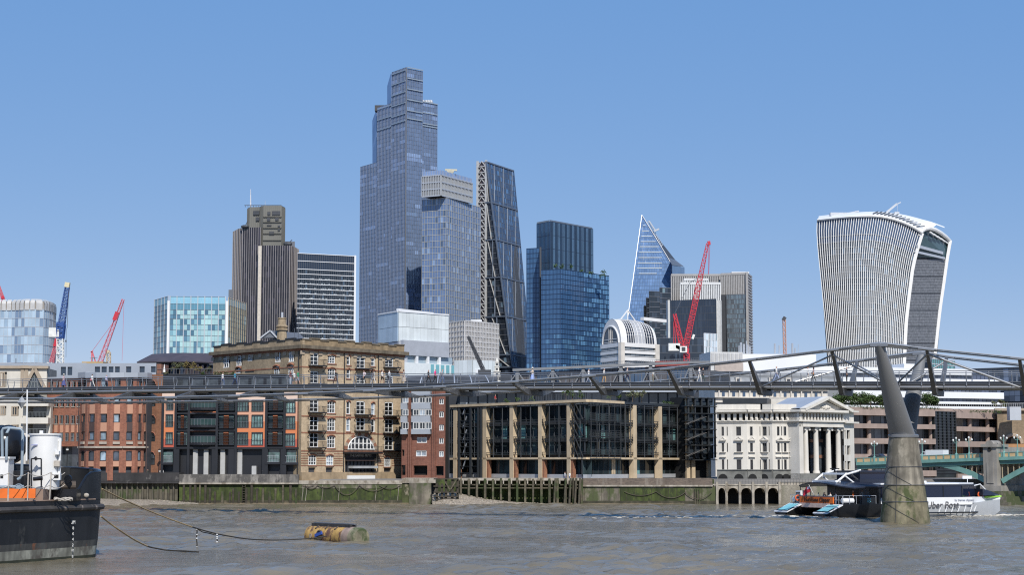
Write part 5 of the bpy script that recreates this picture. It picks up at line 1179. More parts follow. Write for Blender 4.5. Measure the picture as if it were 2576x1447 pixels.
# --- red brick building with curved bay
m_rb=brickmat('red_brick',(.26,.095,.058),(.33,.125,.075),(.25,.16,.12));m_rs=mat('pink_panel',(.5,.27,.18),.8,var=.06,vs=.5);m_rsd=mat('brown_panel',(.075,.05,.045),.6);m_str2=mat('string_course',(.42,.37,.31),.85,var=.15)
r=thing('red_brick_offices',col(250,310),'red brick offices with curved bay and pink panels','building')
WG=fac(110,314,203,311.5);H=[]
cx_=[120.5+14.2*k for k in range(6)]
rowsw=[(960,976),(1007,1024),(1046,1067),(1090,1111)]
for x in cx_:
    for y0,y1 in rowsw:H.append(hole(WG,x,x+8,y0,y1))
b=MB();pierced(b,WG,0,WG.L,WG.z(150,1124),WG.z(150,950),H,.3);b.build('wing_wall',m_rb,r)
for x in cx_:
    for y0,y1 in rowsw:window(WG,r,x,x+8,y0,y1,'wing',m_gfr,g_win,nx=1,ny=2,fw=.07,color=WC(),depth=.25)
    MB().fbox(WG,WG.u(x),WG.u(x+8),WG.z(150,1089),WG.z(150,1068),.01,.06).build('panel',m_rs,r)
    for y in (1024,1067.5):MB().fbox(WG,WG.u(x)-.08,WG.u(x+8)+.08,WG.z(150,y+1.5),WG.z(150,y),0,.12).build('sill',m_str2,r)
MB().fbox(WG,0,WG.L,4,WG.z(150,1124.2),-1.5,-1.2).build('ground_glazing',g_win,r);MB().fbox(WG,0,WG.L,WG.z(150,953),WG.z(150,949),-2,.4).build('eaves',m_zinc,r)
MB().fbox(WG,0,WG.L+12,4,WG.z(150,951),-10,-1.6).build('core',m_dark,r)
# curved bay in facets
nodes=[198,216,242,275,307.5,338.5,360,371];cxs=[(204,211),(223,235.5),(251,266.5),(284.5,299),(317,331),(346,353.5),(361.5,365)]
dep=lambda x:311.5-6.0*math.sqrt(max(0,1-((x-285)/88)**2))
pts=[col(x,dep(x)) for x in nodes]
for k in range(7):
    fc=Fac(pts[k],pts[k+1]);x0,x1=cxs[k];xm=(x0+x1)/2;H=[];zz=lambda y:fc.z(xm,y)
    rws=[(947,974),(1000,1017),(1042,1063),(1087,1108),(1135,1160)]
    for y0,y1 in rws:H.append((fc.u(x0),fc.u(x1),zz(y1),zz(y0)))
    H.append((fc.u(x0),fc.u(x1),4.0,zz(1175)))
    b=MB();pierced(b,fc,0,fc.L,4,zz(949),H,.3);b.build('bay_wall',m_rb,r)
    for j,(y0,y1) in enumerate(rws):window(fc,r,x0,x1,y0,y1,'bay',m_dfr,g_win,nx=1,ny=1,fw=.08,depth=.25,arch=.25 if j == 4 else 0,color=RND.choice([(.6,.7,.8),(1,1.1,1.3),(2.2,2.6,2.9),(4.5,5,5.2)]) if 0<k<6 else (.6,.6,.6))
    for j,(ya,yb) in enumerate(((1018,1041.5),(1064,1086),(1161,1174.5))):MB().fbox(fc,fc.u(x0),fc.u(x1),zz(yb),zz(ya),.01,.07).build('panel',m_rs if not (j == 1 and k in (0,1,4,5)) else m_rsd,r)
    MB().fbox(fc,fc.u(x0)-.1,fc.u(x1)+.1,zz(1118),zz(1112),.0,.22).build('scalloped_sill',m_str2,r)
    MB().fbox(fc,-.03,fc.L+.03,zz(1128),zz(1123.5),0,.35).build('string_course',m_str2,r)
    MB().fbox(fc,-.1,fc.L+.1,zz(951),zz(938),-1.5,.5).build('attic_band',m_zinc,r)
MB().prism([(p.x,p.y+.6) for p in pts]+[(pts[-1].x,324),(pts[0].x,324)],4,pz(939,308)).build('bay_core',m_dark,r)
AF=fac(371,310.8,406,309.5);H=[];m_rb2=brickmat('orange_brick',(.26,.105,.055),(.32,.14,.075),(.25,.17,.12))
ar=[(376,388,960,974),(376,388,1007,1023),(375,389,1047,1067),(374.5,389,1090,1111),(374,389,1139,1170)]
for w in ar:H.append(hole(AF,*w))
b=MB();pierced(b,AF,0,AF.L,4,AF.z(385,943),H,.3);b.build('stair_wall',m_rb2,r)
for w in ar:
    window(AF,r,*w,'arched',m_dfr,g_win,nx=2,ny=2,fw=.07,depth=.25,arch=.5,color=WC())
    u0,u1=AF.u(w[0]),AF.u(w[1]);zt=AF.z(382,w[2]);b=MB();b.path([AF.p((u0+u1)/2+(u1-u0)/2*math.cos(math.pi*i/8),zt-.5+.62*math.sin(math.pi*i/8),.03) for i in range(9)],.11,4);b.build('brick_arch',m_rb,r)
MB().fbox(AF,0,AF.L,4,AF.z(385,944),-9,-.4).build('core',m_dark,r)
for x in (198.5,368):MB().tube(at(x,1190,308.5),at(x,985,308.5),.09,n=6).build('downpipe',m_rsd,r)

# --- black framed flats with orange panels
Y0=308.2;r=thing('black_orange_flats',col(580,Y0),'black framed flats with peach, orange and red panels','building');FC=fac(405,Y0+1,753,Y0-1)
zz=lambda y:FC.z(580,y)
fl=[(1002,1040),(1041,1083),(1084,1126)]
PC=[(.62,.33,.22),(.6,.2,.08),(.46,.1,.06)]
m_orp=[]
for k,c_ in enumerate(PC):
    m_,nt,bs=new_mat('terracotta_%d' % k);bs.inputs['Roughness'].default_value=.6
    g_n=_n(nt,'ShaderNodeNewGeometry');sp=_n(nt,'ShaderNodeSeparateXYZ');nt.links.new(g_n.outputs['Position'],sp.inputs[0])
    w_=_n(nt,'ShaderNodeMath',operation='FRACT');mu=_n(nt,'ShaderNodeMath',operation='MULTIPLY');mu.inputs[1].default_value=3.0;nt.links.new(sp.outputs[2],mu.inputs[0]);nt.links.new(mu.outputs[0],w_.inputs[0])
    nt.links.new(ramp(nt,w_.outputs[0],[(.0,tuple(x*.75 for x in c_)),(.12,c_)]),bs.inputs['Base Color']);m_orp.append(m_)
m_pch=mat('pale_peach',(.66,.5,.41),.6,var=.04)
panels=[(405,437,[(416,434)]),(591,666,[(595,624),(632,661)]),(713,753.5,[(715,742)])]
PW=[[(1003,1033),(1043,1075),(1088,1119)],[(1006,1036),(1044,1077),(1088,1121)],[(1010,1040),(1047,1081),(1091,1123.5)]]
MB().prism([(p.x,p.y) for p in (col(405,Y0+1.8),col(752.5,Y0-.2),col(752.5,Y0+.8),col(640,316),col(405,322))],4,zz(975)).build('core',m_black,r)
for q,(x0,x1,ws) in enumerate(panels):
    H=[hole(FC,xa,xb,y0,y1) for xa,xb in ws for y0,y1 in PW[q]]
    edges=[1002,1040,1083,1128]
    for k in range(3):
        ya,yb=(985,edges[1]) if k == 0 else (edges[k],edges[k+1]);hk=[h for h in H if zz(yb)-.3<h[2]<zz(ya)]
        for t in range(2):
            z1,z0=zz(ya+(yb-ya)*t/2),zz(ya+(yb-ya)*(t+1)/2);m_=[m_pch,m_orp[0],m_orp[0],m_orp[1],m_orp[1],m_orp[2]][k*2+t]
            hh=[(h[0],h[1],max(h[2],z0-1),min(h[3],z1+1)) for h in H if h[2]<z1 and h[3]>z0]
            b=MB();hh2=[(h[0],h[1],max(h[2],z0),min(h[3],z1)) for h in hh]
            pierced(b,FC,FC.u(x0),FC.u(x1),z0,z1,hh2,.01,.12+.0);b.build('cladding_panel',m_,r)
    for xa,xb in ws:
        for y0,y1 in PW[q]:
            o=window(FC,r,xa,xb,y0,y1,'flats',m_dfr,g_wint,d=.1,nx=4,ny=1,fw=.13,depth=.3,color=RND.choice([(.5,.5,.5),(1,1,1),(1.8,1.8,1.8),(2.6,2.5,2.4)]))
            u=MB();railing_panel(u,FC,FC.u(xa)-.05,FC.u(xb)+.05,FC.z((xa+xb)/2,y1)+.05,1.0,.2,5);u.build('glass_guard_rail',m_alu_d,r,kind='stuff')
    MB().fbox(FC,FC.u(x0),FC.u(x1),zz(1130),zz(1128),-.1,.16).build('panel_trim',m_orp[2],r)
# dark bays with shelves and red infill
for x0,x1 in ((443,471),(546,590),(671,712)):
    for ya,yb in ((1004,1035),(1042,1080),(1084,1122)):
        w=(x1-x0);xa=x0+w*.34;xb=x0+w*.62;MB().fbox(FC,FC.u(xa),FC.u(xb),zz(yb-2),zz(ya+3),-.6,.0).build('red_infill',m_orp[1] if ya>1040 else m_orp[0],r)
        for f0,f1 in ((.06,.32),(.64,.92)):MB().fbox(FC,FC.u(x0+w*f0),FC.u(x0+w*f1),zz(yb-2),zz(ya+3),-.6,-.1).build('glazing',g_wint,r)
        for j in range(5):MB().fbox(FC,FC.u(x0+2),FC.u(x1-2),zz(ya+6+j*(yb-ya-8)/4+.9),zz(ya+6+j*(yb-ya-8)/4),.05,.5).build('shelf_blade',m_black,r)
for x in (405,437.5,471,542,590,666,712):MB().fbox(FC,FC.u(x),FC.u(x)+.42,4,zz(1000),.0,.3).build('frame_post',m_black,r)
for y in (1000,1038.5,1081,1125):
    for x0,x1 in ((437.5,591),(666,713)):MB().fbox(FC,FC.u(x0),FC.u(x1),zz(y+4),zz(y),-.1,.26).build('frame_beam',m_black,r)
# balcony bay
for ya,yb in ((1003,1027),(1040,1071),(1086,1115)):
    MB().fbox(FC,FC.u(474),FC.u(541),zz(yb),zz(ya),-1.6,-1.3).build('balcony_glazing',g_wint,r)
    MB().fbox(FC,FC.u(474),FC.u(541),zz(ya),zz(ya-4),-1.2,.05).build('balcony_lintel',m_orp[1],r)
    N=8;arc_=[FC.p(FC.u(474+67*i/N),zz(yb),.1+1.0*math.sin(math.pi*i/N)) for i in range(N+1)]
    b=MB();b.grid([[p+UP*.05 for p in arc_],[p-UP*.35 for p in arc_]]);b.add([p for p in arc_]+[FC.p(FC.u(541),zz(yb),-1.3),FC.p(FC.u(474),zz(yb),-1.3)],[tuple(range(N+3))]);b.build('balcony_slab',m_black,r)
    b=MB()
    for i in range(N+1):b.bar(arc_[i],arc_[i]+UP*1.15,.05)
    b.path([p+UP*1.15 for p in arc_],.04,4);b.build('balcony_rail',m_alu_d,r,kind='stuff')
    b=MB();b.grid([[p+UP*.1 for p in arc_],[p+UP*1.1 for p in arc_]]);o=b.build('balcony_glass',None or glass('balcony_glass',(.03,.06,.06),ior=1.45) if 'balcony_glass' not in bpy.data.materials else bpy.data.materials['balcony_glass'],r)
    for i in range(7):x=478+i*9.5;MB().fbox(FC,FC.u(x),FC.u(x)+.1,zz(yb),zz(ya),-1.3,-1.2).build('glazing_bar',m_dfr,r)
# ground floor: recessed dark glass, pale pillars
MB().fbox(FC,0,FC.L,zz(1131),zz(1126),-3,.2).build('soffit_beam',m_black,r)
m_pil=mat('pale_pillar',(.42,.42,.41),.7,var=.1)
for x in (484,511,553,596):MB().fbox(FC,FC.u(x),FC.u(x)+.8,4,zz(1131),-1.2,-.3).build('pillar',m_pil,r)
MB().fbox(FC,FC.u(634),FC.u(645),4,zz(1173),-.6,.2).build('pillar',m_pil,r)
for x in (437,533,575,660,706):MB().fbox(FC,FC.u(x),FC.u(x)+1.0,4,zz(1131),-1.0,.28).build('black_column',m_black,r)
for x0,x1,y0,y1 in ((671,702,1130,1163),(713,748,1133,1164),(410,433,1136,1164)):
    MB().fbox(FC,FC.u(x0),FC.u(x1),zz(y1),zz(y0),-.5,-.3).build('lower_glazing',g_wint,r);MB().fbox(FC,FC.u(x0)-.2,FC.u(x1)+.2,zz(y1+6),zz(y1),-1,.35).build('balcony_slab',m_black,r)
    u=MB();railing_panel(u,FC,FC.u(x0),FC.u(x1),zz(y1),1.1,.25,8);u.build('balcony_rail',m_alu,r,kind='stuff')
# dark glazed roof storey
RFp=fac(408,314,757,308);b=MB();RFz=lambda y:RFp.z(580,y)
MB().fbox(RFp,0,RFp.L,zz(978),RFz(946),-4,0).build('roof_storey',m_black,r);MB().fbox(RFp,-.3,RFp.L-3,RFz(947.5),RFz(943),-1,.5).build('roof_edge',m_black,r)
for k in range(8):x=440+k*38;MB().fbox(RFp,RFp.u(x),RFp.u(x+30),RFz(972),RFz(953),.01,.05).build('roof_window',g_win,r)

# --- yellow brick corner warehouse (pub)
r=thing('yellow_brick_warehouse',col(757,306.5),'yellow brick corner warehouse with white windows, iron balconies and pub','building')
m_yb=brickmat('london_stock_brick',(.5,.375,.235),(.59,.45,.29),(.49,.41,.31),ax=(1,1),var=.3);m_yb2=brickmat('darker_stock_brick',(.33,.25,.155),(.4,.305,.195),(.32,.27,.2),ax=(1,-1),var=.35)  # second mix is the same stock brick in a darker tone
m_rbt=brickmat('red_dressing',(.28,.11,.065),(.33,.14,.08),(.28,.19,.13));m_cop=mat('stone_cornice',(.17,.14,.1),.9,var=.3,vs=.8,streak=.3)
RF_,LF_=fac(757,306.5,1016,326),fac(532,326.5,757,306.5);rz=lambda x,y:RF_.z(x,y)
ztop=RF_.z(757,849);zcor=RF_.z(757,868)
def rowY(x,y):return y                 # rows are measured at each column
W1=[]                                  # windows of the river front: x0, x1, top, bottom, kind
doors=[(778,800,[(889,919),(934,965),(1005,1037),(1048,1084),(1089,1126)],1),(895,917,[(898,927),(944,966),(1010,1043),(1051,1084)],1),(967,988,[(902,924),(946,966),(1012,1046),(1055,1089),(1099,1133)],1)]
wins=[(822,842,[(894,915),(927,955),(1010,1040),(1053,1085),(1097,1128)],2),(870,880,[(895,919),(929,953),(1010,1043),(1053,1086)],3),(932,942,[(899,922),(932,953),(1014,1045),(1055,1088)],3),(776,795,[(1145,1171)],4),(820,838,[(1146,1172)],4),(966,982,[(1150,1175)],4)]
pub=(862,948,1110,1208)
H=[hole(RF_,x0,x1,ya,yb) for x0,x1,rw,k in doors+wins for ya,yb in rw]
H.append((RF_.u(868),RF_.u(945),3.9,rz(905,1139)))
for x in (776,820,966):H.append(hole(RF_,x,x+18,1177,1189))
b=MB();pierced(b,RF_,0,RF_.L,3.8,zcor,H,.35);b.build('front_wall',m_yb,r)
for x0,x1,rw,k in doors+wins:
    for ya,yb in rw:
        kw={1:dict(nx=2,ny=3,fw=.13,arch=.12),2:dict(nx=3,ny=3,fw=.12,arch=.15),3:dict(nx=1,ny=2,fw=.16,arch=.12),4:dict(nx=3,ny=3,fw=.12,arch=.15)}[k]
        window(RF_,r,x0,x1,ya,yb,'pub%d' % k,m_wfr,g_win,d=-.05,depth=.22,color=RND.choice([(.3,.3,.3),(.5,.5,.5),(.8,.8,.8),(2,2,2),(6,6,6)] if k != 1 else [(.12,.12,.12),(.2,.2,.2),(.4,.4,.4)]),name='balcony_door' if k == 1 else 'window',**kw)
        if k in (2,3,4):
            u0,u1=RF_.u(x0),RF_.u(x1);xm=(x0+x1)/2;b=MB();b.path([RF_.p(u0+(u1-u0)*i/6,rz(xm,ya)+.12-.25*(2*i/6-1)**2,.04) for i in range(7)],.17,4);b.build('brick_arch',m_rbt,r)
            MB().fbox(RF_,u0-.15,u1+.15,rz(xm,yb+2.5),rz(xm,yb),-.02,.12).build('sill',m_rbt,r)
m_blind=m_iron
for x0,x1,rw,k in doors:
    for ya,yb in rw:
        u0,u1=RF_.u(x0)-.5,RF_.u(x1)+.9;zb=rz((x0+x1)/2,yb)-.05
        MB().fbox(RF_,u0,u1,zb-.16,zb,0,1.15).build('balcony_floor',m_iron,r);u=MB();railing_panel(u,RF_,u0,u1,zb,1.0,1.1,12)
        for uu in (u0,u1):
            for dd in np.linspace(.1,1.1,5):u.bar(RF_.p(uu,zb,dd),RF_.p(uu,zb+1,dd),.03)
            u.bar(RF_.p(uu,zb+1,0),RF_.p(uu,zb+1,1.12),.05);u.bar(RF_.p(uu,zb-.1,1.0),RF_.p(uu,zb-1.1,0.02),.09)
        u.build('balcony_rail',m_iron,r,kind='stuff')
for y in (923,1047,1089,1135):MB().bar(RF_.p(0,rz(757,y) ,.02),RF_.p(RF_.L,rz(757,y),.02),.06,.22).build('red_band',m_rbt,r)
for y in (1142,1148,1154,1160,1166,1172):
    for x0,x1 in ((757,775),(797,819),(840,862),(952,965),(985,1016)):MB().bar(RF_.p(RF_.u(x0),rz(757,y),.01),RF_.p(RF_.u(x1),rz(757,y),.01),.04,.14).build('red_band',m_rbt,r)
MB().fbox(RF_,RF_.L*0,RF_.L,3.7,rz(757,1189),-.1,.25).build('plinth',mat('pub_plinth',(.36,.27,.17),.9,var=.2,vs=.8,streak=.2),r)
# pub front with half round window
uc=(RF_.u(868)+RF_.u(945))/2;hw=(RF_.u(940)-RF_.u(872))/2;zs=rz(905,1132)
N=14
for i in range(N):
    a0,a1=math.pi*i/N,math.pi*(i+1)/N;b=MB();q=[]
    for d in (.12,-.1):
        for rr_,a_ in ((hw*1.0,a0),(hw*1.0,a1),(hw*1.22,a1),(hw*1.22,a0)):q.append(RF_.p(uc+rr_*math.cos(a_),zs+rr_*.72*math.sin(a_),d))
    b.hexa(q);b.build('arch_stone',m_rbt if i % 2 else m_tan,r)
b=MB();pts=[RF_.p(uc+hw*math.cos(math.pi*i/N),zs+hw*.72*math.sin(math.pi*i/N),.03) for i in range(N+1)];b.add(pts,[tuple(range(N,-1,-1))]);b.build('fanlight',g_win,r)
b=MB()
for f_ in (-.72,-.45,-.16,.16,.45,.72):b.bar(RF_.p(uc+hw*f_,zs,.08),RF_.p(uc+hw*f_,zs+hw*.72*math.sqrt(1-f_*f_),.08),.18)
b.bar(RF_.p(uc-hw,zs+.1,.08),RF_.p(uc+hw,zs+.1,.08),.2);b.bar(RF_.p(uc-hw*.9,zs+1.1,.08),RF_.p(uc+hw*.9,zs+1.1,.08),.15);b.path([p-(p-RF_.p(uc,zs,.03))*.04+RF_.n*.05 for p in pts],.13,4);b.build('fanlight_frame',m_wfr,r)
zb=rz(905,1138);MB().fbox(RF_,RF_.u(862),RF_.u(950),zb-.3,zb,0,1.3).build('pub_balcony',m_iron,r);u=MB();railing_panel(u,RF_,RF_.u(862),RF_.u(950),zb,1.0,1.25,26);u.build('pub_balcony_rail',m_iron,r,kind='stuff')
MB().fbox(RF_,RF_.u(868),RF_.u(945),3.9,zb-.3,-3,-2.7).build('pub_interior',m_void,r)
MB().fbox(RF_,RF_.u(868),RF_.u(945),rz(905,1153),zb-.3,-.2,.2).build('fascia',m_black,r)
MB().fbox(RF_,RF_.u(868),RF_.u(945),rz(905,1160),rz(905,1158),-.1,.4).build('awning_rail',m_rsd,r)
MB().fbox(RF_,RF_.u(880),RF_.u(942),rz(905,1179),rz(905,1173),-.4,.9).build('awning',mat('awning_grey',(.36,.37,.38),.7),r)
MB().fbox(RF_,RF_.u(870),RF_.u(938),3.75,rz(905,1197),.1,.6).build('white_hoarding',m_wfr,r)
for k in range(8):u=RF_.u(874+k*9);MB().fbox(RF_,u,u+.12,rz(905,1190),rz(905,1158),-.3,-.1).build('pub_mullion',m_black,r)
def text(s,M,h,m,parent,name='lettering',depth=.02,align='CENTER',shear=0.0):
    cu=bpy.data.curves.new(name,'FONT');cu.body=s;cu.size=h;cu.align_x=align;cu.extrude=depth;cu.shear=shear;cu.resolution_u=3
    o=bpy.data.objects.new('_t',cu);COL.objects.link(o);dg=bpy.context.evaluated_depsgraph_get();me=bpy.data.meshes.new_from_object(o.evaluated_get(dg));bpy.data.objects.remove(o)
    me.name=name;me.materials.clear();me.materials.append(m);return place(me,name,M @ Matrix.Rotation(math.pi/2,4,'X'),parent)
m_gold=mat('sign_letter',(.42,.4,.36),.6)
text('THE SAMUEL PEPYS',RF_.M(RF_.u(905),rz(905,1149.5),.22),.62,m_gold,r)
# left flank
zl=lambda x,y:LF_.z(x,y)
lw=[(557,575,892,926),(590,606,894,921),(619,634,887,909),(688,704,883,912),(722,738,879,911),(685,701,922,960),(721,737,918,945),(590,604,926,940)]
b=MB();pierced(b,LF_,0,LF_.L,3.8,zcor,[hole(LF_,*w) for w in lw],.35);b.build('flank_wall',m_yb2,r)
for w in lw:
    window(LF_,r,*w,'flank',m_wfr,g_win,d=-.05,depth=.22,nx=3,ny=3,fw=.13,arch=.15,color=RND.choice([(.4,.4,.4),(.8,.8,.8),(3,3,3)]))
    u0,u1=LF_.u(w[0]),LF_.u(w[1]);xm=(w[0]+w[1])/2;b=MB();b.path([LF_.p(u0+(u1-u0)*i/6,zl(xm,w[2])+.15-.25*(2*i/6-1)**2,.05) for i in range(7)],.22,4);b.build('brick_arch',m_rbt,r)
for y in (923,):MB().bar(LF_.p(0,zl(757,y),.02),LF_.p(LF_.L,zl(757,y),.02),.06,.22).build('red_band',m_rbt,r)
MB().fbox(LF_,LF_.u(615),LF_.u(637),zl(626,934),zl(626,930),0,.15).build('blind_arch',m_rbt,r)
zpar=RF_.z(757,851)
for fc,xe in ((RF_,1016),(LF_,532)):
    MB().fbox(fc,0,fc.L,zcor-.95,zcor-.6,-.1,.18).build('red_frieze',m_rbt,r);MB().fbox(fc,-.5,fc.L+.5,zcor-.6,zcor,-.3,.7).build('cornice',m_cop,r)
    n=12 if fc is RF_ else 11
    for i in range(n):
        u0,u1=i*fc.L/n,(i+1)*fc.L/n
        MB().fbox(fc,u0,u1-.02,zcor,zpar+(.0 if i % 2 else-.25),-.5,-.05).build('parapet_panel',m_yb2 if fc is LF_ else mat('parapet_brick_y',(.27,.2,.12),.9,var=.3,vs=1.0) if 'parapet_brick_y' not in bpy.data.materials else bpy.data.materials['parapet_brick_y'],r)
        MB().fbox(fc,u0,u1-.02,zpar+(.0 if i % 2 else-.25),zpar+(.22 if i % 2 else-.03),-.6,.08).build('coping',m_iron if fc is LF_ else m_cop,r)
        MB().fbox(fc,u0-.45,u0+.45,zcor-1.6,zcor-.95,-.05,.14).build('corbel',m_tan,r)
core2(r,LF_.p(0,0),RF_.p(0,0),RF_.p(RF_.L,0),zcor,k=.975)
for fc,xs2 in ((RF_,(863,949)),(LF_,(750,))):
    for x in xs2:MB().tube(fc.p(fc.u(x),4,.15),fc.p(fc.u(x),zcor-1,.15),.09,n=6).build('downpipe',m_iron,r)
# chimney, skylight
c=at(709,850,322);b=MB();b.lathe((c.x,c.y,c.z-1),[(.95,0),(.88,2.2),(1.12,2.3),(1.15,2.55),(.9,2.7),(1.12,2.9),(1.12,3.1),(.78,3.3),(.72,4.3),(.8,4.4),(.8,4.6)],12);ch=b.build('chimney',m_yb2,r);MB().tube(c+UP*3.5,c+UP*4.6,.22,n=8).build('chimney_pot',m_alu,ch)
a0,a1,a2=at(655,851,322),at(680,832,322),at(697,850,322);v=Vector((4.5,6,0));b=MB();b.quad(a0,a0+v,a1+v,a1);b.quad(a1,a1+v,a2+v,a2);b.tri(a0,a1,a2);b.build('skylight_gable',m_alu_d,r);b=MB();b.bar(a0,a1,.5,.25);b.bar(a1,a2,.5,.25);b.build('skylight_trim',m_alu,r)
b=MB();b.tube(at(750,853,312),at(752,812,312),.05,n=4);b.tube(at(741,853,314),at(741,826,314),.04,n=4);b.build('aerial',m_alu_d,r,kind='stuff')

# --- red brick flats with grey oriels
Y0=316;r=thing('red_brick_oriel_flats',col(1065,Y0),'red brick flats with grey projecting oriel windows','building');FC=fac(1010,Y0+2,1120,Y0-1);zz=lambda y:FC.z(1065,y);m_rb3=brickmat('brown_red_brick',(.2,.075,.05),(.25,.1,.065),(.18,.12,.1))
H=[hole(FC,*w) for w in ((1104,1116,1004,1018),(1104,1116,1036,1051),(1104,1116,1069,1084),(1104,1116,1103,1117),(1104,1116,1135,1150),(1046,1073,1134,1149),(1040,1075,1172,1196),(1010,1020,1171,1196),(1096,1116,1173,1197),(1048,1074,1100,1115),(1011,1017,1132,1148))]
b=MB();pierced(b,FC,0,FC.L,4,zz(985),H,.4);b.build('wall',m_rb3,r)
for w in ((1104,1116,1004,1018),(1104,1116,1036,1051),(1104,1116,1069,1084),(1104,1116,1103,1117),(1104,1116,1135,1150),(1046,1073,1134,1149),(1048,1074,1100,1115)):window(FC,r,*w,'oriel',m_wfr,g_win,d=-.1,nx=2,ny=1,fw=.12,depth=.3,color=RND.choice([(1,1,1),(3,3,3),(5,5,5)]))
MB().fbox(FC,0,FC.L,4,zz(986),-1.6,-1.2).build('core',m_void,r);backcore(r,Fac(FC.p(0,0,-1.7),FC.p(FC.L,0,-1.7)),zz(986),dep=8)
for xa,xb in ((1012,1028),(1039,1086)):
    for k,(ya,yb) in enumerate(((1000,1014),(1030,1046),(1063,1080))):
        MB().fbox(FC,FC.u(xa),FC.u(xb),zz(ya),zz(ya-16),-.2,.9).build('oriel_panel',m_zinc,r);MB().fbox(FC,FC.u(xa)+.05,FC.u(xb)-.05,zz(yb),zz(ya),-.2,.82).build('oriel_core',g_win,r)
        n=3 if xb-xa>20 else 1
        for i in range(n):x0=xa+(xb-xa)*i/n;window(FC,r,x0+.6,xa+(xb-xa)*(i+1)/n-.6,ya,yb,'ow',m_wfr,g_win,d=.88,nx=2,ny=1,fw=.09,depth=.1,color=RND.choice([(.6,.6,.6),(2,2,2),(5,5,5)]))
    MB().fbox(FC,FC.u(xa),FC.u(xb),zz(1093),zz(1080),-.2,.9).build('oriel_panel',m_zinc,r)
for x in (1029,1088):
    for dx in (0,4.5):MB().fbox(FC,FC.u(x+dx),FC.u(x+dx+3.2),4,zz(985),0,.45).build('brick_fin',m_rb3,r)

# --- dark glass offices with sandstone columns
r=thing('dark_glass_offices',col(1470,310),'long dark glass offices with pale sandstone columns and roof garden','office block');m_sand=mat('sandstone_column',(.58,.46,.31),.85,var=.12,vs=.6,streak=.15)
LF2,RF2=fac(1119,341,1478,310),fac(1478,310,1738,340);g_off=glass('office_glass',(.018,.024,.026),tint='object',ior=1.5,var=.5,vs=.4);m_stl=mat('dark_steel',(.05,.055,.06),.45,.3)
def offices(fc,xs,ztop_y,x_ref,ncols):
    zt=fc.z(x_ref,ztop_y);zb=4.0;zf=[fc.z(x_ref,y) for y in (1152,1100,1056,ztop_y+4)]
    for k in range(len(xs)-1):
        u0,u1=fc.u(xs[k]),fc.u(xs[k+1]);n=ncols[k]
        lv_=[zb,zf[0]-.3]+[zf[0]+.6]+[zf[0]+(zf[3]-zf[0])*t for t in (.3,.36,.62,.68,.97)]
        for j,(za,zc2) in enumerate(((zb+.6,zf[0]-.4),(zf[0]+.5,lv_[3]),(lv_[4],lv_[5]),(lv_[6],zt-.5))):
            w=(u1-u0)/n
            for i in range(n):
                g_=RND.choices([(.6,.6,.6),(1.2,1.3,1.3),(2.6,3,3),(8,12,11)],[3,3,2,2.6 if j == 2 else .15])[0]
                me=_WC.get(('off',round(w,2),round(zc2-za,2))) or MB().quad((.05,0,0),(w-.05,0,0),(w-.05,0,zc2-za),(.05,0,zc2-za)).mesh('pane',g_off);_WC[('off',round(w,2),round(zc2-za,2))]=me
                place(me,'pane',fc.M(u0+i*w,za,-.6 if j else-1.1),r,g_)
                MB().fbox(fc,u0+i*w-.05,u0+i*w+.05,za,zc2,(-.65 if j else-1.2),(-.4 if j else-1.0)).build('mullion',m_stl,r)
        b=MB()                         # external steel bracing, rails and blades
        for z_ in lv_[2:]:
            for dz in (0,.35):b.bar(fc.p(u0,z_+dz,.25),fc.p(u1,z_+dz,.25),.1)
        for i in range(3*n):u=u0+(u1-u0)*RND.random();z_=RND.choice(lv_[2:6]);b.bar(fc.p(u,z_,.1),fc.p(u,z_+RND.uniform(.6,1.6),.1),.09)
        for i in range(1,3):b.bar(fc.p(u0+(u1-u0)*i/3,zf[0],.3),fc.p(u0+(u1-u0)*i/3,zt,.3),.14)
        b.build('steel_screen',m_stl,r,kind='stuff')
        MB().fbox(fc,u0,u1,zf[0]-.3,zf[0]+.05,-.8,.35).build('sill_beam',m_sand,r)
        MB().fbox(fc,u0,u1,zb+.3,zb+1.0,-.9,-.8).build('glass_guard',m_alu,r)
        for j in (3,5):MB().fbox(fc,u0,u1,lv_[j],lv_[j+1],-.6,-.35).build('spandrel',m_stl,r)
    return zt
xsL=[1119,1148,1222,1290,1362,1434,1478];zt=offices(LF2,xsL,1011,1434,[2,4,4,5,5,3])
xsR=[1478,1556,1597,1660,1722,1738];offices(RF2,xsR,1013,1478,[6,4,5,5,1])
for fc,xs2 in ((LF2,(1148,1222,1290,1362,1434)),(RF2,(1556,1594,1658,1720))):
    for x in xs2:
        w=9 if fc is LF2 else 8.5;u0,u1=fc.u(x-w*.5),fc.u(x+w*.5)
        if x == 1556:MB().fbox(fc,u0,u1,4,fc.z(x,1153),-2.0,-1.0).build('stone_column',m_sand,r);continue
        MB().fbox(fc,u0,u1,4,zt-.3,-.6,.35).build('stone_column',m_sand,r)
        if fc is LF2:MB().fbox(fc,u1,u1+.5,4,fc.z(x,1152),-.5,.2).build('brick_return',m_rb2,r)
MB().fbox(LF2,-.3,LF2.L+.3,zt-.2,zt+.25,-2,.6).build('stone_cornice',m_sand,r);MB().fbox(RF2,0,RF2.u(1565),zt-.2,zt+.25,-2,.6).build('stone_cornice',m_sand,r);MB().fbox(RF2,RF2.u(1565),RF2.L,zt-.25,zt+.2,-2,.4).build('steel_cornice',m_stl,r)
core2(r,LF2.p(0,0),RF2.p(0,0),RF2.p(RF2.L,0),zt-.5,k=.93)
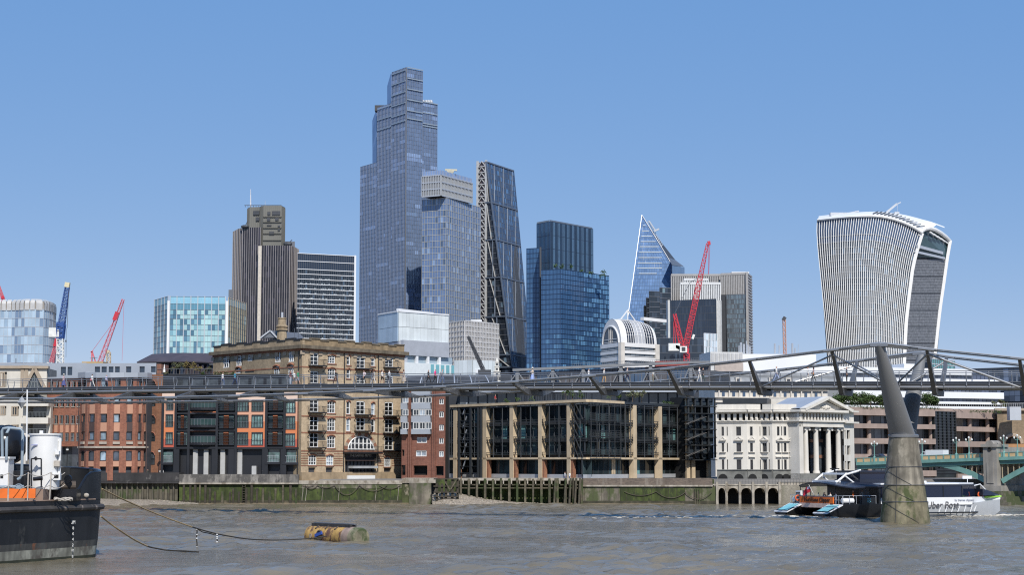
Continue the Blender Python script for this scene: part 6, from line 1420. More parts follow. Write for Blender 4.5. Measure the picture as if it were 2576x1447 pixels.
# glazed bay, service towers and roof pavilions
BX=Fac(LF2.p(LF2.u(1440),0,2.2),RF2.p(RF2.u(1520),0,1.5) if False else LF2.p(LF2.u(1440),0,2.2)+Vector((7.2,-1.2,0)))
for z0_,z1_ in ((LF2.z(1460,1150),LF2.z(1460,1100)),(LF2.z(1460,1098),LF2.z(1460,1058)),(LF2.z(1460,1056),LF2.z(1460,1014))):
    b=MB()
    for k in range(6):b.bar(RF2.p(RF2.u(1480+k*15),z0_,.6),RF2.p(RF2.u(1480+k*15),z1_,.6),.1)
    for t in (0,.12,.24,.36,1):b.bar(RF2.p(RF2.u(1478),z0_+(z1_-z0_)*t,.6),RF2.p(RF2.u(1557),z0_+(z1_-z0_)*t,.6),.1)
    for x in (1440,1452):b.bar(LF2.p(LF2.u(x),z1_,.5),LF2.p(LF2.u(x+20),z0_,.5),.14)
    b.build('bracing',m_stl,r,kind='stuff')
ST=fac(1733,333,1800,336);zst=ST.z(1770,1000)
MB().fbox(ST,0,ST.L,4,zst,-6,-1.5).build('service_core',m_void,r)
for k in range(5):MB().fbox(ST,k*ST.L/4-.12,k*ST.L/4+.12,8,zst,-.2,.1).build('steel_post',m_stl,r)
for y in (1001,1022,1040,1060,1080,1100,1120,1140,1157):MB().fbox(ST,-.6,ST.L+.4,ST.z(1770,y+2),ST.z(1770,y),-1.4,.3).build('landing',m_stl,r)
for k in range(4):
    for j,(y0,y1) in enumerate(((1003,1020),(1042,1078),(1082,1118),(1122,1155))):MB().fbox(ST,k*ST.L/4+.2,(k+1)*ST.L/4-.2,ST.z(1770,y1),ST.z(1770,y0),-.5,-.4).build('stair_glass',glass('stair_glass',(.03,.04,.05),tint='object') if 'stair_glass' not in bpy.data.materials else bpy.data.materials['stair_glass'],r)
for x in (1735,1748,1788):MB().fbox(ST,ST.u(x),ST.u(x)+.75,4,ST.z(1770,1000 if x != 1788 else 1160),-1.4,-.9).build('stone_column',m_sand,r)
for y in (1050,1090,1130):
    b=MB()
    for k in range(10):p=ST.p(-1.2+k*.45,ST.z(1770,y+18-k*2),.6);b.bar(p,p+ST.n*.9,.4,.06)
    b.bar(ST.p(-1.2,ST.z(1770,y+18),.9),ST.p(3,ST.z(1770,y),.9),.08);b.build('steel_stair',mat('stair_steel',(.2,.19,.18),.6) if 'stair_steel' not in bpy.data.materials else bpy.data.materials['stair_steel'],r,kind='stuff')
# stair on the left return
b=MB()
for k in range(5):
    za,zb2=LF2.z(1180,1180-k*34),LF2.z(1180,1150-k*34);b.bar(LF2.p(LF2.u(1166),za,.2),LF2.p(LF2.u(1176),zb2,.2),.15,.22)
b.build('diagonal_stair',m_zinc,r,kind='stuff')
for y in np.linspace(1025,1190,11):MB().fbox(LF2,LF2.u(1158),LF2.u(1212),LF2.z(1180,y+1),LF2.z(1180,y),.1,.4).build('landing',m_stl,r)
for x in (1157,1186,1205,1212):MB().fbox(LF2,LF2.u(x),LF2.u(x)+.5,4,zt-.4,.1,.5).build('steel_post',m_stl,r)
PV=fac(1150,345,1740,345);zp=lambda y:PV.z(1400,y)
MB().fbox(PV,0,PV.L,zt,zp(988),-6,-1).build('roof_pavilion',m_stl,r);MB().fbox(PV,0,PV.L,zp(988),zp(984),-7,1).build('pavilion_roof',m_zinc,r)
for k in range(24):x=1156+k*24;MB().fbox(PV,PV.u(x),PV.u(x+20),zt+.3,zp(990),-1,-.8).build('pavilion_window',g_win,r)
b=MB();railing_panel(b,LF2,LF2.u(1310),LF2.L,zt+.35,1.1,0,40);railing_panel(b,RF2,0,RF2.u(1550),zt+.35,1.1,0,30);b.build('roof_railing',m_alu_d,r,kind='stuff')

# --- white stone classical offices
r=thing('white_stone_offices',col(1980,312),'white stone classical offices with pedimented columned portico','building');m_ws=mat('portland_white',(.66,.625,.56),.8,var=.07,vs=.4,streak=.12);m_wg=mat('grey_rusticated',(.17,.17,.155),.9,var=.3,vs=.8,bump=.5)
nd=[(1805,317.5),(1880,316),(1917,316.7),(1944,315.4),(2008,316.4),(2016,318)]
fcs=[Fac(col(*nd[i]),col(*nd[i+1])) for i in range(4)]
ROW=[(1072,1095),(1113,1136),(1155,1181)]
def whitewin(fc,x0,x1,y0,y1,k):window(fc,r,x0,x1,y0,y1,'white',mat('white_win_frame',(.12,.12,.12),.5) if 'white_win_frame' not in bpy.data.materials else bpy.data.materials['white_win_frame'],g_win,d=-.15,nx=2 if x1-x0>7 else 1,ny=1,fw=.08,depth=.3,color=(.35,.33,.33))
lay=[[(1816,1822),(1829,1831.5),(1853,1865)],[(1887.5,1894.5),(1912,1914)],[(1919,1929.5),(1934.5,1937)],[(1956,1962),(1966.5,1969),(1972.5,1979),(1984.5,1986.5),(1989.5,1995.5)]]
yoff=[0,0,0,2]
top_,frz0,frz1=1028,1040,1057
for k,fc in enumerate(fcs):
    xm=[1840,1898,1930,1976][k];H=[]
    zz=lambda y:fcs[3].z(1976,y)
    for x0,x1 in lay[k]:
        for y0,y1 in ROW:H.append((fc.u(x0),fc.u(x1),zz(y1+2),zz(y0+2)))
    n=max(2,round(fc.L/1.0));fr=[]
    for i in range(n):fr.append((fc.L*(i+.25)/n,fc.L*(i+.75)/n,zz(frz1+1),zz(frz0+1)))
    b=MB();pierced(b,fc,0,fc.L,zz(1183),zz(1038),H+fr,.4);b.build('stone_wall',m_ws,r)
    MB().fbox(fc,0,fc.L,zz(1183),zz(1038),-6,-.5).build('core',m_void,r)
    for x0,x1 in lay[k]:
        for y0,y1 in ROW:whitewin(fc,x0,x1,fc.uz(x0,y0)[1] and y0+2,y1+2,k)
    for h in fr:MB().fbox(fc,h[1]+.05,h[1]+fc.L/n*.5-.05,h[2],h[2]+.4,0,.35).build('frieze_bracket',m_ws,r)
    for y0,y1,d in ((1031,1036,.9),(1058,1060,.35),(1061,1063,.2),(1036,1038,.5)):MB().fbox(fc,-.1,fc.L+.1,zz(y1+1),zz(y0+1),-.5,d).build('cornice',m_ws,r)
    MB().fbox(fc,0,fc.L,zz(1030.8),zz(1017),-2,-.4).build('parapet',m_ws,r)
    MB().fbox(fc,-.05,fc.L+.05,4,zz(1183),-3,.3).build('grey_base',m_wg,r);MB().fbox(fc,-.05,fc.L+.05,zz(1184),zz(1182),-.2,.45).build('base_course',m_wg,r)
    for x0,x1 in [w for w in lay[k] if w[1]-w[0]>5.5]:
        u0,u1=fc.u(x0)-.35,fc.u(x1)+.35;
        if k != 3:b=MB();zc_=zz(1108);b.tri(fc.p(u0,zc_,.3),fc.p(u1,zc_,.3),fc.p((u0+u1)/2,zc_+.55,.3));b.bar(fc.p(u0,zc_,.2),fc.p((u0+u1)/2,zc_+.6,.2),.4,.16);b.bar(fc.p(u1,zc_,.2),fc.p((u0+u1)/2,zc_+.6,.2),.4,.16);b.bar(fc.p(u0,zc_,.2),fc.p(u1,zc_,.2),.4,.16);b.build('pediment_hood',m_ws,r)
        MB().fbox(fc,u0,u1,zz(1139),zz(1137.5),0,.35).build('sill',m_ws,r);MB().fbox(fc,u0,u1,zz(1151),zz(1149),0,.35).build('hood',m_ws,r)
        b=MB();um=(u0+u1)/2;zg=zz(1206);b.add([fc.p(um+.85*math.cos(math.pi*i/8),zg+.9*math.sin(math.pi*i/8),.33) for i in range(9)],[tuple(range(8,-1,-1))]);b.build('base_arch_window',m_void,r)
fc=fcs[3];b=MB();u0,u1=fc.u(1953),fc.u(2000);zc_=fc.z(1976,1109)
for a_,b_ in ((fc.u(1953),fc.u(1974)),(fc.u(1979),fc.u(2000))):b.bar(fc.p(a_,zc_,.2),fc.p((a_+b_)/2,zc_+.6,.2),.4,.16);b.bar(fc.p(b_,zc_,.2),fc.p((a_+b_)/2,zc_+.6,.2),.4,.16)
b.bar(fc.p(u0,zc_,.2),fc.p(u1,zc_,.2),.4,.2);b.build('pediment_hood',m_ws,r)
# portico
PF=fac(2012,314,2124,321);zz=lambda y:PF.z(2060,y)
MB().fbox(PF,0,PF.L,4,zz(1070),-8,-3.2).build('portico_back',m_void,r)
MB().fbox(PF,0,PF.u(2022),4,zz(1040),-3.2,0).build('portico_pier',m_ws,r)
for k in range(4):
    x=2036+k*22;MB().fbox(PF,PF.u(x-9),PF.u(x-3),4,zz(1075),-3.2,-3).build('portico_window',g_win,r)
    for y in (1105,1145):MB().fbox(PF,PF.u(x-10),PF.u(x),zz(y+8),zz(y),-3.2,-2.9).build('terracotta_panel',m_rb2,r)
for x in (2037,2063,2094,2119):
    u=PF.u(x);c0=PF.p(u,0,-.9);b=MB();R_=.5;z0_,z1_=zz(1192),zz(1079)
    b.lathe((c0.x,c0.y,0),[(R_*1.3,z0_),(R_*1.3,z0_+.25),(R_*1.12,z0_+.4),(R_,z0_+.6),(R_*.97,(z0_+z1_)/2),(R_*.85,z1_)],16);cl=b.build('column',m_ws,r,smooth=True)
    b=MB();b.fbox(PF,u-.65,u+.65,z1_,z1_+.25,-1.5,-.3)
    for s2 in (-.55,.55):b.tube(PF.p(u+s2,z1_-.12,-1.4),PF.p(u+s2,z1_-.12,-.35),.26,n=8)
    b.build('capital',m_ws,cl)
MB().fbox(PF,0,PF.L,4,zz(1192),-3,.1).build('portico_base',m_wg,r)
b=MB();fr=[(PF.L*(i+.22)/14,PF.L*(i+.78)/14,zz(1058),zz(1041)) for i in range(14)];pierced(b,PF,0,PF.L,zz(1075),zz(1038),fr,.4);b.build('entablature',m_ws,r);MB().fbox(PF,0,PF.L,zz(1075),zz(1040),-3,-.5).build('entablature_core',m_void,r)
for y0,y1,d in ((1032,1038,.8),(1058,1062,.35)):MB().fbox(PF,-.4,PF.L+.6,zz(y1),zz(y0),-3,d).build('cornice',m_ws,r)
ua,ub,ut=PF.u(2020),PF.u(2138),PF.u(2075);za,zt2=zz(1032),zz(1001);b=MB()
b.tri(PF.p(ua+.6,za,-.1),PF.p(ub-.6,za,-.1),PF.p((ua+ub)/2,zt2-.5,-.1));b.build('tympanum',m_ws,r)
for p,q in ((ua,(ua+ub)/2),(ub,(ua+ub)/2)):MB().bar(PF.p(p,za,.2),PF.p(q,zt2,.2),1.4,.5).build('raking_cornice',m_ws,r)
b=MB();m_=(ua+ub)/2
for s2 in (ua,ub):b.quad(PF.p(s2,za+.25,.6),PF.p(m_,zt2+.25,.6),PF.p(m_,zt2+.25,-9),PF.p(s2,za+.25,-9))
b.build('pediment_roof',m_zinc,r);b=MB();c0=PF.p(m_,za+.55,.0);
for dx,rr_ in ((0,.42),(-.55,.3),(.55,.3),(-1.0,.2),(1.0,.2)):b.ball(c0+PF.t*dx,rr_,.18,rr_*1.0,8,5)
b.build('carved_crest',m_ws,r,kind='stuff')
EWf=fac(2124,321.3,2150,324);H=[hole(EWf,x0,x1,y0,y1) for x0,x1 in ((2126,2129),(2132,2140)) for y0,y1 in ((1083,1105),(1122,1145),(1161,1182))]
b=MB();pierced(b,EWf,0,EWf.L,4,EWf.z(2137,1030),H,.4);b.build('stone_wall',m_ws,r);MB().fbox(EWf,0,EWf.L,4,EWf.z(2137,1030),-8,-.5).build('core',m_void,r)
for y in (1034,1062):MB().fbox(EWf,-.2,EWf.L+.7,EWf.z(2137,y+4),EWf.z(2137,y),-.5,.7).build('cornice',m_ws,r)
MB().fbox(fcs[0],0,8,fcs[0].z(1840,1014),fcs[0].z(1840,1000),-12,-6).build('roof_plant',m_stl,r)

MB().prism([(p.x,p.y) for p in (col(1830,326),col(2060,326),col(2060,356),col(1830,356))],4,pz(1013,346)).build('rear_block',m_ws,r)
# --- pink banded offices
r=thing('pink_banded_offices',col(2330,335),'pinkish stone offices with long window bands behind green bridge','office block');m_pk=mat('pink_granite',(.34,.26,.22),.8,var=.1,vs=.5,streak=.12)
P1,PB,P2=fac(2140,330,2350,340),fac(2350,340,2403,345),fac(2403,345,2523,356)
bd=[(1031,1045),(1066,1078),(1103,1117),(1143,1153),(1185,1200)]
for q,fc in enumerate((P1,P2)):
    xr=2150 if q == 0 else 2420;sh=0 if q == 0 else 8
    MB().fbox(fc,0,fc.L,3.5,fc.z(xr,1033+sh),-8,-2.5).build('core',m_void,r)
    for k,(y0,y1) in enumerate(bd):
        dd=.6+.0*k;MB().fbox(fc,0,fc.L+(0.8 if q else 0),fc.z(xr,y1+sh),fc.z(xr,y0+sh),-2.5,dd).build('stone_band',m_pk,r)
        n=int(fc.L/1.1)
    for k in range(4):
        za,zb2=fc.z(xr,bd[k+1][0]+sh),fc.z(xr,bd[k][1]+sh);n=12 if q == 0 else 8;me=MB().quad((.06,0,0),(fc.L/n-.06,0,0),(fc.L/n-.06,0,zb2-za),(.06,0,zb2-za)).mesh('window',g_win)
        for i in range(n):g_=RND.choice((.3,.5,.8,1.5));place(me,'window',fc.M(i*fc.L/n,za,-1.2),r,(g_,g_*1.05,g_*1.1))
        for i in range(0,n+1,3):c0=fc.p(i*fc.L/n,za,-.7);MB().tube(c0,c0+UP*(zb2-za),.42,n=10).build('round_column',m_pk,r)
    MB().fbox(fc,0,fc.L,3.5,fc.z(xr,1200+sh),-2.4,-.4).build('base',m_pk,r)
MB().fbox(PB,0,PB.L,3.5,PB.z(2380,1036),-6,.2).build('glass_bay',g_off,r)
for y in np.linspace(1037,1190,22):MB().fbox(PB,0,PB.L,PB.z(2380,y+.8),PB.z(2380,y),.2,.45).build('bay_louvre',m_stl,r)
for k in range(6):MB().fbox(PB,k*PB.L/5-.06,k*PB.L/5+.06,6,PB.z(2380,1036),.2,.4).build('bay_mullion',m_stl,r)
for k in range(14):x=2250+k*19;fc=P1 if x<2350 else P2;MB().fbox(fc,fc.u(x),fc.u(x+7),4.3,fc.z(x,1212) if False else 7,-.38,-.3).build('ground_opening',m_void,r)
MB().prism([(p.x,p.y) for p in (col(2100,342),col(2540,360),col(2540,380),col(2100,362))],4,pz(1027,350)).build('rear_block',m_pk,r)
# brick arch building at right edge
r=thing('brick_arch_building',col(2550,352),'yellow brick building with big round arch at right edge','building');FC=fac(2512,352,2660,350);MB().fbox(FC,0,FC.L,4,FC.z(2550,1030),-8,0).build('wall',brickmat('arch_brick',(.26,.19,.12),(.32,.235,.15),(.2,.17,.13)),r)
uc,zc_=FC.uz(2548,1117);R_=FC.u(2572)-uc;b=MB();N=14;b.path([FC.p(uc+R_*math.cos(math.pi*i/N),zc_+R_*math.sin(math.pi*i/N),.1) for i in range(N+1)],.4,5);b.build('arch_ring',m_tan,r);b=MB();b.add([FC.p(uc+R_*.9*math.cos(math.pi*i/N),zc_+R_*.9*math.sin(math.pi*i/N),.05) for i in range(N+1)],[tuple(range(N,-1,-1))]);b.build('arch_window',m_void,r)
MB().fbox(FC,-.5,FC.L,FC.z(2550,1034),FC.z(2550,1028),-1,.6).build('cornice',m_tan,r);MB().fbox(FC,FC.u(2514),FC.L,FC.z(2550,1143),FC.z(2550,1118),0,2.0).build('tan_box',mat('orange_tan',(.42,.22,.1),.8),r)
b=MB();railing_panel(b,FC,-14,FC.L,FC.z(2550,1028),1.0,-.5,60);b.build('roof_railing',m_white,r,kind='stuff');c0=at(2551,1040,348);MB().box(c0.x-1.1,c0.x+1.1,c0.y-1,c0.y+1,c0.z-1.4,c0.z+1.2).build('window_cleaning_cradle',m_alu,r)
# ------------------------------------------------------------------ green road bridge at the right
m_green=mat('green_paint',(.17,.335,.3),.5,var=.12,vs=.4,streak=.15);m_green_d=mat('green_paint_deep',(.09,.21,.19),.55,var=.15,vs=.4);m_gold2=mat('tan_panel',(.56,.4,.22),.7,var=.1)
m_pstone=mat('pier_granite',(.3,.28,.25),.85,var=.18,vs=.5,streak=.3,bump=.3)
SB=fac(2150,318,2700,291);sbz=lambda x:SB.z(x,1153.5-(x-2161)*.0385)
r=thing('green_road_bridge',SB.p(SB.u(2480),0),'green painted iron road bridge with tan parapet panels at right','bridge')
xs_=[2155+k*18.3 for k in range(31)]
b=MB()
for k in range(30):
    x0,x1=xs_[k],xs_[k+1];za,zb2=sbz(x0),sbz(x1)
    def seg(zl,zh,d0,d1,x0=x0,x1=x1,za=za,zb2=zb2):
        u0,u1=SB.u(x0),SB.u(x1);return [SB.p(u0,za+zl,d1),SB.p(u1,zb2+zl,d1),SB.p(u1,zb2+zl,d0),SB.p(u0,za+zl,d0),SB.p(u0,za+zh,d1),SB.p(u1,zb2+zh,d1),SB.p(u1,zb2+zh,d0),SB.p(u0,za+zh,d0)]
    MB().hexa(seg(-.7,-.04,-.25,.06)).build('parapet_panel',m_gold2,r);MB().hexa(seg(-.05,.06,-.35,.12)).build('top_rail',m_green,r);MB().hexa(seg(-1.25,-.7,-.35,.2)).build('fascia',m_green,r);MB().hexa(seg(-1.9,-1.15,-9,-.15)).build('deck_beam',m_green_d,r)
    MB().fbox(SB,SB.u(x0)-.13,SB.u(x0)+.13,za-.65,za+.05,-.3,.1).build('parapet_post',m_green,r)
def arch(xa,ya,xb,yb,xc,yc,name='arch_rib'):
    pts=[]
    for i in range(15):
        t=i/14;x=xa+(xb-xa)*t;y=ya+(yb-ya)*t**2.1;pts.append((x,y))
    for d in (-.5,-4.5,-8.5):
        b=MB()
        for i in range(14):b.bar(SB.p(*SB.uz(*pts[i],d),d),SB.p(*SB.uz(*pts[i+1],d),d),.5,.85)
        b.build(name,m_green,r)
    b=MB()
    for i in range(2,15):
        x,y=pts[i];u,z=SB.uz(x,y,-.5);b.bar(SB.p(u,z,-.5),SB.p(u,sbz(x)-1.5,-.5),.16);
        if i<14:b.bar(SB.p(u,z,-4.5),SB.p(SB.u(pts[i+1][0]),sbz(x)-1.6,-4.5),.14)
    b.build('spandrel_struts',mat('strut_tan',(.3,.25,.17),.7) if 'strut_tan' not in bpy.data.materials else bpy.data.materials['strut_tan'],r,kind='stuff')
arch(2300,1163,2484,1212,0,0);arch(2720,1150,2522,1212,0,0)
u0,u1=SB.u(2480),SB.u(2514)
MB().fbox(SB,u0,u1,1.5,sbz(2497)+1.0,-10,.9).build('pier_shaft',m_pstone,r);MB().fbox(SB,u0-.25,u1+.25,sbz(2497)+1.0,sbz(2497)+1.5,-3,1.2).build('pier_cap',m_pstone,r)
b=MB();c0=SB.p((u0+u1)/2,sbz(2497)+1.5,-.4);b.lathe(c0,[(.01,0),(1.0,0),(1.0,.1),(.01,.1)],12) if False else b.tube(SB.p((u0+u1)/2,sbz(2497)+1.35,-2),SB.p((u0+u1)/2,sbz(2497)+1.35,1.0),.75,n=16);b.build('pier_scroll',m_pstone,r);MB().tube(SB.p((u0+u1)/2,sbz(2497)+.6,.5),SB.p((u0+u1)/2,sbz(2497)+.6,1.0),.35,n=14).build('pier_roundel',m_void,r)
MB().fbox(SB,u0+.6,u1-.6,3.6,sbz(2497)-1.5,.9,1.0).build('pier_panel',m_pstone,r)
for k in range(4):MB().fbox(SB,u0-.5-k*.25,u1+.8+k*.55,-1.5 if k == 3 else 2.3-k*.9,3.2-k*.9,-10-k*.1,1.3+k*.3).build('pier_footing',m_pstone if k<1 else m_wallgrey,r)
xl=[(2199.5,1112),(2320,1110),(2406,1109),(2438,1101),(2526,1105),(2560,1097)]
glob=mat('lamp_glass',(.75,.76,.72),.2)
for k,(x,yt) in enumerate(xl):
    zb=sbz(x)+.05;hgt=2.55;lab=['green triple lamp left of the concrete bridge pier','green triple lamp just right of the concrete bridge pier','green triple lamp right of the white van','tall green triple lamp between van and stone pier','green triple lamp right of the stone bridge pier','green triple lamp at the right edge of the picture'][k]
    l=thing('bridge_lamp',SB.p(SB.u(x),zb,-.1),lab,'street lamp','lamps on the green road bridge');p=SB.p(SB.u(x),zb,-.1)
    MB().lathe(p,[(.3,-.75),(.3,.0),(.12,.15),(.08,.5),(.06,hgt)],8).build('post',m_green,l,smooth=True)
    b=MB();b.path([p+UP*(hgt-.35)-SB.t*.55,p+UP*(hgt-.6)-SB.t*.25,p+UP*(hgt-.6)+SB.t*.25,p+UP*(hgt-.35)+SB.t*.55],.04,5);b.build('bracket',m_green,l)
    for dx,dz in ((-.55,-.2),(0,.15),(.55,-.2)):b=MB();b.ball(p+SB.t*dx+UP*(hgt+dz),.16,.16,.2,8,6);b.build('lantern',glob,l)
# van and car on it
def box_van(x0,x1,label):
    d=-2.6;u0,u1=SB.u(x0,d),SB.u(x1,d);z=sbz(x0)-.75;v=thing('delivery_van',SB.p((u0+u1)/2,z,d),label,'van')
    L=u1-u0;MB().fbox(SB,u0+L*.24,u1,z+.45,z+1.75,d-1,d+1).build('cargo_box',m_white,v)
    b=MB();q=[(u0,z+.35),(u0+L*.23,z+.35),(u0+L*.23,z+1.5),(u0+L*.13,z+1.5),(u0+.08,z+.95),(u0,z+.85)]
    b.add([SB.p(u,zz_,d+.95) for u,zz_ in q]+[SB.p(u,zz_,d-.95) for u,zz_ in q],[(5,4,3,2,1,0),(6,7,8,9,10,11)]+[(i,(i+1) % 6,6+(i+1) % 6,6+i) for i in range(6)]);b.build('cab',m_white,v)
    b=MB();b.add([SB.p(u,zz_,d+.97) for u,zz_ in ((u0+.18,z+.98),(u0+L*.2,z+.98),(u0+L*.2,z+1.42),(u0+L*.14,z+1.42))],[(0,1,2,3)]);b.build('side_window',g_win,v)
    for f_ in (.12,.8):c0=SB.p(u0+L*f_,z+.36,d+.9);MB().tube(c0,c0-SB.n*.25,.36,n=12).build('wheel',m_iron,v)
box_van(2322,2380,'white box van driving over the green road bridge')
d=-2.4;u0,u1=SB.u(2190,d),SB.u(2226,d);z=sbz(2208)-.55;v=thing('dark_car',SB.p((u0+u1)/2,z,d),'dark car roof above the green bridge parapet','car');L=u1-u0
b=MB();q=[(0,.3),(1,.3),(1,.75),(.88,.85),(.72,1.2),(.3,1.2),(.14,.82),(0,.72)];b.add([SB.p(u0+a*L,z+h_,d+s*.8) for s in (1,-1) for a,h_ in q],[tuple(range(7,-1,-1)),tuple(range(8,16))]+[(i,(i+1) % 8,8+(i+1) % 8,8+i) for i in range(8)]);b.build('body',mat('car_black',(.02,.02,.025),.25),v)
b=MB();b.add([SB.p(u0+a*L,z+h_,d+.82) for a,h_ in ((.2,.85),(.82,.85),(.71,1.14),(.32,1.14))],[(0,1,2,3)]);b.build('side_window',g_win,v)
for f_ in (.2,.8):c0=SB.p(u0+L*f_,z+.3,d+.75);MB().tube(c0,c0-SB.n*.2,.3,n=12).build('wheel',m_iron,v)

# ------------------------------------------------------------------ steel footbridge
BR=Fac(col(50,252),col(2150,207))
m_steel=mat('bridge_steel',(.14,.143,.15),.38,.5,var=.1,vs=.3);m_steel_l=mat('bridge_aluminium',(.31,.315,.325),.35,.6,var=.08,vs=.3);m_cable=mat('cable_steel',(.4,.41,.42),.35,.6,var=.06);m_dkst=mat('deck_dark',(.065,.067,.071),.5,.3)
pp=[BR.uz(x,y) for x,y in ((0,977),(496,970.5),(1040,966),(1240,963.5),(2050,959),(2576,961.5))]
cf=np.polyfit([p[0] for p in pp],[p[1] for p in pp],2);dz_=lambda u:float(np.polyval(cf,u))
uL,uR=BR.u(-90),BR.u(2680);US=list(np.linspace(uL,uR,70))
r=thing('steel_footbridge',BR.p(BR.u(1288),0),'slender steel suspension footbridge crossing the whole river view','bridge')
def run(name,d,dz,w,h,m,smooth=False):
    b=MB();rows_=[]
    for u in US:z=dz_(u)+dz;rows_.append([BR.p(u,z-h/2,d-w/2),BR.p(u,z-h/2,d+w/2),BR.p(u,z+h/2,d+w/2),BR.p(u,z+h/2,d-w/2)])
    b.grid(rows_,close=True);return b.build(name,m,r)
def runt(name,d,dz,rad,m,n=8):return MB().path([BR.p(u,dz_(u)+dz,d) for u in US],rad,n).build(name,m,r,smooth=True)
run('deck_plate',-2,-.1,4.0,.12,m_steel_l);run('deck_soffit',-2,-.55,3.6,.5,m_dkst)
for s_,d in ((1,.0),(-1,-4.0)):
    run('edge_beam',d+s_*.05,-.2,.12,.34,m_steel);run('edge_lip',d+s_*.12,-.02,.3,.06,m_steel_l);runt('edge_tube',d+s_*.02,-.66,.19,m_steel_l)
    runt('handrail',d+s_*.28,1.2,.045,m_steel_l);runt('mid_rail',d+s_*.32,.95,.022,m_steel_l,5)
    for h_ in (.5,):runt('rail_wire',d+s_*.2,h_,.007,m_steel_l,4)
b=MB();
pm=MB();pm.path([(0,-.06,-.75),(0,-.2,-.45),(0,-.12,-.12),(0,-.2,.25),(0,-.33,.65),(0,-.35,.95),(0,-.25,1.2)],[.06,.085,.08,.065,.058,.05,.045],6);pm.box(-.05,.05,-.25,0,-.72,-.6);post_me=pm.mesh('rail_post',m_steel_l,smooth=True)
k=0;u=BR.u(2050)-2.5*60
while u<uR:
    if u>uL:
        place(post_me,'rail_post',BR.M(u,dz_(u),.0),r);place(post_me,'rail_post',BR.M(u,dz_(u),-4.0) @ Matrix.Rotation(math.pi,4,'Z'),r)
    u+=2.5
NC=[(-200,1003.5),(0,1003),(123,1003),(273,1002.5),(431,1002),(590,999),(760,991.7),(931,983),(1108,973),(1290,962),(1485,947),(1683,926.5),(1888,907),(2098,880.5),(2213,866)]
FCb=[(-200,1012),(0,1011.5),(150,1011.5),(430,1011),(590,1012),(720,1009.5),(894,1003),(1063,996),(1242,989),(1450,976),(1650,960),(1782,947),(1960,932.6),(2110,913),(2242,899),(2319,887.5)]
NC2=[(2213,866),(2340,880),(2570,903.5),(2800,926)];FC2=[(2319,887.5),(2402,900.6),(2574,919.6),(2800,944)]
def cable_curve(pts,d):
    q=[BR.uz(x,y,d) for x,y in pts];return [p[0] for p in q],[p[1] for p in q]
nu,nz=cable_curve(NC,5.0);fu,fz=cable_curve(FCb,-9.0);nu2,nz2=cable_curve(NC2,5.0);fu2,fz2=cable_curve(FC2,-9.0)
def smoothc(us,zs,deg):c_=np.polyfit(us,zs,deg);return lambda u:float(np.polyval(c_,u))
nzf,fzf=smoothc(nu,nz,3),smoothc(fu,fz,3)
uP=nu[-1]
for d,us_,f_,us2,zs2 in ((5.0,nu,nzf,nu2,nz2),(-9.0,fu,fzf,fu2,fz2)):
    for k in range(4):
        o=(k-1.5)*.17
        if us_ is fu and k>3:continue
        ul=list(np.linspace(us_[0],us_[-1],40));MB().path([BR.p(u,f_(u)+(.09 if k % 2 else-.09),d+o) for u in ul],.085,6).build('main_cable',m_cable,r,smooth=True)
        MB().path([BR.p(u,z if i else f_(us_[-1])+(.09 if k % 2 else-.09),d+o) for i,(u,z) in enumerate(zip(us2,[q+(.09 if k % 2 else-.09) for q in zs2]))],.085,6).build('main_cable',m_cable,r,smooth=True)
def zcab(u,near):
    us_,f_,us2,zs2=(nu,nzf,nu2,nz2) if near else (fu,fzf,fu2,fz2)
    return f_(u) if u <= us_[-1] else float(np.interp(u,us2,zs2))
arms=[BR.u(x,5.0) for x in (-20,123,273,431,590,760,931,1108,1290,1485,1683,1888,2098,2338,2572)]
def plate(p0,p1,h0,h1,w0,w1):
    b=MB();t=(p1-p0).normalized();s2=BR.t;nrm=t.cross(s2).normalized()
    b.hexa([p0-s2*w0/2-nrm*h0/2,p0+s2*w0/2-nrm*h0/2,p0+s2*w0/2+nrm*h0/2,p0-s2*w0/2+nrm*h0/2,p1-s2*w1/2-nrm*h1/2,p1+s2*w1/2-nrm*h1/2,p1+s2*w1/2+nrm*h1/2,p1-s2*w1/2+nrm*h1/2]);return b
for u in arms:
    z=dz_(u)
    for near,d0,d1 in ((True,5.0,.15),(False,-9.0,-4.15)):
        zc_=zcab(u,near);s_=1 if near else-1
        plate(BR.p(u,zc_-.12,d0-s_*.2),BR.p(u,z-1.15,d1),.3,.85,.34,.55).build('cable_arm',m_steel,r)
        b=MB();b.bar(BR.p(u-.9,zcab(u-.9,near),d0),BR.p(u+.9,zcab(u+.9,near),d0),.75,.16);b.build('cable_saddle',m_steel_l,r)
    MB().fbox(BR,u-.3,u+.3,z-1.55,z-.95,-4.3,.3).build('cross_beam',m_dkst,r)
# bracing rods by the pier
def rod(ua,za,da,ub,zb,db,rad=.11):MB().tube(BR.p(ua,za,da),BR.p(ub,zb,db),rad,n=8).build('bracing_rod',m_steel_l,r)
ua,ub=arms[12],arms[13]
for near,dc,dd in ((True,4.6,.2),(False,-8.6,-4.2)):
    rod(ua,zcab(ua,near)-.5,dc,arms[11],dz_(arms[11])-.7,dd);rod(ua,zcab(ua,near)-.5,dc,uP+.2,dz_(uP)-.5,dd);rod(ub,zcab(ub,near)-.5,dc,uP+.6,dz_(uP)-.6,dd);rod(ub,zcab(ub,near)-.5,dc,arms[14],dz_(arms[14])-.9,dd,.13)
    b=MB();a_,e_=uP-3.2,uP+3.2;b.path([BR.p(u,zcab(u,near)-.02,dc+(.4 if near else-.4)) for u in np.linspace(a_,e_,9)],.26,8);b.build('cable_sheath',m_cable,r,smooth=True)
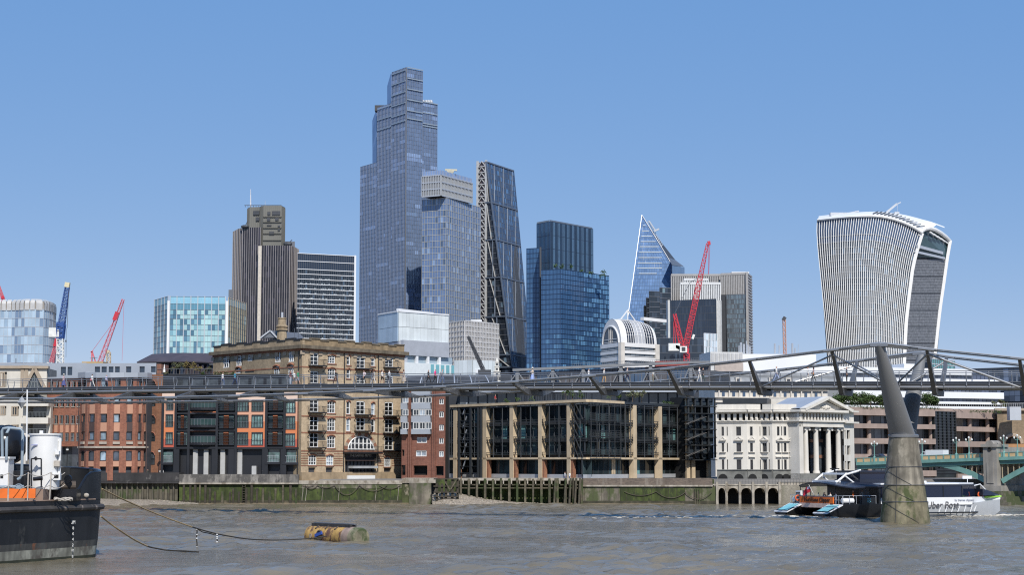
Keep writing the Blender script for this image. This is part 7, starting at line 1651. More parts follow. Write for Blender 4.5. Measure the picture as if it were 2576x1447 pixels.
# pier
pr=thing('footbridge_pier',BR.p(uP+.3,-1,-2),'tapered concrete bridge pier with forked steel arms standing in river','bridge pier')
m_pc=mat('pier_concrete',(.31,.28,.225),.85,var=.3,vs=.8,streak=.6,second=(.12,.11,.085,.5),thr=.56,bump=.5,bs=2)
m_pcg=mat('pier_concrete_algae',(.22,.195,.125),.85,var=.35,vs=.9,streak=.4,second=(.06,.075,.025,.7),thr=.56,bump=.6,bs=2)
c0=BR.p(uP+1.15,0,-2.0);Yp=c0.y;pzz=lambda y:pz(y,Yp-2)
rot=Matrix.Rotation(math.atan2(BR.t.y,BR.t.x),4,'Z')
def ring(b,prof,n=40):return b.lathe(c0,prof,n,sx=1,sy=1.15,M=rot)
zt_,z3,z2,z1=pzz(1097),pzz(1175),pzz(1221),pzz(1263)
def rad_at(z):zb_,zc_=0,zt_;return 2.88-(2.88-1.62)*(max(0,min(1,(z-zb_)/(zc_-zb_))))**.9
for za,zb2,m_,nm in ((-1.5,z1,m_pcg,'wet_drum'),(z1,z2,m_pcg,'algae_drum'),(z2,z3,m_pc,'drum'),(z3,zt_,m_pc,'drum')):
    b=MB();ring(b,[(rad_at(za)+.0,za+.01),(rad_at((za+zb2)/2),(za+zb2)/2),(rad_at(zb2),zb2-.01)]);b.build('concrete_'+nm,m_,pr,smooth=True)
for z in (z1,z2,z3):
    b=MB();pts=[c0+rot.to_3x3() @ Vector((math.cos(a)*(rad_at(z)+.05),math.sin(a)*1.15*(rad_at(z)+.05),z)) for a in np.linspace(0,2*math.pi,41)];b.path(pts,.035,5);b.build('steel_hoop',m_steel,pr)
for a0,a1,za,zb2 in ((-2.6,-1.0,z3,z2),(-2.4,-.9,z2,z1),(-2.3,-.8,z1,.1),(-1.75,-1.75,z3,.1),(-2.2,-3.3,z3,z2),(-2.2,-3.3,z2,z1)):
    b=MB();b.path([c0+rot.to_3x3() @ Vector((math.cos(a0+(a1-a0)*t)*(rad_at(za+(zb2-za)*t)+.05),math.sin(a0+(a1-a0)*t)*1.15*(rad_at(za+(zb2-za)*t)+.05),za+(zb2-za)*t)) for t in np.linspace(0,1,9)],.022,5);b.build('tie_wire',m_dkst,pr)
m_arm=mat('pier_arm_steel',(.24,.245,.255),.42,.3,var=.06,vs=.2);m_arm_shade=mat('pier_arm_shaded',(.16,.165,.17),.6,0,var=.06)  # far arm: its shade is put into a darker, matt steel
b=MB();ring(b,[(1.72,zt_-.15),(1.74,zt_+.1),(1.6,zt_+.2)]);b.build('steel_collar',m_steel_l,pr,smooth=True)
for near,dt,ztop_ in ((True,5.0,zcab(uP,True)),(False,-9.0,zcab(fu[-1],False))):
    b=MB();rows_=[];ut=uP if near else fu[-1]
    for t in np.linspace(0,1,16):
        d=-2+(.55 if near else-.55)*(1-t)+(dt+2)*(t**.95);z=zt_+.1+(ztop_-zt_-.35)*t;uc=(uP+1.15)*(1-t)+ut*t;ru=1.5*(1-t)**.9+.52*t if near else 1.35*(1-t)+.5*t;rd=1.1*(1-t)+.62*t
        rows_.append([BR.p(uc+ru*math.cos(a),z,d+rd*math.sin(a)) for a in np.linspace(0,2*math.pi,28,endpoint=False)])
    b.grid(rows_,close=True);b.add(rows_[-1],[tuple(range(28))]);b.build('steel_arm',m_arm if near else m_arm_shade,pr,smooth=True)
    b=MB();b.bar(BR.p(ut-1.0,ztop_-.12,dt),BR.p(ut+1.0,ztop_-.12,dt),1.1,.35);b.build('saddle',m_steel_l,pr)

# ------------------------------------------------------------------ people
SKIN=mat('skin',(.45,.27,.2),.6,var=.05);SKIN2=mat('skin_dark',(.16,.09,.06),.6,var=.05)
def pmesh(key,lean=0.0,stride=.0,skirt=False,arm='down',seated=False,shorts=False):
    V={};E=[];names=[];rad=[]
    def v(n,p,r_,prev=None):
        V[n]=len(names);names.append(Vector(p));rad.append(r_)
        if prev is not None:E.append((V[prev],V[n]))
    v('pel',(0,0,.96),(.15,.11));v('wst',(0,.0,1.1),(.135,.1),'pel');v('chs',(0,lean*.5,1.3),(.165,.11),'wst');v('nkb',(0,lean*.7,1.45),(.075,.065),'chs');v('nk',(0,lean,1.52),(.05,.05),'nkb');v('hd',(0,lean-.02,1.6),(.078,.09),'nk');v('ht',(0,lean,1.7),(.072,.085),'hd');v('ns',(0,lean-.12,1.6),(.014,.016),'hd')
    for s,n in ((-1,'l'),(1,'r')):
        f=stride*s
        v('hp'+n,(s*.09,0,.9),(.1,.1),'pel');v('kn'+n,(s*.1,-.5*f+(-.06 if f>0 else 0),.5+abs(f)*.03),(.062,.065),'hp'+n);v('an'+n,(s*.1,-1.0*f*.9+(.1 if f<0 else 0),.09+(.06 if f<0 and stride else 0)),(.042,.045),'kn'+n);v('ft'+n,(s*.1,-1.0*f*.9-.14+(.1 if f<0 else 0),.045+(.02 if f<0 and stride else 0)),(.04,.032),'an'+n)
        sh=lean*.6
        v('sh'+n,(s*.185,sh,1.4),(.06,.06),'chs')
        if arm == 'down' or (arm == 'phone' and s<0):q=[(s*.235,sh+.3*f*.4+.02,1.14),(s*.25,sh+.45*f*.6-.06,.92),(s*.25,sh+.5*f*.6-.09,.83)]
        elif arm == 'phone':q=[(s*.24,sh-.05,1.15),(s*.12,sh-.26,1.28),(s*.08,sh-.32,1.34)]
        else:q=[(s*.28,sh-.02,1.16),(s*.17,sh-.2,1.08),(s*.1,sh-.24,1.06)]
        v('el'+n,q[0],(.043,.043),'sh'+n);v('wr'+n,q[1],(.03,.03),'el'+n);v('ha'+n,q[2],(.036,.024),'wr'+n)
    me=bpy.data.meshes.new('person_cage');me.from_pydata([tuple(p) for p in names],E,[]);o=bpy.data.objects.new('_cage',me);COL.objects.link(o)
    md=o.modifiers.new('skin','SKIN');md.use_smooth_shade=True;sub=o.modifiers.new('sub','SUBSURF');sub.levels=1;sub.render_levels=1
    sv=me.skin_vertices[0].data
    for i,r_ in enumerate(rad):sv[i].radius=r_;sv[i].use_root=(i == 0)
    dg=bpy.context.evaluated_depsgraph_get();out=bpy.data.meshes.new_from_object(o.evaluated_get(dg));bpy.data.objects.remove(o);out.name='person'
    seg={}
    mi=[]
    hands=[names[V[k]] for k in ('wrl','wrr','hal','har')];elb=[names[V[k]] for k in ('ell','elr')];feet=[names[V[k]] for k in ('ftl','ftr')]
    for p in out.polygons:
        c=p.center
        if c.z>1.5:m_=4 if (c.z>1.665 or (c.y>lean+.03 and c.z>1.53)) else 0
        elif min((c-h).length for h in hands)<.13:m_=0
        elif min((c-f).length for f in feet)<.11:m_=3
        elif c.z<(.98 if abs(c.x)<.2 else .8):m_=2 if not (shorts and c.z<.5) else 0
        else:m_=1
        mi.append(m_)
    out.materials.clear()
    for _ in range(5):out.materials.append(SKIN)
    out.polygons.foreach_set('material_index',mi);out.polygons.foreach_set('use_smooth',[True]*len(mi));out.update();return out
PM={'stand':pmesh('s'),'walk':pmesh('w',.02,.28),'stroll':pmesh('st',.0,.17),'short':pmesh('sh',.0,.18,shorts=True),'phone':pmesh('p',.03,.05,arm='phone'),'hold':pmesh('h',.03,.2,arm='hold')}
sk=MB();sk.lathe((0,0,0),[(.14,1.02),(.18,.9),(.24,.62),(.29,.3),(.28,.29)],14);SKIRT=sk.mesh('skirt',SKIN,smooth=True)
hb=MB();hb.ball((0,.19,1.24),.14,.085,.2,8,6);BAG=hb.mesh('backpack',SKIN,smooth=True)
sb=MB();sb.ball((.27,-.02,.95),.07,.15,.13,8,6);SBAG=sb.mesh('shoulder_bag',SKIN,smooth=True)
ht=MB();ht.lathe((0,0,0),[(.02,1.8),(.09,1.78),(.1,1.7),(.2,1.685),(.2,1.675)],12);HAT=ht.mesh('sun_hat',SKIN,smooth=True)
lh=MB();lh.ball((0,.05,1.58),.095,.08,.16,8,6);LHAIR=lh.mesh('long_hair',SKIN,smooth=True)
CL={}
def cloth(c):
    if c not in CL:CL[c]=mat('cloth_%d' % len(CL),c,.85,var=.12,vs=6)
    return CL[c]
def dress(o,cols):
    for i,c in enumerate(cols):
        o.material_slots[i].link='OBJECT';o.material_slots[i].material=c if isinstance(c,bpy.types.Material) else cloth(c)
W_,K_,J_,GY=(.75,.74,.72),(.02,.02,.022),(.09,.13,.24),(.28,.28,.29)
def person(loc,facing,pose,top,bottom,label,group,hair=(.05,.035,.025),skin=SKIN,shoe=(.1,.09,.08),scale=1.0,extra=()):
    M=Matrix.Translation(loc) @ Matrix.Rotation(facing,4,'Z') @ Matrix.Scale(scale,4)
    o=place(PM[pose],'person',M);dress(o,[skin,top,bottom,shoe,hair]);tag(o,label,'person',group,'thing')
    for me,c in extra:q=place(me,me.name.split('.')[0],M,o);dress(q,[c])
    return o
ang=math.atan2(BR.t.y,BR.t.x);LEFT,RIGHT=ang-math.pi/2,ang+math.pi/2   # mesh faces -Y
PPL=[
 (155,-.9,'L','stroll',(.55,.4,.42),(.1,.1,.25),'person in pale top and long navy skirt with sun hat, leftmost on footbridge',[(HAT,(.7,.66,.58)),(SKIRT,(.08,.09,.24))]),
 (227,-1.2,'L','walk',W_,(.6,.58,.55),'person all in white carrying a pink bag on the footbridge',[(SBAG,(.7,.2,.25))]),
 (263,-2.6,'R','stroll',(.42,.42,.58),(.05,.05,.08),'person in lavender shirt and dark trousers on footbridge above brick bay',[]),
 (557,-1.0,'R','stroll',W_,J_,'person in white shirt and blue jeans above the black flats',[]),
 (588,-1.8,'R','walk',(.03,.22,.33),(.03,.05,.12),'person in teal shirt walking above the black flats',[]),
 (728,-.8,'R','stand',(.12,.03,.03),(.4,.46,.55),'person in maroon top and pale jeans at left of a group of three',[(LHAIR,(.1,.05,.03))]),
 (738,-1.5,'L','short',W_,(.16,.17,.2),'person in white T-shirt and shorts in the middle of a group',[]),
 (747,-.9,'L','short',(.03,.25,.12),(.3,.33,.4),'person in green T-shirt at the right of a group',[]),
 (842,-1.2,'L','walk',K_,(.06,.03,.03),'person in black walking alone above the pub',[(BAG,(.02,.02,.02))]),
 (914,-.8,'L','stroll',(.65,.55,.56),K_,'person in pale pink top and black trousers with backpack',[(BAG,(.6,.5,.5))]),
 (937,-2.6,'R','walk',(.14,.12,.12),(.6,.58,.55),'person in dark top and white trousers walking right',[]),
 (960,-1.0,'R','short',(.75,.7,.64),K_,'person in cream top and black shorts with long dark hair',[(LHAIR,(.03,.02,.02))]),
 (978,-1.6,'L','stroll',(.7,.7,.7),(.05,.06,.1),'person in white top and dark jeans with a black bag',[(SBAG,K_)]),
 (1015,-.8,'R','stroll',(.38,.33,.29),(.38,.33,.29),'person in beige dress at the right end of the pub',[(SKIRT,(.38,.33,.29)),(LHAIR,(.05,.03,.03))]),
 (1077,-2.4,'R','walk',K_,K_,'person in black in front of the louvred dark roof',[]),
 (1094,-1.0,'R','stroll',(.75,.06,.22),K_,'person in bright pink top and black trousers',[]),
 (1112,-1.7,'R','stroll',(.34,.35,.37),J_,'person in grey top and blue jeans behind pink top',[(BAG,(.3,.3,.32))]),
 (1340,-.7,'L','phone',(.62,.52,.42),(.32,.42,.75),'person in cream top, pale blue skirt and sun hat',[(HAT,(.75,.72,.64)),(SKIRT,(.32,.42,.75))]),
 (1482,-2.8,'R','stroll',W_,(.4,.42,.5),'person in white shirt partly hidden behind the near cable',[]),
 (1521,-2.0,'R','stroll',(.7,.66,.6),(.5,.32,.16),'person in white top and tan trousers near bridge middle',[]),
 (1580,-1.0,'R','walk',(.42,.34,.3),(.03,.03,.06),'person in beige T-shirt and dark trousers striding right',[]),
 (1645,-1.2,'L','stand',(.7,.68,.63),(.2,.19,.15),'person in white shirt standing behind the cable',[]),
 (1686,-1.6,'L','stand',(.05,.17,.33),K_,'person in blue shirt beside a steel cable arm',[]),
 (1762,-.9,'R','stroll',W_,(.68,.66,.62),'person in white top and white trousers left of a dark figure',[]),
 (1771,-1.7,'R','stroll',K_,(.05,.08,.08),'person in black beside the person in white',[]),
 (1957,-1.0,'R','walk',W_,(.36,.42,.6),'person in white top and pale jeans with black backpack',[(BAG,K_)]),
 (2036,-2.6,'R','stroll',W_,(.62,.6,.58),'person in white behind a bracing rod left of pier',[]),
 (2050,-1.0,'L','hold',(.42,.26,.24),K_,'person in dusty pink top with an orange shoulder bag',[(SBAG,(.6,.25,.05)),(LHAIR,(.03,.02,.02))]),
 (2134,-2.2,'R','stand',(.04,.04,.05),K_,'person in dark clothes behind a cable arm near pier',[])]
for x,d,fcg,pose,top,bot,lab,ex in PPL:
    u=BR.u(x,d);person(BR.p(u,dz_(u)-.03,d),LEFT if fcg == 'L' else RIGHT,pose,top,bot,lab,'people crossing the footbridge',hair=RND.choice([(.04,.03,.02),(.12,.07,.04),(.3,.27,.22),(.2,.13,.07)]),skin=SKIN if RND.random()<.8 else SKIN2,scale=RND.uniform(1.03,1.12),extra=ex)
# ------------------------------------------------------------------ barge at the left
m_hull=mat('black_hull',(.017,.018,.02),.55,var=.35,vs=.5,streak=.45,second=(.07,.07,.065,.4),thr=.64,bump=.25,bs=1.5)
m_hull_low=mat('scraped_hull',(.08,.08,.075),.65,var=.45,vs=.6,streak=.5,second=(.2,.085,.045,.8),thr=.63,bump=.3,bs=2)
m_rust=mat('rusty_deck',(.24,.17,.13),.8,var=.3,vs=.8);m_rail=mat('old_white_rail',(.42,.38,.33),.7,var=.3,vs=2);m_bpipe=mat('pipe_blue_grey',(.25,.31,.36),.5,var=.1);m_or=mat('orange_paint',(.75,.16,.02),.6,var=.12,vs=1.5);m_wpaint=mat('white_paint',(.78,.78,.77),.45,var=.05,vs=.8,streak=.08);m_bgloss=mat('black_gloss',(.012,.012,.014),.22,var=.3)
r=thing('barge',on_z(60,1412,-.5),'black hulled work barge with white funnel and orange panel at left','barge')
P0,P1=on_z(-90,1428,0),on_z(226,1404,0);t=(P1-P0).normalized();pe=Vector((-t.y,t.x,0));RB_=3.3;cen=P1+pe*RB_
arc_=[cen+(-pe*math.cos(a)+t*math.sin(a))*RB_ for a in np.linspace(0,math.pi,19)]
plan=[P0+(P1-P0)*k/6 for k in range(6)]+arc_+[cen+pe*RB_+(P0-P1)*k/3 for k in range(1,4)]
def off(p,o):                           # pull a plan point in towards the keel line
    s=(p-cen).dot(t);q=cen+t*min(s,0) if s<0 else cen;v=(p-q);return p-v.normalized()*o
def hullband(name,z0,z1,m,o0=0.,o1=0.,pts=plan):
    b=MB();b.grid([[off(p,o0)+UP*z0 for p in pts],[off(p,o1)+UP*z1 for p in pts]]);return b.build(name,m,r,smooth=True)
hullband('slimy_hull',-1.2,.18,mat('slimy_hull',(.035,.04,.025),.7,var=.4),.45,.24);hullband('tide_band',.18,.8,mat('tide_stain',(.3,.3,.25),.75,var=.45,vs=.7,streak=.5,second=(.1,.09,.075,.6),thr=.55),.24,.18);hullband('lower_hull',.8,1.25,m_hull_low,.18,.12);hullband('upper_hull',1.25,3.5,m_hull,.12,0);hullband('sheer_strake',3.45,4.15,m_hull,0,0)
MB().path([off(p,-.12)+UP*3.58 for p in plan],.21,8).build('rubbing_strake',mat('worn_fender',(.05,.045,.042),.7,var=.4,vs=1,second=(.25,.21,.18,.9),thr=.66),r,smooth=True)
b=MB();b.add([off(p,.05)+UP*4.1 for p in plan],[tuple(range(len(plan)))]);b.build('deck',m_rust,r)
b=MB();b.add([off(p,.5)+UP*-.9 for p in plan],[tuple(range(len(plan)))]);b.build('bottom',m_hull,r)
MB().path([off(p,.02)+UP*4.14 for p in plan[:8]],.06,5).build('deck_edge',m_rust,r)
# stern bulwark with swept cut
zb_=[];pts=[]
for k,p in enumerate([P0+(P1-P0)*f for f in (.72,.77,.82,.87,.9,.93,.96,1.0)]+arc_[1:]+[cen+pe*RB_+(P0-P1)*.25]):
    h_=[4.15,4.2,4.32,4.6,4.95,5.4,5.8,6.05];pts.append(p);zb_.append(h_[k] if k<8 else 6.1+.55*(k-8)/18)
b=MB();b.grid([[p+UP*4.1 for p in pts],[p+UP*z for p,z in zip(pts,zb_)],[off(p,.14)+UP*z for p,z in zip(pts,zb_)],[off(p,.14)+UP*4.1 for p in pts]]);b.build('bulwark',m_hull,r,smooth=True)
MB().path([off(p,.07)+UP*z for p,z in zip(pts,zb_)],.1,6).build('bulwark_cap',m_bgloss,r,smooth=True)
for k in (10,14,18,22):MB().bar(off(pts[k],.2)+UP*4.1,off(pts[k],.2)+UP*zb_[k],.08,.3).build('bulwark_stay',m_hull,r)
# draught marks
HF=Fac(P0,P1);m_mark=mat('mark_white',(.6,.6,.58),.7)
for k,s in enumerate(['2M','8','6','4','2','M','8']):text(s,HF.M(HF.u(184),HF.z(184,1319+k*14.2),.14),.3 if k else .34,m_mark,r,'draught_mark')
# deck gear, placed by height and distance out
Yb=125.5
bp=lambda x,y,dy=0:at(x,y,Yb+dy);sc=Yb/4500
MB().box(bp(-60,1200).x,bp(118,1200).x,Yb-.9,Yb+5,4.1,4.95).build('deck_trunk',m_rust,r)
MB().box(bp(-60,1200).x,bp(111,1200).x,Yb-2.2,Yb-2.1,pz(1254,Yb-2),pz(1230,Yb-2)).build('orange_panel',m_or,r)
c0=bp(110.5,1228,1.2);zt_=pz(1091,Yb);fb=MB();fb.lathe((c0.x,c0.y,0),[(1.02,4.9),(1.06,5.1),(1.06,zt_-.12),(1.14,zt_-.1),(1.14,zt_),(1.0,zt_),(.98,zt_-.3)],36);fn=fb.build('funnel',m_wpaint,r,smooth=True)
MB().box(c0.x-.12,c0.x+.12,c0.y-1.12,c0.y-1.0,zt_+.0,zt_+.2).build('lifting_lug',m_wpaint,fn)
MB().box(c0.x-.7,c0.x-.25,c0.y-1.1,c0.y-.98,zt_-.85,zt_-.77).build('maker_plate',mat('plate_blue',(.3,.32,.5),.5),fn)
b=MB();b.tube((c0.x+1.12,c0.y-.3,zt_-3.0),(c0.x+1.12,c0.y-.3,zt_-.3),.11,n=8);b.tube((c0.x+.9,c0.y-.3,zt_-.5),(c0.x+1.12,c0.y-.3,zt_-.5),.09,n=6);b.build('white_pipe',m_wpaint,r,smooth=True)
for z_,w in ((zt_-1.35,.13),(zt_-2.1,.2),(zt_-3.0,.25)):MB().box(c0.x+1.05-w,c0.x+1.05+w,c0.y-.75,c0.y-.4,z_-w,z_+w).build('junction_box',m_rail if z_<zt_-2 and z_>zt_-2.5 else m_wpaint,r)
MB().box(c0.x+.9,c0.x+1.2,c0.y-.78,c0.y-.76,zt_-3.12,zt_-2.88).build('box_opening',m_void,r)
b=MB();q=[bp(79,1228,-.5),bp(79,1155,-.5),bp(104,1155,-.5),bp(104,1228,-.5)]
for i in range(3):b.bar(q[i],q[i+1],.09)
b.bar(bp(88,1151,-.5),bp(93,1158,-.5),.2);b.build('black_frame',m_bgloss,r)
tc=bp(24,1121,2.5);b=MB();prof=[(.01,-6.5),(1.4,-6),(1.4,0),(1.3,.35),(.95,.75),(.5,.95),(.01,1.02)];Mx=Matrix.Rotation(-.55,4,'Z') @ Matrix.Rotation(math.pi/2,4,'Y');b.lathe(tc,prof,32,M=Mx);b.build('black_tank',m_bgloss,r,smooth=True)
for k in (-.2,-.9,-1.7,-2.6):b=MB();b.lathe(tc,[(1.42,k),(1.46,k+.02),(1.46,k+.1),(1.42,k+.12)],32,M=Mx);b.build('tank_hoop',m_bgloss,r,smooth=True)
MB().path([bp(6,1158,-.6),bp(5,1085,-.6),bp(8,1079,-.6),bp(20,1077,-.6),bp(52,1080,-.6),bp(57,1086,-.6),bp(55,1195,-.6),bp(50,1204,-.6),bp(44,1207,-.6)],.1,8).build('grey_pipe',m_bpipe,r,smooth=True)
MB().path([bp(16,1158,-.9),bp(17,1090,-.9),bp(23,1079,-.7)],.1,8).build('grey_pipe',m_bpipe,r,smooth=True);b=MB();b.tube(bp(15,1098,-.9),bp(15,1090,-.9),.17,n=10);b.build('pipe_flange',m_bgloss,r)
q=bp(8,1208,-.8);MB().box(q.x-1.2,q.x+.33,q.y,q.y+1.4,5.0,pz(1155,Yb)).build('control_cabinet',m_wpaint,r);MB().box(q.x-1.25,q.x+.42,q.y-.06,q.y+1.5,pz(1155,Yb),pz(1150,Yb)).build('cabinet_lid',m_wpaint,r);MB().box(q.x-.2,q.x-.0,q.y-.03,q.y-.01,5.7,5.95).build('cabinet_meter',m_bgloss,r)
MB().tube(bp(-30,1226,-1.3),bp(60,1225,-1.3),.1,n=8).build('blue_pipe',m_bpipe,r);b=MB();b.path([bp(47+8*math.cos(a),1224+5*math.sin(a),-1.4) for a in np.linspace(0,6.28,13)],.04,5);b.build('valve_wheel',m_bpipe,r)
MB().box(bp(22,1200).x,bp(86,1200).x,Yb+.5,Yb+3,4.9,pz(1185,Yb)).build('engine_casing',m_bgloss,r);b=MB();b.tube(bp(84,1206,-.6),bp(107,1204,-.6),.14,n=8);b.build('black_roller',m_bgloss,r)
# winch at the stern
w0=bp(170,1215,2);b=MB();b.tube(w0+Vector((-.5,0,-.2)),w0+Vector((.5,.3,-.2)),.32,n=14);b.build('winch_drum',m_chain,r);b=MB();b.tube(w0+Vector((.1,-.4,.25)),w0+Vector((.15,-.28,.25)),.3,n=14);b.build('winch_wheel',m_bgloss,r)
MB().box(w0.x-.9,w0.x+.8,w0.y-.6,w0.y+.7,4.1,w0.z-.45).build('winch_base',m_bgloss,r)
b=MB()
for k in range(5):b.path([bp(136,1258,-.5+k*.25)+Vector((i*.16,.08*math.sin(i*2+k),.06*math.sin(i+k)+.07*(k % 2))) for i in range(9)],.06,5)
b.build('coiled_rope',m_rail,r,kind='stuff')
for k,x in enumerate((27,76,131)):
    p=HF.p(HF.u(x),4.12,-.15);q=p+UP*2.0+HF.t*(.12 if k == 2 else 0);MB().tube(p,q,.055,.04,7).build('rail_stanchion',m_rail,r)
ST_=[HF.u(x) for x in (-40,27,76,131,168)]
b=MB()
for h_ in (1.95,1.1):
    for k in range(4):
        z_=[6.07,6.07,6.07,6.07,5.6][k+1]-6.07+4.12+h_ if k<3 else 4.12+h_
        b.path([HF.p(ST_[k]+(ST_[k+1]-ST_[k])*i/8,4.12+h_-.9*(i/8)*(1-i/8),-.15) for i in range(9)],.028,5)
b.build('rail_rope',m_rail,r,kind='stuff')
b=MB();p=HF.p(HF.u(216),4.45,.1);b.ball(p,.2,.12,.16,10,6);b.build('hull_fairlead',m_rail,r)
# signal mast with day shape
r=thing('signal_mast',at(67,1100,122),'white mast with grey diamond day shape above barge tank','mast');MB().tube(at(66.5,1160,122),at(68.5,981,122),.06,.05,8).build('pole',m_wpaint,r)
c_=at(54.5,1013,122);MB().lathe(c_,[(.01,.4),(.05,.38),(.3,.0),(.01,-.42)],4).build('day_shape',mat('dayshape_grey',(.32,.33,.34),.6),r);MB().tube(c_+UP*.4,at(68,985,122),.012,n=4).build('halyard',m_rail,r)

# ------------------------------------------------------------------ ropes and buoy
m_rope=mat('tan_rope',(.3,.22,.12),.9,var=.3,vs=4);m_rope_d=mat('wet_rope',(.035,.03,.024),.8,var=.3,vs=3)
def rope(pts,label,rad,split):
    P=[]
    for x,y,Y in pts:P.append(at(x,y,Y))
    us=np.linspace(0,1,len(P));cs=[np.interp(np.linspace(0,1,60),us,[p[i] for p in P]) for i in range(3)]
    k=np.ones(5)/5;sm=[np.concatenate([c_[:2],np.convolve(c_,k,'valid'),c_[-2:]]) for c_ in cs];Q=[Vector((sm[0][i],sm[1][i],sm[2][i])) for i in range(60)]
    o=thing('mooring_rope',Q[0],label,'rope','mooring ropes');n=int(60*split);MB().path(Q[:n+1],rad,6).build('dry_length',m_rope,o,smooth=True);MB().path(Q[n:],rad,6).build('wet_length',m_rope_d,o,smooth=True);return Q
Yd=153.5
rope([(257,1231,130),(300,1253,132.5),(373,1285.6,137),(430,1308,140),(495,1331,143),(547,1345,146),(623,1358,149.5),(697,1360.5,152),(783,1356,153),(822,1350,153)],'long rope from barge stern to yellow buoy',.055,.42)
rope([(254,1300,129.5),(277,1318,131),(299,1334,132),(337,1359,134.5),(373,1377,137),(417,1385.5,138.5),(470,1388,137),(500,1390,136)],'short tan rope sagging from barge stern into the water',.06,.55)
for x,y0,y1,lab in ((495,1330,1378,'longer dangling rope tail bound with white tape'),(546,1344,1364,'shorter dangling rope tail near the long rope splice')):
    o=thing('rope_tail',at(x,y0,143),lab,'rope','dangling rope tails');MB().path([at(x+.8*math.sin(k*1.3),y0+(y1-y0)*k/7,143.5) for k in range(8)],.05,6).build('tail',m_rope_d,o)
    for f_ in (.02,.3,.5,.95):MB().tube(at(x,y0+(y1-y0)*f_,143.5),at(x,y0+(y1-y0)*f_+2.5,143.5),.07,n=7).build('white_tape',m_wpaint,o)
o=thing('mooring_rope',at(500,1334,143),'thin doubled strand along the rope splice','rope','mooring ropes');MB().path([at(497,1333,143.5),at(510,1340,144),(at(526,1343,145)),at(540,1347,145.5),at(548,1347,146)],.04,5).build('strand',m_rope_d,o)
r=thing('yellow_buoy',on_z(857,1366,-.5),'rusty yellow cylindrical mooring buoy with dark timber top','buoy')
A_,B_=on_z(787,1359,0),on_z(908,1366,0);A_.z=B_.z=.38;ax_=(B_-A_).normalized();m_by=mat('rusty_yellow',(.42,.26,.08),.75,var=.3,vs=1.2,second=(.12,.06,.04,1.6),thr=.53,bump=.4,bs=5);m_byr=mat('buoy_band',(.3,.22,.18),.8,var=.25,vs=1.5,second=(.4,.33,.2,1.2),thr=.58);m_bye=mat('buoy_end',(.2,.18,.12),.8,var=.3,vs=1.5,second=(.06,.08,.03,.8),thr=.55)
Lb=(B_-A_).length;Rb=.92
b=MB();b.path([A_,A_+ax_*Lb*.76],[Rb,Rb],28);b.build('barrel',m_by,r,smooth=True);b=MB();b.path([A_+ax_*Lb*.76,A_+ax_*Lb*.9],[Rb,Rb],28,False);b.build('stained_band',m_byr,r,smooth=True)
b=MB();b.path([A_+ax_*Lb*.9,A_+ax_*Lb*1.0,A_+ax_*(Lb+.12)],[Rb,Rb*.95,Rb*.86],28);b.build('end_cap',m_bye,r,smooth=True)
sd=Vector((-ax_.y,ax_.x,0))
b=MB();b.bar(A_+ax_*.3+UP*(Rb+.05),A_+ax_*Lb*.84+UP*(Rb+.05),.7,.3);b.build('timber_top',mat('tarred_timber',(.035,.034,.035),.8,var=.4,vs=2),r);b=MB();b.bar(A_+ax_*.3+UP*(Rb+.22),A_+ax_*Lb*.88+UP*(Rb+.22),.25,.08);b.build('top_rail',m_alu_d,r)
for f_ in (.2,.4,.6):MB().bar(A_+ax_*Lb*f_-sd*.7+UP*(Rb*.72),A_+ax_*Lb*f_-sd*.3+UP*(Rb+.0),.16,.1).build('bracket',m_chain,r)
hc=A_+ax_*Lb*.33-sd*(Rb+.03)*.98+UP*.12
b=MB();b.path([hc+ax_*(.42*math.cos(a))+UP*.38*math.sin(a) for a in np.linspace(0,6.28,17)],.09,6);b.build('mooring_ring',m_chain,r,smooth=True)
b=MB();b.bar(hc-ax_*.5-sd*.12-UP*.05,hc+ax_*.55-sd*.12+UP*.22,.12,.26);b.build('blue_strap',mat('strap_blue',(.03,.08,.35),.7),r)
b=MB();b.tube(hc-ax_*1.4-UP*.1+sd*.05,hc-ax_*1.4-UP*.1-sd*.05,.2,n=12);b.build('access_plate',m_byr,r)

# ------------------------------------------------------------------ catamaran ferry
S0=Vector((39.4,225,0));FS=Fac(S0,S0+Vector((.91,.414,0))*28);fp=lambda l,w,z:FS.p(l,z,-w);Wd=12.0
r=thing('catamaran_ferry',fp(14,6,-.5),'white, navy and orange catamaran ferry passing behind bridge pier','ferry')
m_fnavy=mat('ferry_navy',(.02,.024,.04),.35,var=.1);m_fblk=mat('ferry_black',(.012,.013,.015),.35,var=.2);m_fwh=mat('ferry_white',(.78,.79,.8),.35,var=.03);m_fsil=mat('ferry_silver',(.5,.52,.54),.4,.2,var=.06,vs=.6);m_cyan=mat('ferry_cyan',(.2,.5,.55),.5);m_for=mat('ferry_orange',(.72,.15,.02),.5);m_pink2=mat('ferry_pale_pink',(.75,.55,.46),.5);m_lime=mat('ferry_lime',(.3,.6,.05),.5);m_fred=mat('antifoul_red',(.4,.04,.03),.6);g_fer=glass('ferry_glass',(.012,.018,.04),ior=1.6)
def hullpart(name,w0,w1,secs,m):
    rows_=[]
    for l,f_,zt,zb in secs:wa,wb=w0+(w1-w0)*f_,w1-(w1-w0)*f_;wm=(wa+wb)/2;rows_.append([fp(l,wa,zt),fp(l,wa+(wb-wa)*.05,(zt+zb)/2),fp(l,wm-(wb-wa)*.3,zb),fp(l,wm+(wb-wa)*.3,zb),fp(l,wb-(wb-wa)*.05,(zt+zb)/2),fp(l,wb,zt)])
    b=MB();b.grid(rows_,close=True);b.add(rows_[0],[tuple(range(5,-1,-1))]);b.add(rows_[-1],[tuple(range(6))]);return b.build(name,m,r,smooth=True)
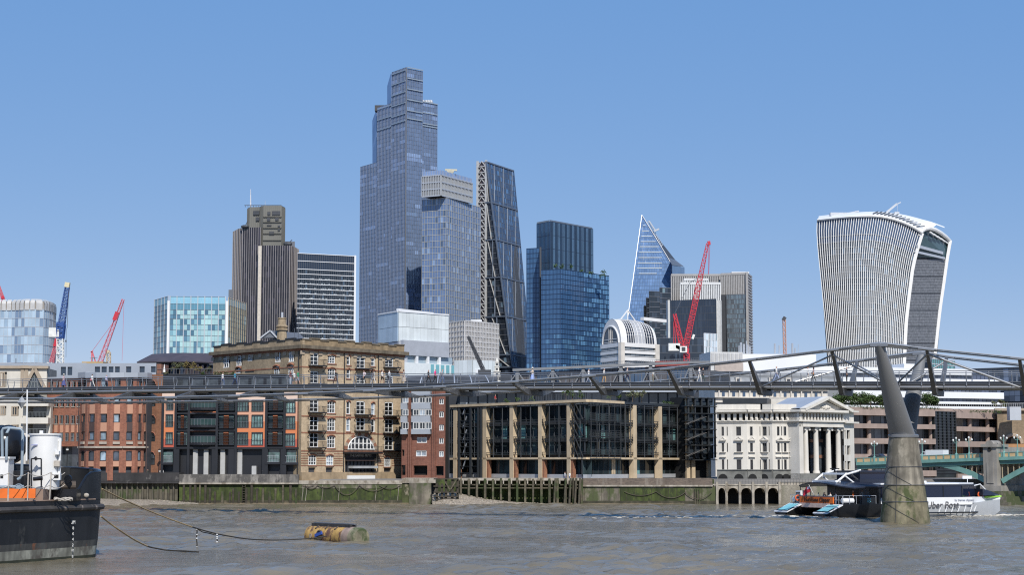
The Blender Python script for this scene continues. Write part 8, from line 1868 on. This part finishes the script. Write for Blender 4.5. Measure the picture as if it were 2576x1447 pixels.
for w0,w1 in ((0,3.0),(9.0,12.0)):
    hullpart('aft_hull',w0,w1,[(0,.02,.72,-.6),(.8,0,1.05,-.7),(2.4,0,1.62,-.8),(11,0,1.62,-.8)],m_fblk);hullpart('fore_hull',w0,w1,[(11,0,1.6,-.8),(19,0,1.6,-.8),(23.5,.12,1.75,-.7),(26.5,.33,1.95,-.3),(28.2,.48,2.1,.6)],m_fsil)
    b=MB();b.quad(fp(-.15,w0-.05,.62),fp(-.15,w1+.05,.62),fp(2.3,w1+.05,1.66),fp(2.3,w0-.05,1.66));b.quad(fp(-.15,w0-.05,.5),fp(2.3,w0-.05,1.54),fp(2.3,w0-.05,1.66),fp(-.15,w0-.05,.62));b.quad(fp(-.15,w1+.05,.5),fp(-.15,w0-.05,.5),fp(-.15,w0-.05,.62),fp(-.15,w1+.05,.62));b.build('stern_ramp',m_fwh,r)
    b=MB();b.quad(fp(.2,w0+.35,.8),fp(.2,w1-.35,.8),fp(2.0,w1-.35,1.57),fp(2.0,w0+.35,1.57));o=b.build('ramp_panel',m_cyan,r);o.location+=Vector((0,-.02,.03))
    MB().bar(fp(-.1,w0+.3,.38),fp(-.1,w1-.3,.38),.25,.2).build('stern_fender',m_fblk,r);MB().bar(fp(0,w0+.1,-.02),fp(2.4,w0-.02,-.02),.08,.14).build('boot_stripe',m_fred,r)
b=MB();b.hexa([fp(2.2,3.02,1.15),fp(2.2,8.98,1.15),fp(25,8.98,1.3),fp(25,3.02,1.3),fp(2.2,3.02,1.68),fp(2.2,8.98,1.68),fp(25,8.98,1.68),fp(25,3.02,1.68)]);b.build('bridge_deck',m_pink2,r)
MB().hexa([fp(2.3,.02,1.63),fp(2.3,11.98,1.63),fp(8,11.98,1.63),fp(8,.02,1.63),fp(2.3,.02,1.72),fp(2.3,11.98,1.72),fp(8,11.98,1.72),fp(8,.02,1.72)]).build('aft_deck',m_fblk,r)
TF=Fac(fp(2.2,9.4,0),fp(2.2,1.9,0))
MB().fbox(TF,0,TF.L,1.75,2.55,-.1,.08).build('orange_transom',m_for,r);MB().fbox(TF,0,TF.L*.9,1.2,1.74,-.1,.1).build('pink_transom',m_pink2,r)
text('Hurricane Clipper',TF.M(TF.L*.53,1.95,.1),.78,m_fblk,r)
MB().fbox(TF,0,TF.L,2.55,2.68,-.25,.05).build('transom_rail',m_alu_d,r)
b=MB();b.path([fp(3.5,3.2,2.2),fp(3.5,3.2,.0)],.12,6) if False else None
# stern equipment
MB().hexa([fp(2.4,9.6,1.7),fp(2.4,10.7,1.7),fp(3.4,10.7,1.7),fp(3.4,9.6,1.7),fp(2.4,9.6,3.3),fp(2.4,10.7,3.3),fp(3.4,10.7,3.3),fp(3.4,9.6,3.3)]).build('vent_cabinet',m_fwh,r)
for k in range(6):MB().bar(fp(2.37,9.7,1.9+k*.22),fp(2.37,10.6,1.9+k*.22),.06,.12).build('vent_slat',m_fblk,r)
def raft(l,w):
    b=MB();p,q=fp(l,w,2.1),fp(l+1.6,w,2.1);d_=(q-p).normalized();b.path([p-d_*.12,p,q,q+d_*.12],[.2,.36,.36,.2],12);b.build('life_raft',m_fwh,r,smooth=True)
raft(2.6,.55);raft(2.5,11.4)
b=MB();
for w in np.linspace(.15,11.85,16):b.tube(fp(2.35,w,1.7),fp(2.35,w,2.75),.03,n=5)
for z_ in (2.2,2.75):b.tube(fp(2.35,.15,z_),fp(2.35,2.0,z_),.03,n=5);b.tube(fp(2.35,9.4,z_),fp(2.35,11.85,z_),.03,n=5)
for l in np.linspace(2.4,7.4,6):b.tube(fp(l,.08,1.2),fp(l,.08,2.75),.03,n=5)
b.tube(fp(2.4,.08,2.75),fp(7.4,.08,2.75),.03,n=5);b.build('stern_railing',m_alu,r,kind='stuff')
b=MB();b.path([fp(2.25,10.0,2.35)+(FS.n*.0)+Vector((.32*math.cos(a),.12*math.cos(a),.32*math.sin(a))) for a in np.linspace(0,6.28,17)],.09,6);b.build('life_ring',mat('ring_orange',(.7,.12,.03),.6),r,smooth=True)
# canopy over the aft deck
rows_=[]
for l in (3.2,5,8,11):rows_.append([fp(l+(1.0 if abs(k-5)>4 else 0)-.9*math.sin(math.pi*k/10),.1+11.8*k/10,3.95+.62*math.sin(math.pi*k/10)+(0 if l>3.2 else-.15)) for k in range(11)])
cnp=MB();cnp.grid(rows_);cnp.grid([[p-UP*.16 for p in rw] for rw in rows_][::-1]);cnp.grid([rows_[0],[p-UP*.16 for p in rows_[0]]]);cnp.grid([[rw[0] for rw in rows_],[rw[0]-UP*.16 for rw in rows_]]);cnp.build('canopy',m_fnavy,r,smooth=True)
for l,w in ((3.4,3.2),(3.4,8.8),(6,.4),(9,.4),(3.6,11.4)):MB().tube(fp(l,w,1.7),fp(l,w,3.95),.05,n=6).build('canopy_post',m_fnavy,r)
MB().hexa([fp(8,.3,1.7),fp(8,11.7,1.7),fp(8.3,11.7,1.7),fp(8.3,.3,1.7),fp(8,.3,3.95),fp(8,11.7,3.95),fp(8.3,11.7,3.95),fp(8.3,.3,3.95)]).build('aft_bulkhead',m_fblk,r);MB().hexa([fp(7.95,2.2,1.7),fp(7.95,4.4,1.7),fp(8,4.4,1.7),fp(8,2.2,1.7),fp(7.95,2.2,3.7),fp(7.95,4.4,3.7),fp(8,4.4,3.7),fp(8,2.2,3.7)]).build('saloon_door',m_alu_d,r)
MB().fbox(FS,5.2,7.3,1.74,2.55,-.1,.02).build('side_screen',m_fblk,r)
b=MB()
for k in range(3):b.path([FS.p(6.0+i*.1,2.35-k*.2+.05*math.sin(i*1.6),.05) for i in range(6)],.035,4)
b.build('wave_emblem',m_cyan,r,kind='stuff')
# saloon
plan_=[(8.3,.25),(21,.25),(25.6,3.0),(25.6,9.0),(21,11.75),(8.3,11.75)]
def deckprism(name,z0,z1,m,grow=0.0):
    c_=(15,6);q=[((l-c_[0])*(1+grow/10)+c_[0],(w-c_[1])*(1+grow/6)+c_[1]) for l,w in plan_];b=MB();pts=[fp(l,w,0) for l,w in q];b.prism([(p.x,p.y) for p in pts],z0,z1);return b.build(name,m,r)
deckprism('saloon_lower',1.68,2.45,m_fwh,.02);deckprism('saloon_windows',2.45,3.92,g_fer,.0);deckprism('saloon_roof_edge',3.92,4.12,m_fnavy,.06);deckprism('saloon_roof',4.12,4.3,m_fwh,-.3)
for l in (11.5,14.8,18,21):MB().fbox(FS,l,l+.12,2.45,3.92,-.26,-.2).build('window_mullion',m_fblk,r)
MB().fbox(FS,8.4,11,1.2,4.0,-.22,-.16).build('side_pillar',m_fblk,r)
MB().hexa([FS.p(11,1.5,.03),FS.p(26.2,1.75,-1.9),FS.p(26.2,1.75,-2.4),FS.p(11,1.5,-.3),FS.p(11,2.46,.03),FS.p(25.0,2.46,-1.2),FS.p(25,2.46,-2.2),FS.p(11,2.46,-.3)]) .build('white_side',m_fwh,r) if False else MB().fbox(FS,11,22.5,1.5,2.46,-.24,.02).build('white_side',m_fwh,r)
BW=Fac(FS.p(22.5,0,.02),FS.p(27.0,0,-2.4));MB().fbox(BW,0,BW.L,1.72,2.46,-.3,0).build('bow_side',m_fwh,r)
m_ink=mat('ferry_ink',(.09,.09,.1),.6);text('Uber Boat',FS.M(17.7,1.1,.06),1.2,m_ink,r,shear=.12);text('by thames clippers',FS.M(21.2,1.95,.05),.42,mat('ferry_ink_grey',(.25,.28,.36),.6),r)
b=MB();q=[fp(25.6,2.6,1.75),fp(28.4,1.6,2.1),fp(28.4,10.4,2.1),fp(25.6,9.4,1.75)];b.hexa(q+[p+UP*.55 for p in q]);b.build('bow_deck',m_fwh,r);b=MB();q=[fp(26.0,1.7,2.3),fp(28.6,1.6,2.4),fp(28.6,10.4,2.4),fp(26.0,10.3,2.3)];b.hexa(q+[p+UP*.22 for p in q]);b.build('bow_lip',m_lime,r);b=MB();q=[fp(25.2,1.2,2.6),fp(28.3,1.6,2.7),fp(28.3,10.4,2.7),fp(25.2,10.8,2.6)];b.hexa(q+[fp(25.2,1.2,3.5),fp(26.2,1.8,3.4),fp(26.2,10.2,3.4),fp(25.2,10.8,3.5)]);b.build('bow_shield',m_fnavy,r)
b=MB()
for k in range(9):l=17+k*1.0;p=FS.p(l,.55+.0*k,.12 if l<22 else .12-(l-22)*.45);q=FS.p(l+.45,1.35,.02 if l<22 else .02-(l-22)*.45);b.bar(p,q,.09)
b.build('fender_struts',m_fwh,r,kind='stuff');MB().path([FS.p(l,.5 if l<25 else .8,.15 if l<22 else .15-(l-22)*.42) for l in np.linspace(15.5,26.5,12)],.1,6).build('rubbing_rail',m_fblk,r,smooth=True)
b=MB();b.path([fp(24.6,2.2,3.9),fp(25.6,2.2,4.1),fp(26.4,2.0,3.3),fp(26.3,2.0,2.4)],.08,6);b.tube(fp(24.2,3,4.3),fp(24.2,3,5.0),.05,n=6);b.bar(fp(23.4,3,5.0),fp(24.9,3,5.0),.12,.4);b.build('bow_gantry',m_fwh,r)
b=MB();c0=fp(25.4,1.9,2.75);b.path([c0+Vector((.33*math.cos(a),0,.33*math.sin(a))) for a in np.linspace(0,6.28,15)],.09,6);b.build('life_ring',bpy.data.materials['ring_orange'],r,smooth=True)
b=MB();b.box(0,0,0,0,0,0) if False else b.tube(fp(13.5,4,4.3),fp(13.5,4,5.3),.07,n=6);b.bar(fp(16.5,4,4.4),fp(18,4,4.4),.8,.3);b.build('roof_fittings',m_fwh,r)
# wheelhouse and radar arch
pl_=[(7.2,3.2),(11.5,3.2),(12.6,4.4),(12.6,7.6),(11.5,8.8),(7.2,8.8)]
for z0,z1,m_,g_,nm in ((4.1,4.75,m_fnavy,.0,'wheelhouse_base'),(4.75,5.7,g_fer,-.25,'wheelhouse_windows'),(5.7,5.9,m_fnavy,.05,'wheelhouse_roof')):
    q=[((l-9.9)*(1+g_*.3)+9.9,(w-6)*(1+g_*.3)+6) for l,w in pl_];b=MB();b.prism([(fp(l,w,0).x,fp(l,w,0).y) for l,w in q],z0,z1);b.build(nm,m_,r)
b=MB()
for w in (3.4,8.6):b.path([fp(3.6,w,4.3),fp(5.2,w,5.4),fp(7.5,w,5.95)],.14,6);b.bar(fp(6.5,w,4.3),fp(5.0,w,5.3),.16)
b.bar(fp(5.3,3.4,5.5),fp(5.3,8.6,5.5),.3,.25);b.bar(fp(4.0,3.4,4.5),fp(4.0,8.6,4.5),.8,.35);b.build('radar_arch',m_fwh,r);b=MB();b.tube(fp(5.3,6,5.5),fp(5.3,6,6.1),.12,n=8);b.bar(fp(5.3,5,6.15),fp(5.3,7,6.15),.12,.12);b.build('radar_scanner',m_fblk,r)
r=thing('red_ensign',fp(2.8,6.6,2.6),'red ensign flag flying from the ferry stern','flag');MB().tube(fp(2.5,6.3,2.4),fp(1.9,6.9,4.1),.03,n=6).build('staff',m_wpaint,r)
fl_=MB();rows_=[]
for i in range(9):rows_.append([fp(2.0+.1*math.sin(i*1.1+j*.4),6.85+i*.17,4.0-j*.16-i*.07-.05*math.sin(i)) for j in range(6)])
fl_.grid(rows_);fl_.build('flag_cloth',mat('ensign_red',(.5,.02,.04),.8),r,smooth=True);b=MB();b.grid([[p+FS.n*-.0+Vector((-.02,-.03,.0)) for p in rw[:3]] for rw in rows_[:4]]);b.build('canton',mat('ensign_canton',(.35,.3,.42),.8),r)
cols2=[(W_,'white shirt'),((.3,.32,.4),'blue grey shirt'),(K_,'black top'),((.6,.5,.45),'beige top'),((.66,.64,.6),'cream top'),((.2,.22,.3),'navy top'),((.7,.7,.72),'pale shirt')]
wh=['beside the flag','second from the flag','at the middle of the stern','right of the stern middle','near the crew member','next to the life raft','leaning at the far left corner']
for k,w in enumerate((6.0,5.3,4.6,3.9,3.3,2.6,8.9)):person(fp(2.75+.35*(k % 2),w,1.45),1.2+k*.7,'stand',cols2[k][0],J_,'ferry passenger in %s %s' % (cols2[k][1],wh[k]),'passengers on the ferry stern',scale=.98)
person(fp(4.6,1.0,1.72),1.2,'phone',(.75,.15,.02),K_,'ferry crew member in orange top raising an arm','passengers on the ferry stern')
person(fp(6.4,1.6,1.72),.4,'stand',(.25,.25,.26),K_,'dim figure standing under the ferry canopy','passengers on the ferry stern')
# wash
m_foam=mat('foam',(.62,.58,.5),.8,var=.2,vs=3,bump=.6)
b=MB();rn=random.Random(9)
def wash(l0,l1,wa,wb,n,sz):
    for _ in range(n):l,w=rn.uniform(l0,l1),rn.uniform(wa,wb);p=fp(l,w,rn.uniform(-.02,.1));s=sz*rn.uniform(.4,1.4);b.ball(p,s*2.4,s*1.1,s*.45,6,4)
wash(-5,.4,2.5,9.5,130,.16);wash(-1.6,1.2,-.6,3.2,90,.17);wash(-1.5,.2,8.6,12.4,40,.13);wash(-16,-3,8,12.5,150,.1);wash(-30,-16,11,13.5,60,.08);wash(18,29,-1.2,.6,60,.09);wash(26,31,0,3,50,.12)
tag(b.build('ferry_wash',m_foam,smooth=True),'white broken wash trailing behind the ferry stern','wash',kind='stuff')

# ------------------------------------------------------------------ greenery, lamps and quay life
m_leaf=mat('leaf_green',(.06,.105,.028),.7,tint='face',var=.15);m_leaf2=mat('leaf_olive',(.13,.14,.07),.75,tint='face',var=.15);m_leaf3=mat('leaf_gold',(.24,.19,.07),.75,tint='face',var=.15);m_bark=mat('bark',(.1,.075,.05),.9)
def tree(base,h,rx,rz,n,leaf,label,group,size=.28,name='roof_tree'):
    o=thing(name,base,label,'tree',group);base=Vector(base);b=MB();b.path([base,base+UP*h*.45+Vector((.05,0,0)),base+UP*h*.7],[.09,.07,.04],6)
    for k in range(4):a=k*1.7;b.path([base+UP*h*.45,base+UP*h*.62+Vector((math.cos(a),math.sin(a),0))*rx*.35,base+UP*h*.78+Vector((math.cos(a),math.sin(a),.1))*rx*.6],[.05,.03,.015],5)
    b.build('trunk',m_bark,o);f=MB();foliage(f,base+UP*(h-rz),rx,rx,rz,n,size,RND);f.build('crown',leaf,o,tint=True);return o
# roof garden, left
Yt=329;zt_=pz(943,Yt);ter=thing('roof_terrace',at(465,945,Yt),'planted roof terrace with glass balustrade left of the warehouse','terrace');TFc=fac(390,Yt-2,545,Yt-2);MB().fbox(TFc,0,TFc.L,4,zt_,-6,0).build('slab',m_black,ter);b=MB();railing_panel(b,TFc,0,TFc.L,zt_,.95,-.1,22);b.build('balustrade',m_alu_d,ter,kind='stuff')
for k,(x,yt,m_,lab) in enumerate(((404,917,m_leaf2,'thin olive tree at the left end of the roof terrace'),(437,909,m_leaf2,'grey green olive tree right of the white parasol'),(452,908,m_leaf2,'second olive tree on the left roof terrace'),(470,907,m_leaf3,'golden shrub at the middle of the roof terrace'),(486,909,m_leaf3,'golden bush right of the terrace middle'),(500,916,m_leaf3,'low golden bush near the warehouse flank'),(522,920,m_leaf2,'sparse olive shrub touching the warehouse flank'))):
    b0=at(x,943,Yt+.5);h=pz(yt,Yt)-b0.z;tree(b0,h,.75,h*.36,260,m_,lab,'trees on the left roof terrace',.22)
for k,x in enumerate((420,512,545,560,575,590)):
    o=MB();foliage(o,at(x,940,Yt-2.5 if x<530 else 313),.7,.5,.45,160,.18,RND);tag(o.build('terrace_plant',m_leaf if k % 2 else m_leaf2,tint=True),['low plant by the white parasol','green plant under the golden bush','green planter bush against the warehouse flank','grassy plant in the long roof planter','tufted plant right of the grassy one','plant beside the yellow flowers'][k],'plant','low terrace plants')
r=thing('closed_parasol',at(413,942,Yt-1),'closed white parasol on the roof terrace','parasol');c_=at(413,942,Yt-1);MB().tube(c_,c_+UP*1.7,.03,n=6).build('pole',m_alu,r);MB().lathe(c_,[(.26,.35),(.24,.6),(.12,1.3),(.03,1.85)],10).build('folded_canopy',m_wpaint,r,smooth=True)
# glass office roof garden
def on_roof(fc,x,d=-1.2):return fc.p(fc.u(x,d),zt_off,d)
zt_off=LF2.z(1434,1011)+.2
for k,(fc,x,h,rx,lab) in enumerate(((LF2,1424,2.0,.9,'bushy roof tree near the office corner'),(LF2,1440,2.1,.8,'roof tree left of the office corner'),(LF2,1462,1.9,.9,'roof tree at the office corner'),(RF2,1536,1.7,.8,'roof tree right of the office corner'),(RF2,1556,1.6,.8,'small roof tree at the end of stone cornice'),(RF2,1592,2.3,1.1,'olive roof tree on the right office wing'),(RF2,1615,2.5,1.3,'largest olive roof tree on the right office wing'))):tree(on_roof(fc,x),h,rx,h*.36,260,m_leaf2 if k>4 else m_leaf,lab,'trees on the dark office roof',.24)
for k,x in enumerate((1276,1302,1338)):o=MB();foliage(o,on_roof(LF2,x)+UP*.55,.6,.6,.5,150,.2,RND);tag(o.build('roof_shrub',m_leaf,tint=True),['left of three clipped shrubs on dark office roof','middle of three clipped shrubs on dark office roof','right of three clipped shrubs on dark office roof'][k],'shrub','clipped shrubs on the office roof')
o=MB();p_=on_roof(RF2,1690);
for k in range(9):foliage(o,on_roof(RF2,1668+k*6)+UP*.35,.5,.5,.35,70,.16,RND)
tag(o.build('roof_hedge',m_leaf,tint=True),'long low green hedge on the right office roof','hedge')
person(on_roof(LF2,1246),1.0,'stand',(.35,.04,.04),K_,'person in red and black on the dark office roof','people on the riverside')
# trees right of the pediment
for k,(x,yt,yb,rx,lab) in enumerate(((2112,990,1024,1.5,'green tree just right of the pediment'),(2138,985,1024,1.9,'tallest green tree right of the pediment'),(2165,987,1024,1.8,'broad green tree above the pink offices'),(2190,992,1024,1.4,'smaller green tree left of the steel pier'),(2220,992,1024,1.2,'green tree behind the steel pier arm'),(2332,990,1022,1.6,'round dark green tree right of the pier arms'),(2350,998,1022,1.1,'low green tree right of the round one'))):
    Yk=352;b0=at(x,yb,Yk);h=pz(yt,Yk)-b0.z;tree(b0,h,rx,h*.45,1700,m_leaf,lab,'trees above the pink offices',.3)
for k,(x,y) in enumerate(((2505,1008),(2518,1006),(2530,1010))):b0=at(x,1026,370);tree(b0,pz(y,370)-b0.z,.7,.5,150,m_leaf2,['left palm like shrub above the brick arch building','middle palm like shrub above the brick arch building','right palm like shrub above the brick arch building'][k],'shrubs above the brick arch building',.35)
o=MB()
for k in range(42):x=2135+k*5.5;foliage(o,at(x,1026+(k-20)*.05,345),.5,.5,.35,55,.16,RND)
tag(o.build('roof_hedge',m_leaf,tint=True),'green hedge along the pink office roof','hedge')
o=MB()
for k in range(16):foliage(o,at(2444+k*5,1036,350),.5,.5,.3,50,.16,RND)
tag(o.build('roof_hedge',m_leaf,tint=True),'dull green hedge at the right end of pink offices','hedge')
o=MB()
for k in range(13):foliage(o,at(1972+k*5.5,1009,350),.5,.5,.45,60,.2,RND)
tag(o.build('roof_hedge',m_leaf2,tint=True),'yellow green hedge on the white stone office roof','hedge')
# quay lamps
for k,(x,yt) in enumerate(((168,1127),(233,1124),(400,1131))):
    Yk=307.6;p=at(x,1190,Yk);p.z=4.2;h=pz(yt,Yk)-4.2;l=thing('quay_lamp',p,['black quay lamp before the dark shopfront','tall black quay lamp before the curved brick bay','slim black quay lamp left of black flats'][k],'street lamp','lamps on the quay')
    MB().lathe(p,[(.16,0),(.15,.6),(.08,.8),(.06,h-.6),(.1,h-.55)],8).build('post',m_iron,l,smooth=True);MB().lathe(p+UP*(h-.55),[(.1,0),(.24,.12),(.26,.3),(.22,.36)],10).build('lantern',glob,l,smooth=True);MB().lathe(p+UP*(h-.19),[(.28,0),(.18,.14),(.04,.22),(.02,.34)],10).build('lantern_cap',m_iron,l,smooth=True)
for k,(x,c_,lab) in enumerate(((324,W_,'person in white on quay below the curved brick bay'),(372,(.05,.06,.05),'person in dark top by the arched brick door'),(404,W_,'person in white shirt at the arched brick door'),(410,(.6,.6,.6),'person in pale grey near the slim lamp'),(517,W_,'person in white before the black flats pillars'),(541,(.4,.2,.15),'person in rust top before the black flats'),(1421,W_,'left one of two people in white on the jetty'),(1433,W_,'right one of two people in white on the jetty'))):
    p=at(x,1195,309.2 if x<1000 else 307.2);p.z=4.2 if x<1000 else 3.75;person(p,RND.uniform(0,6),'stand',c_,J_,lab,'people on the riverside',scale=1.0)
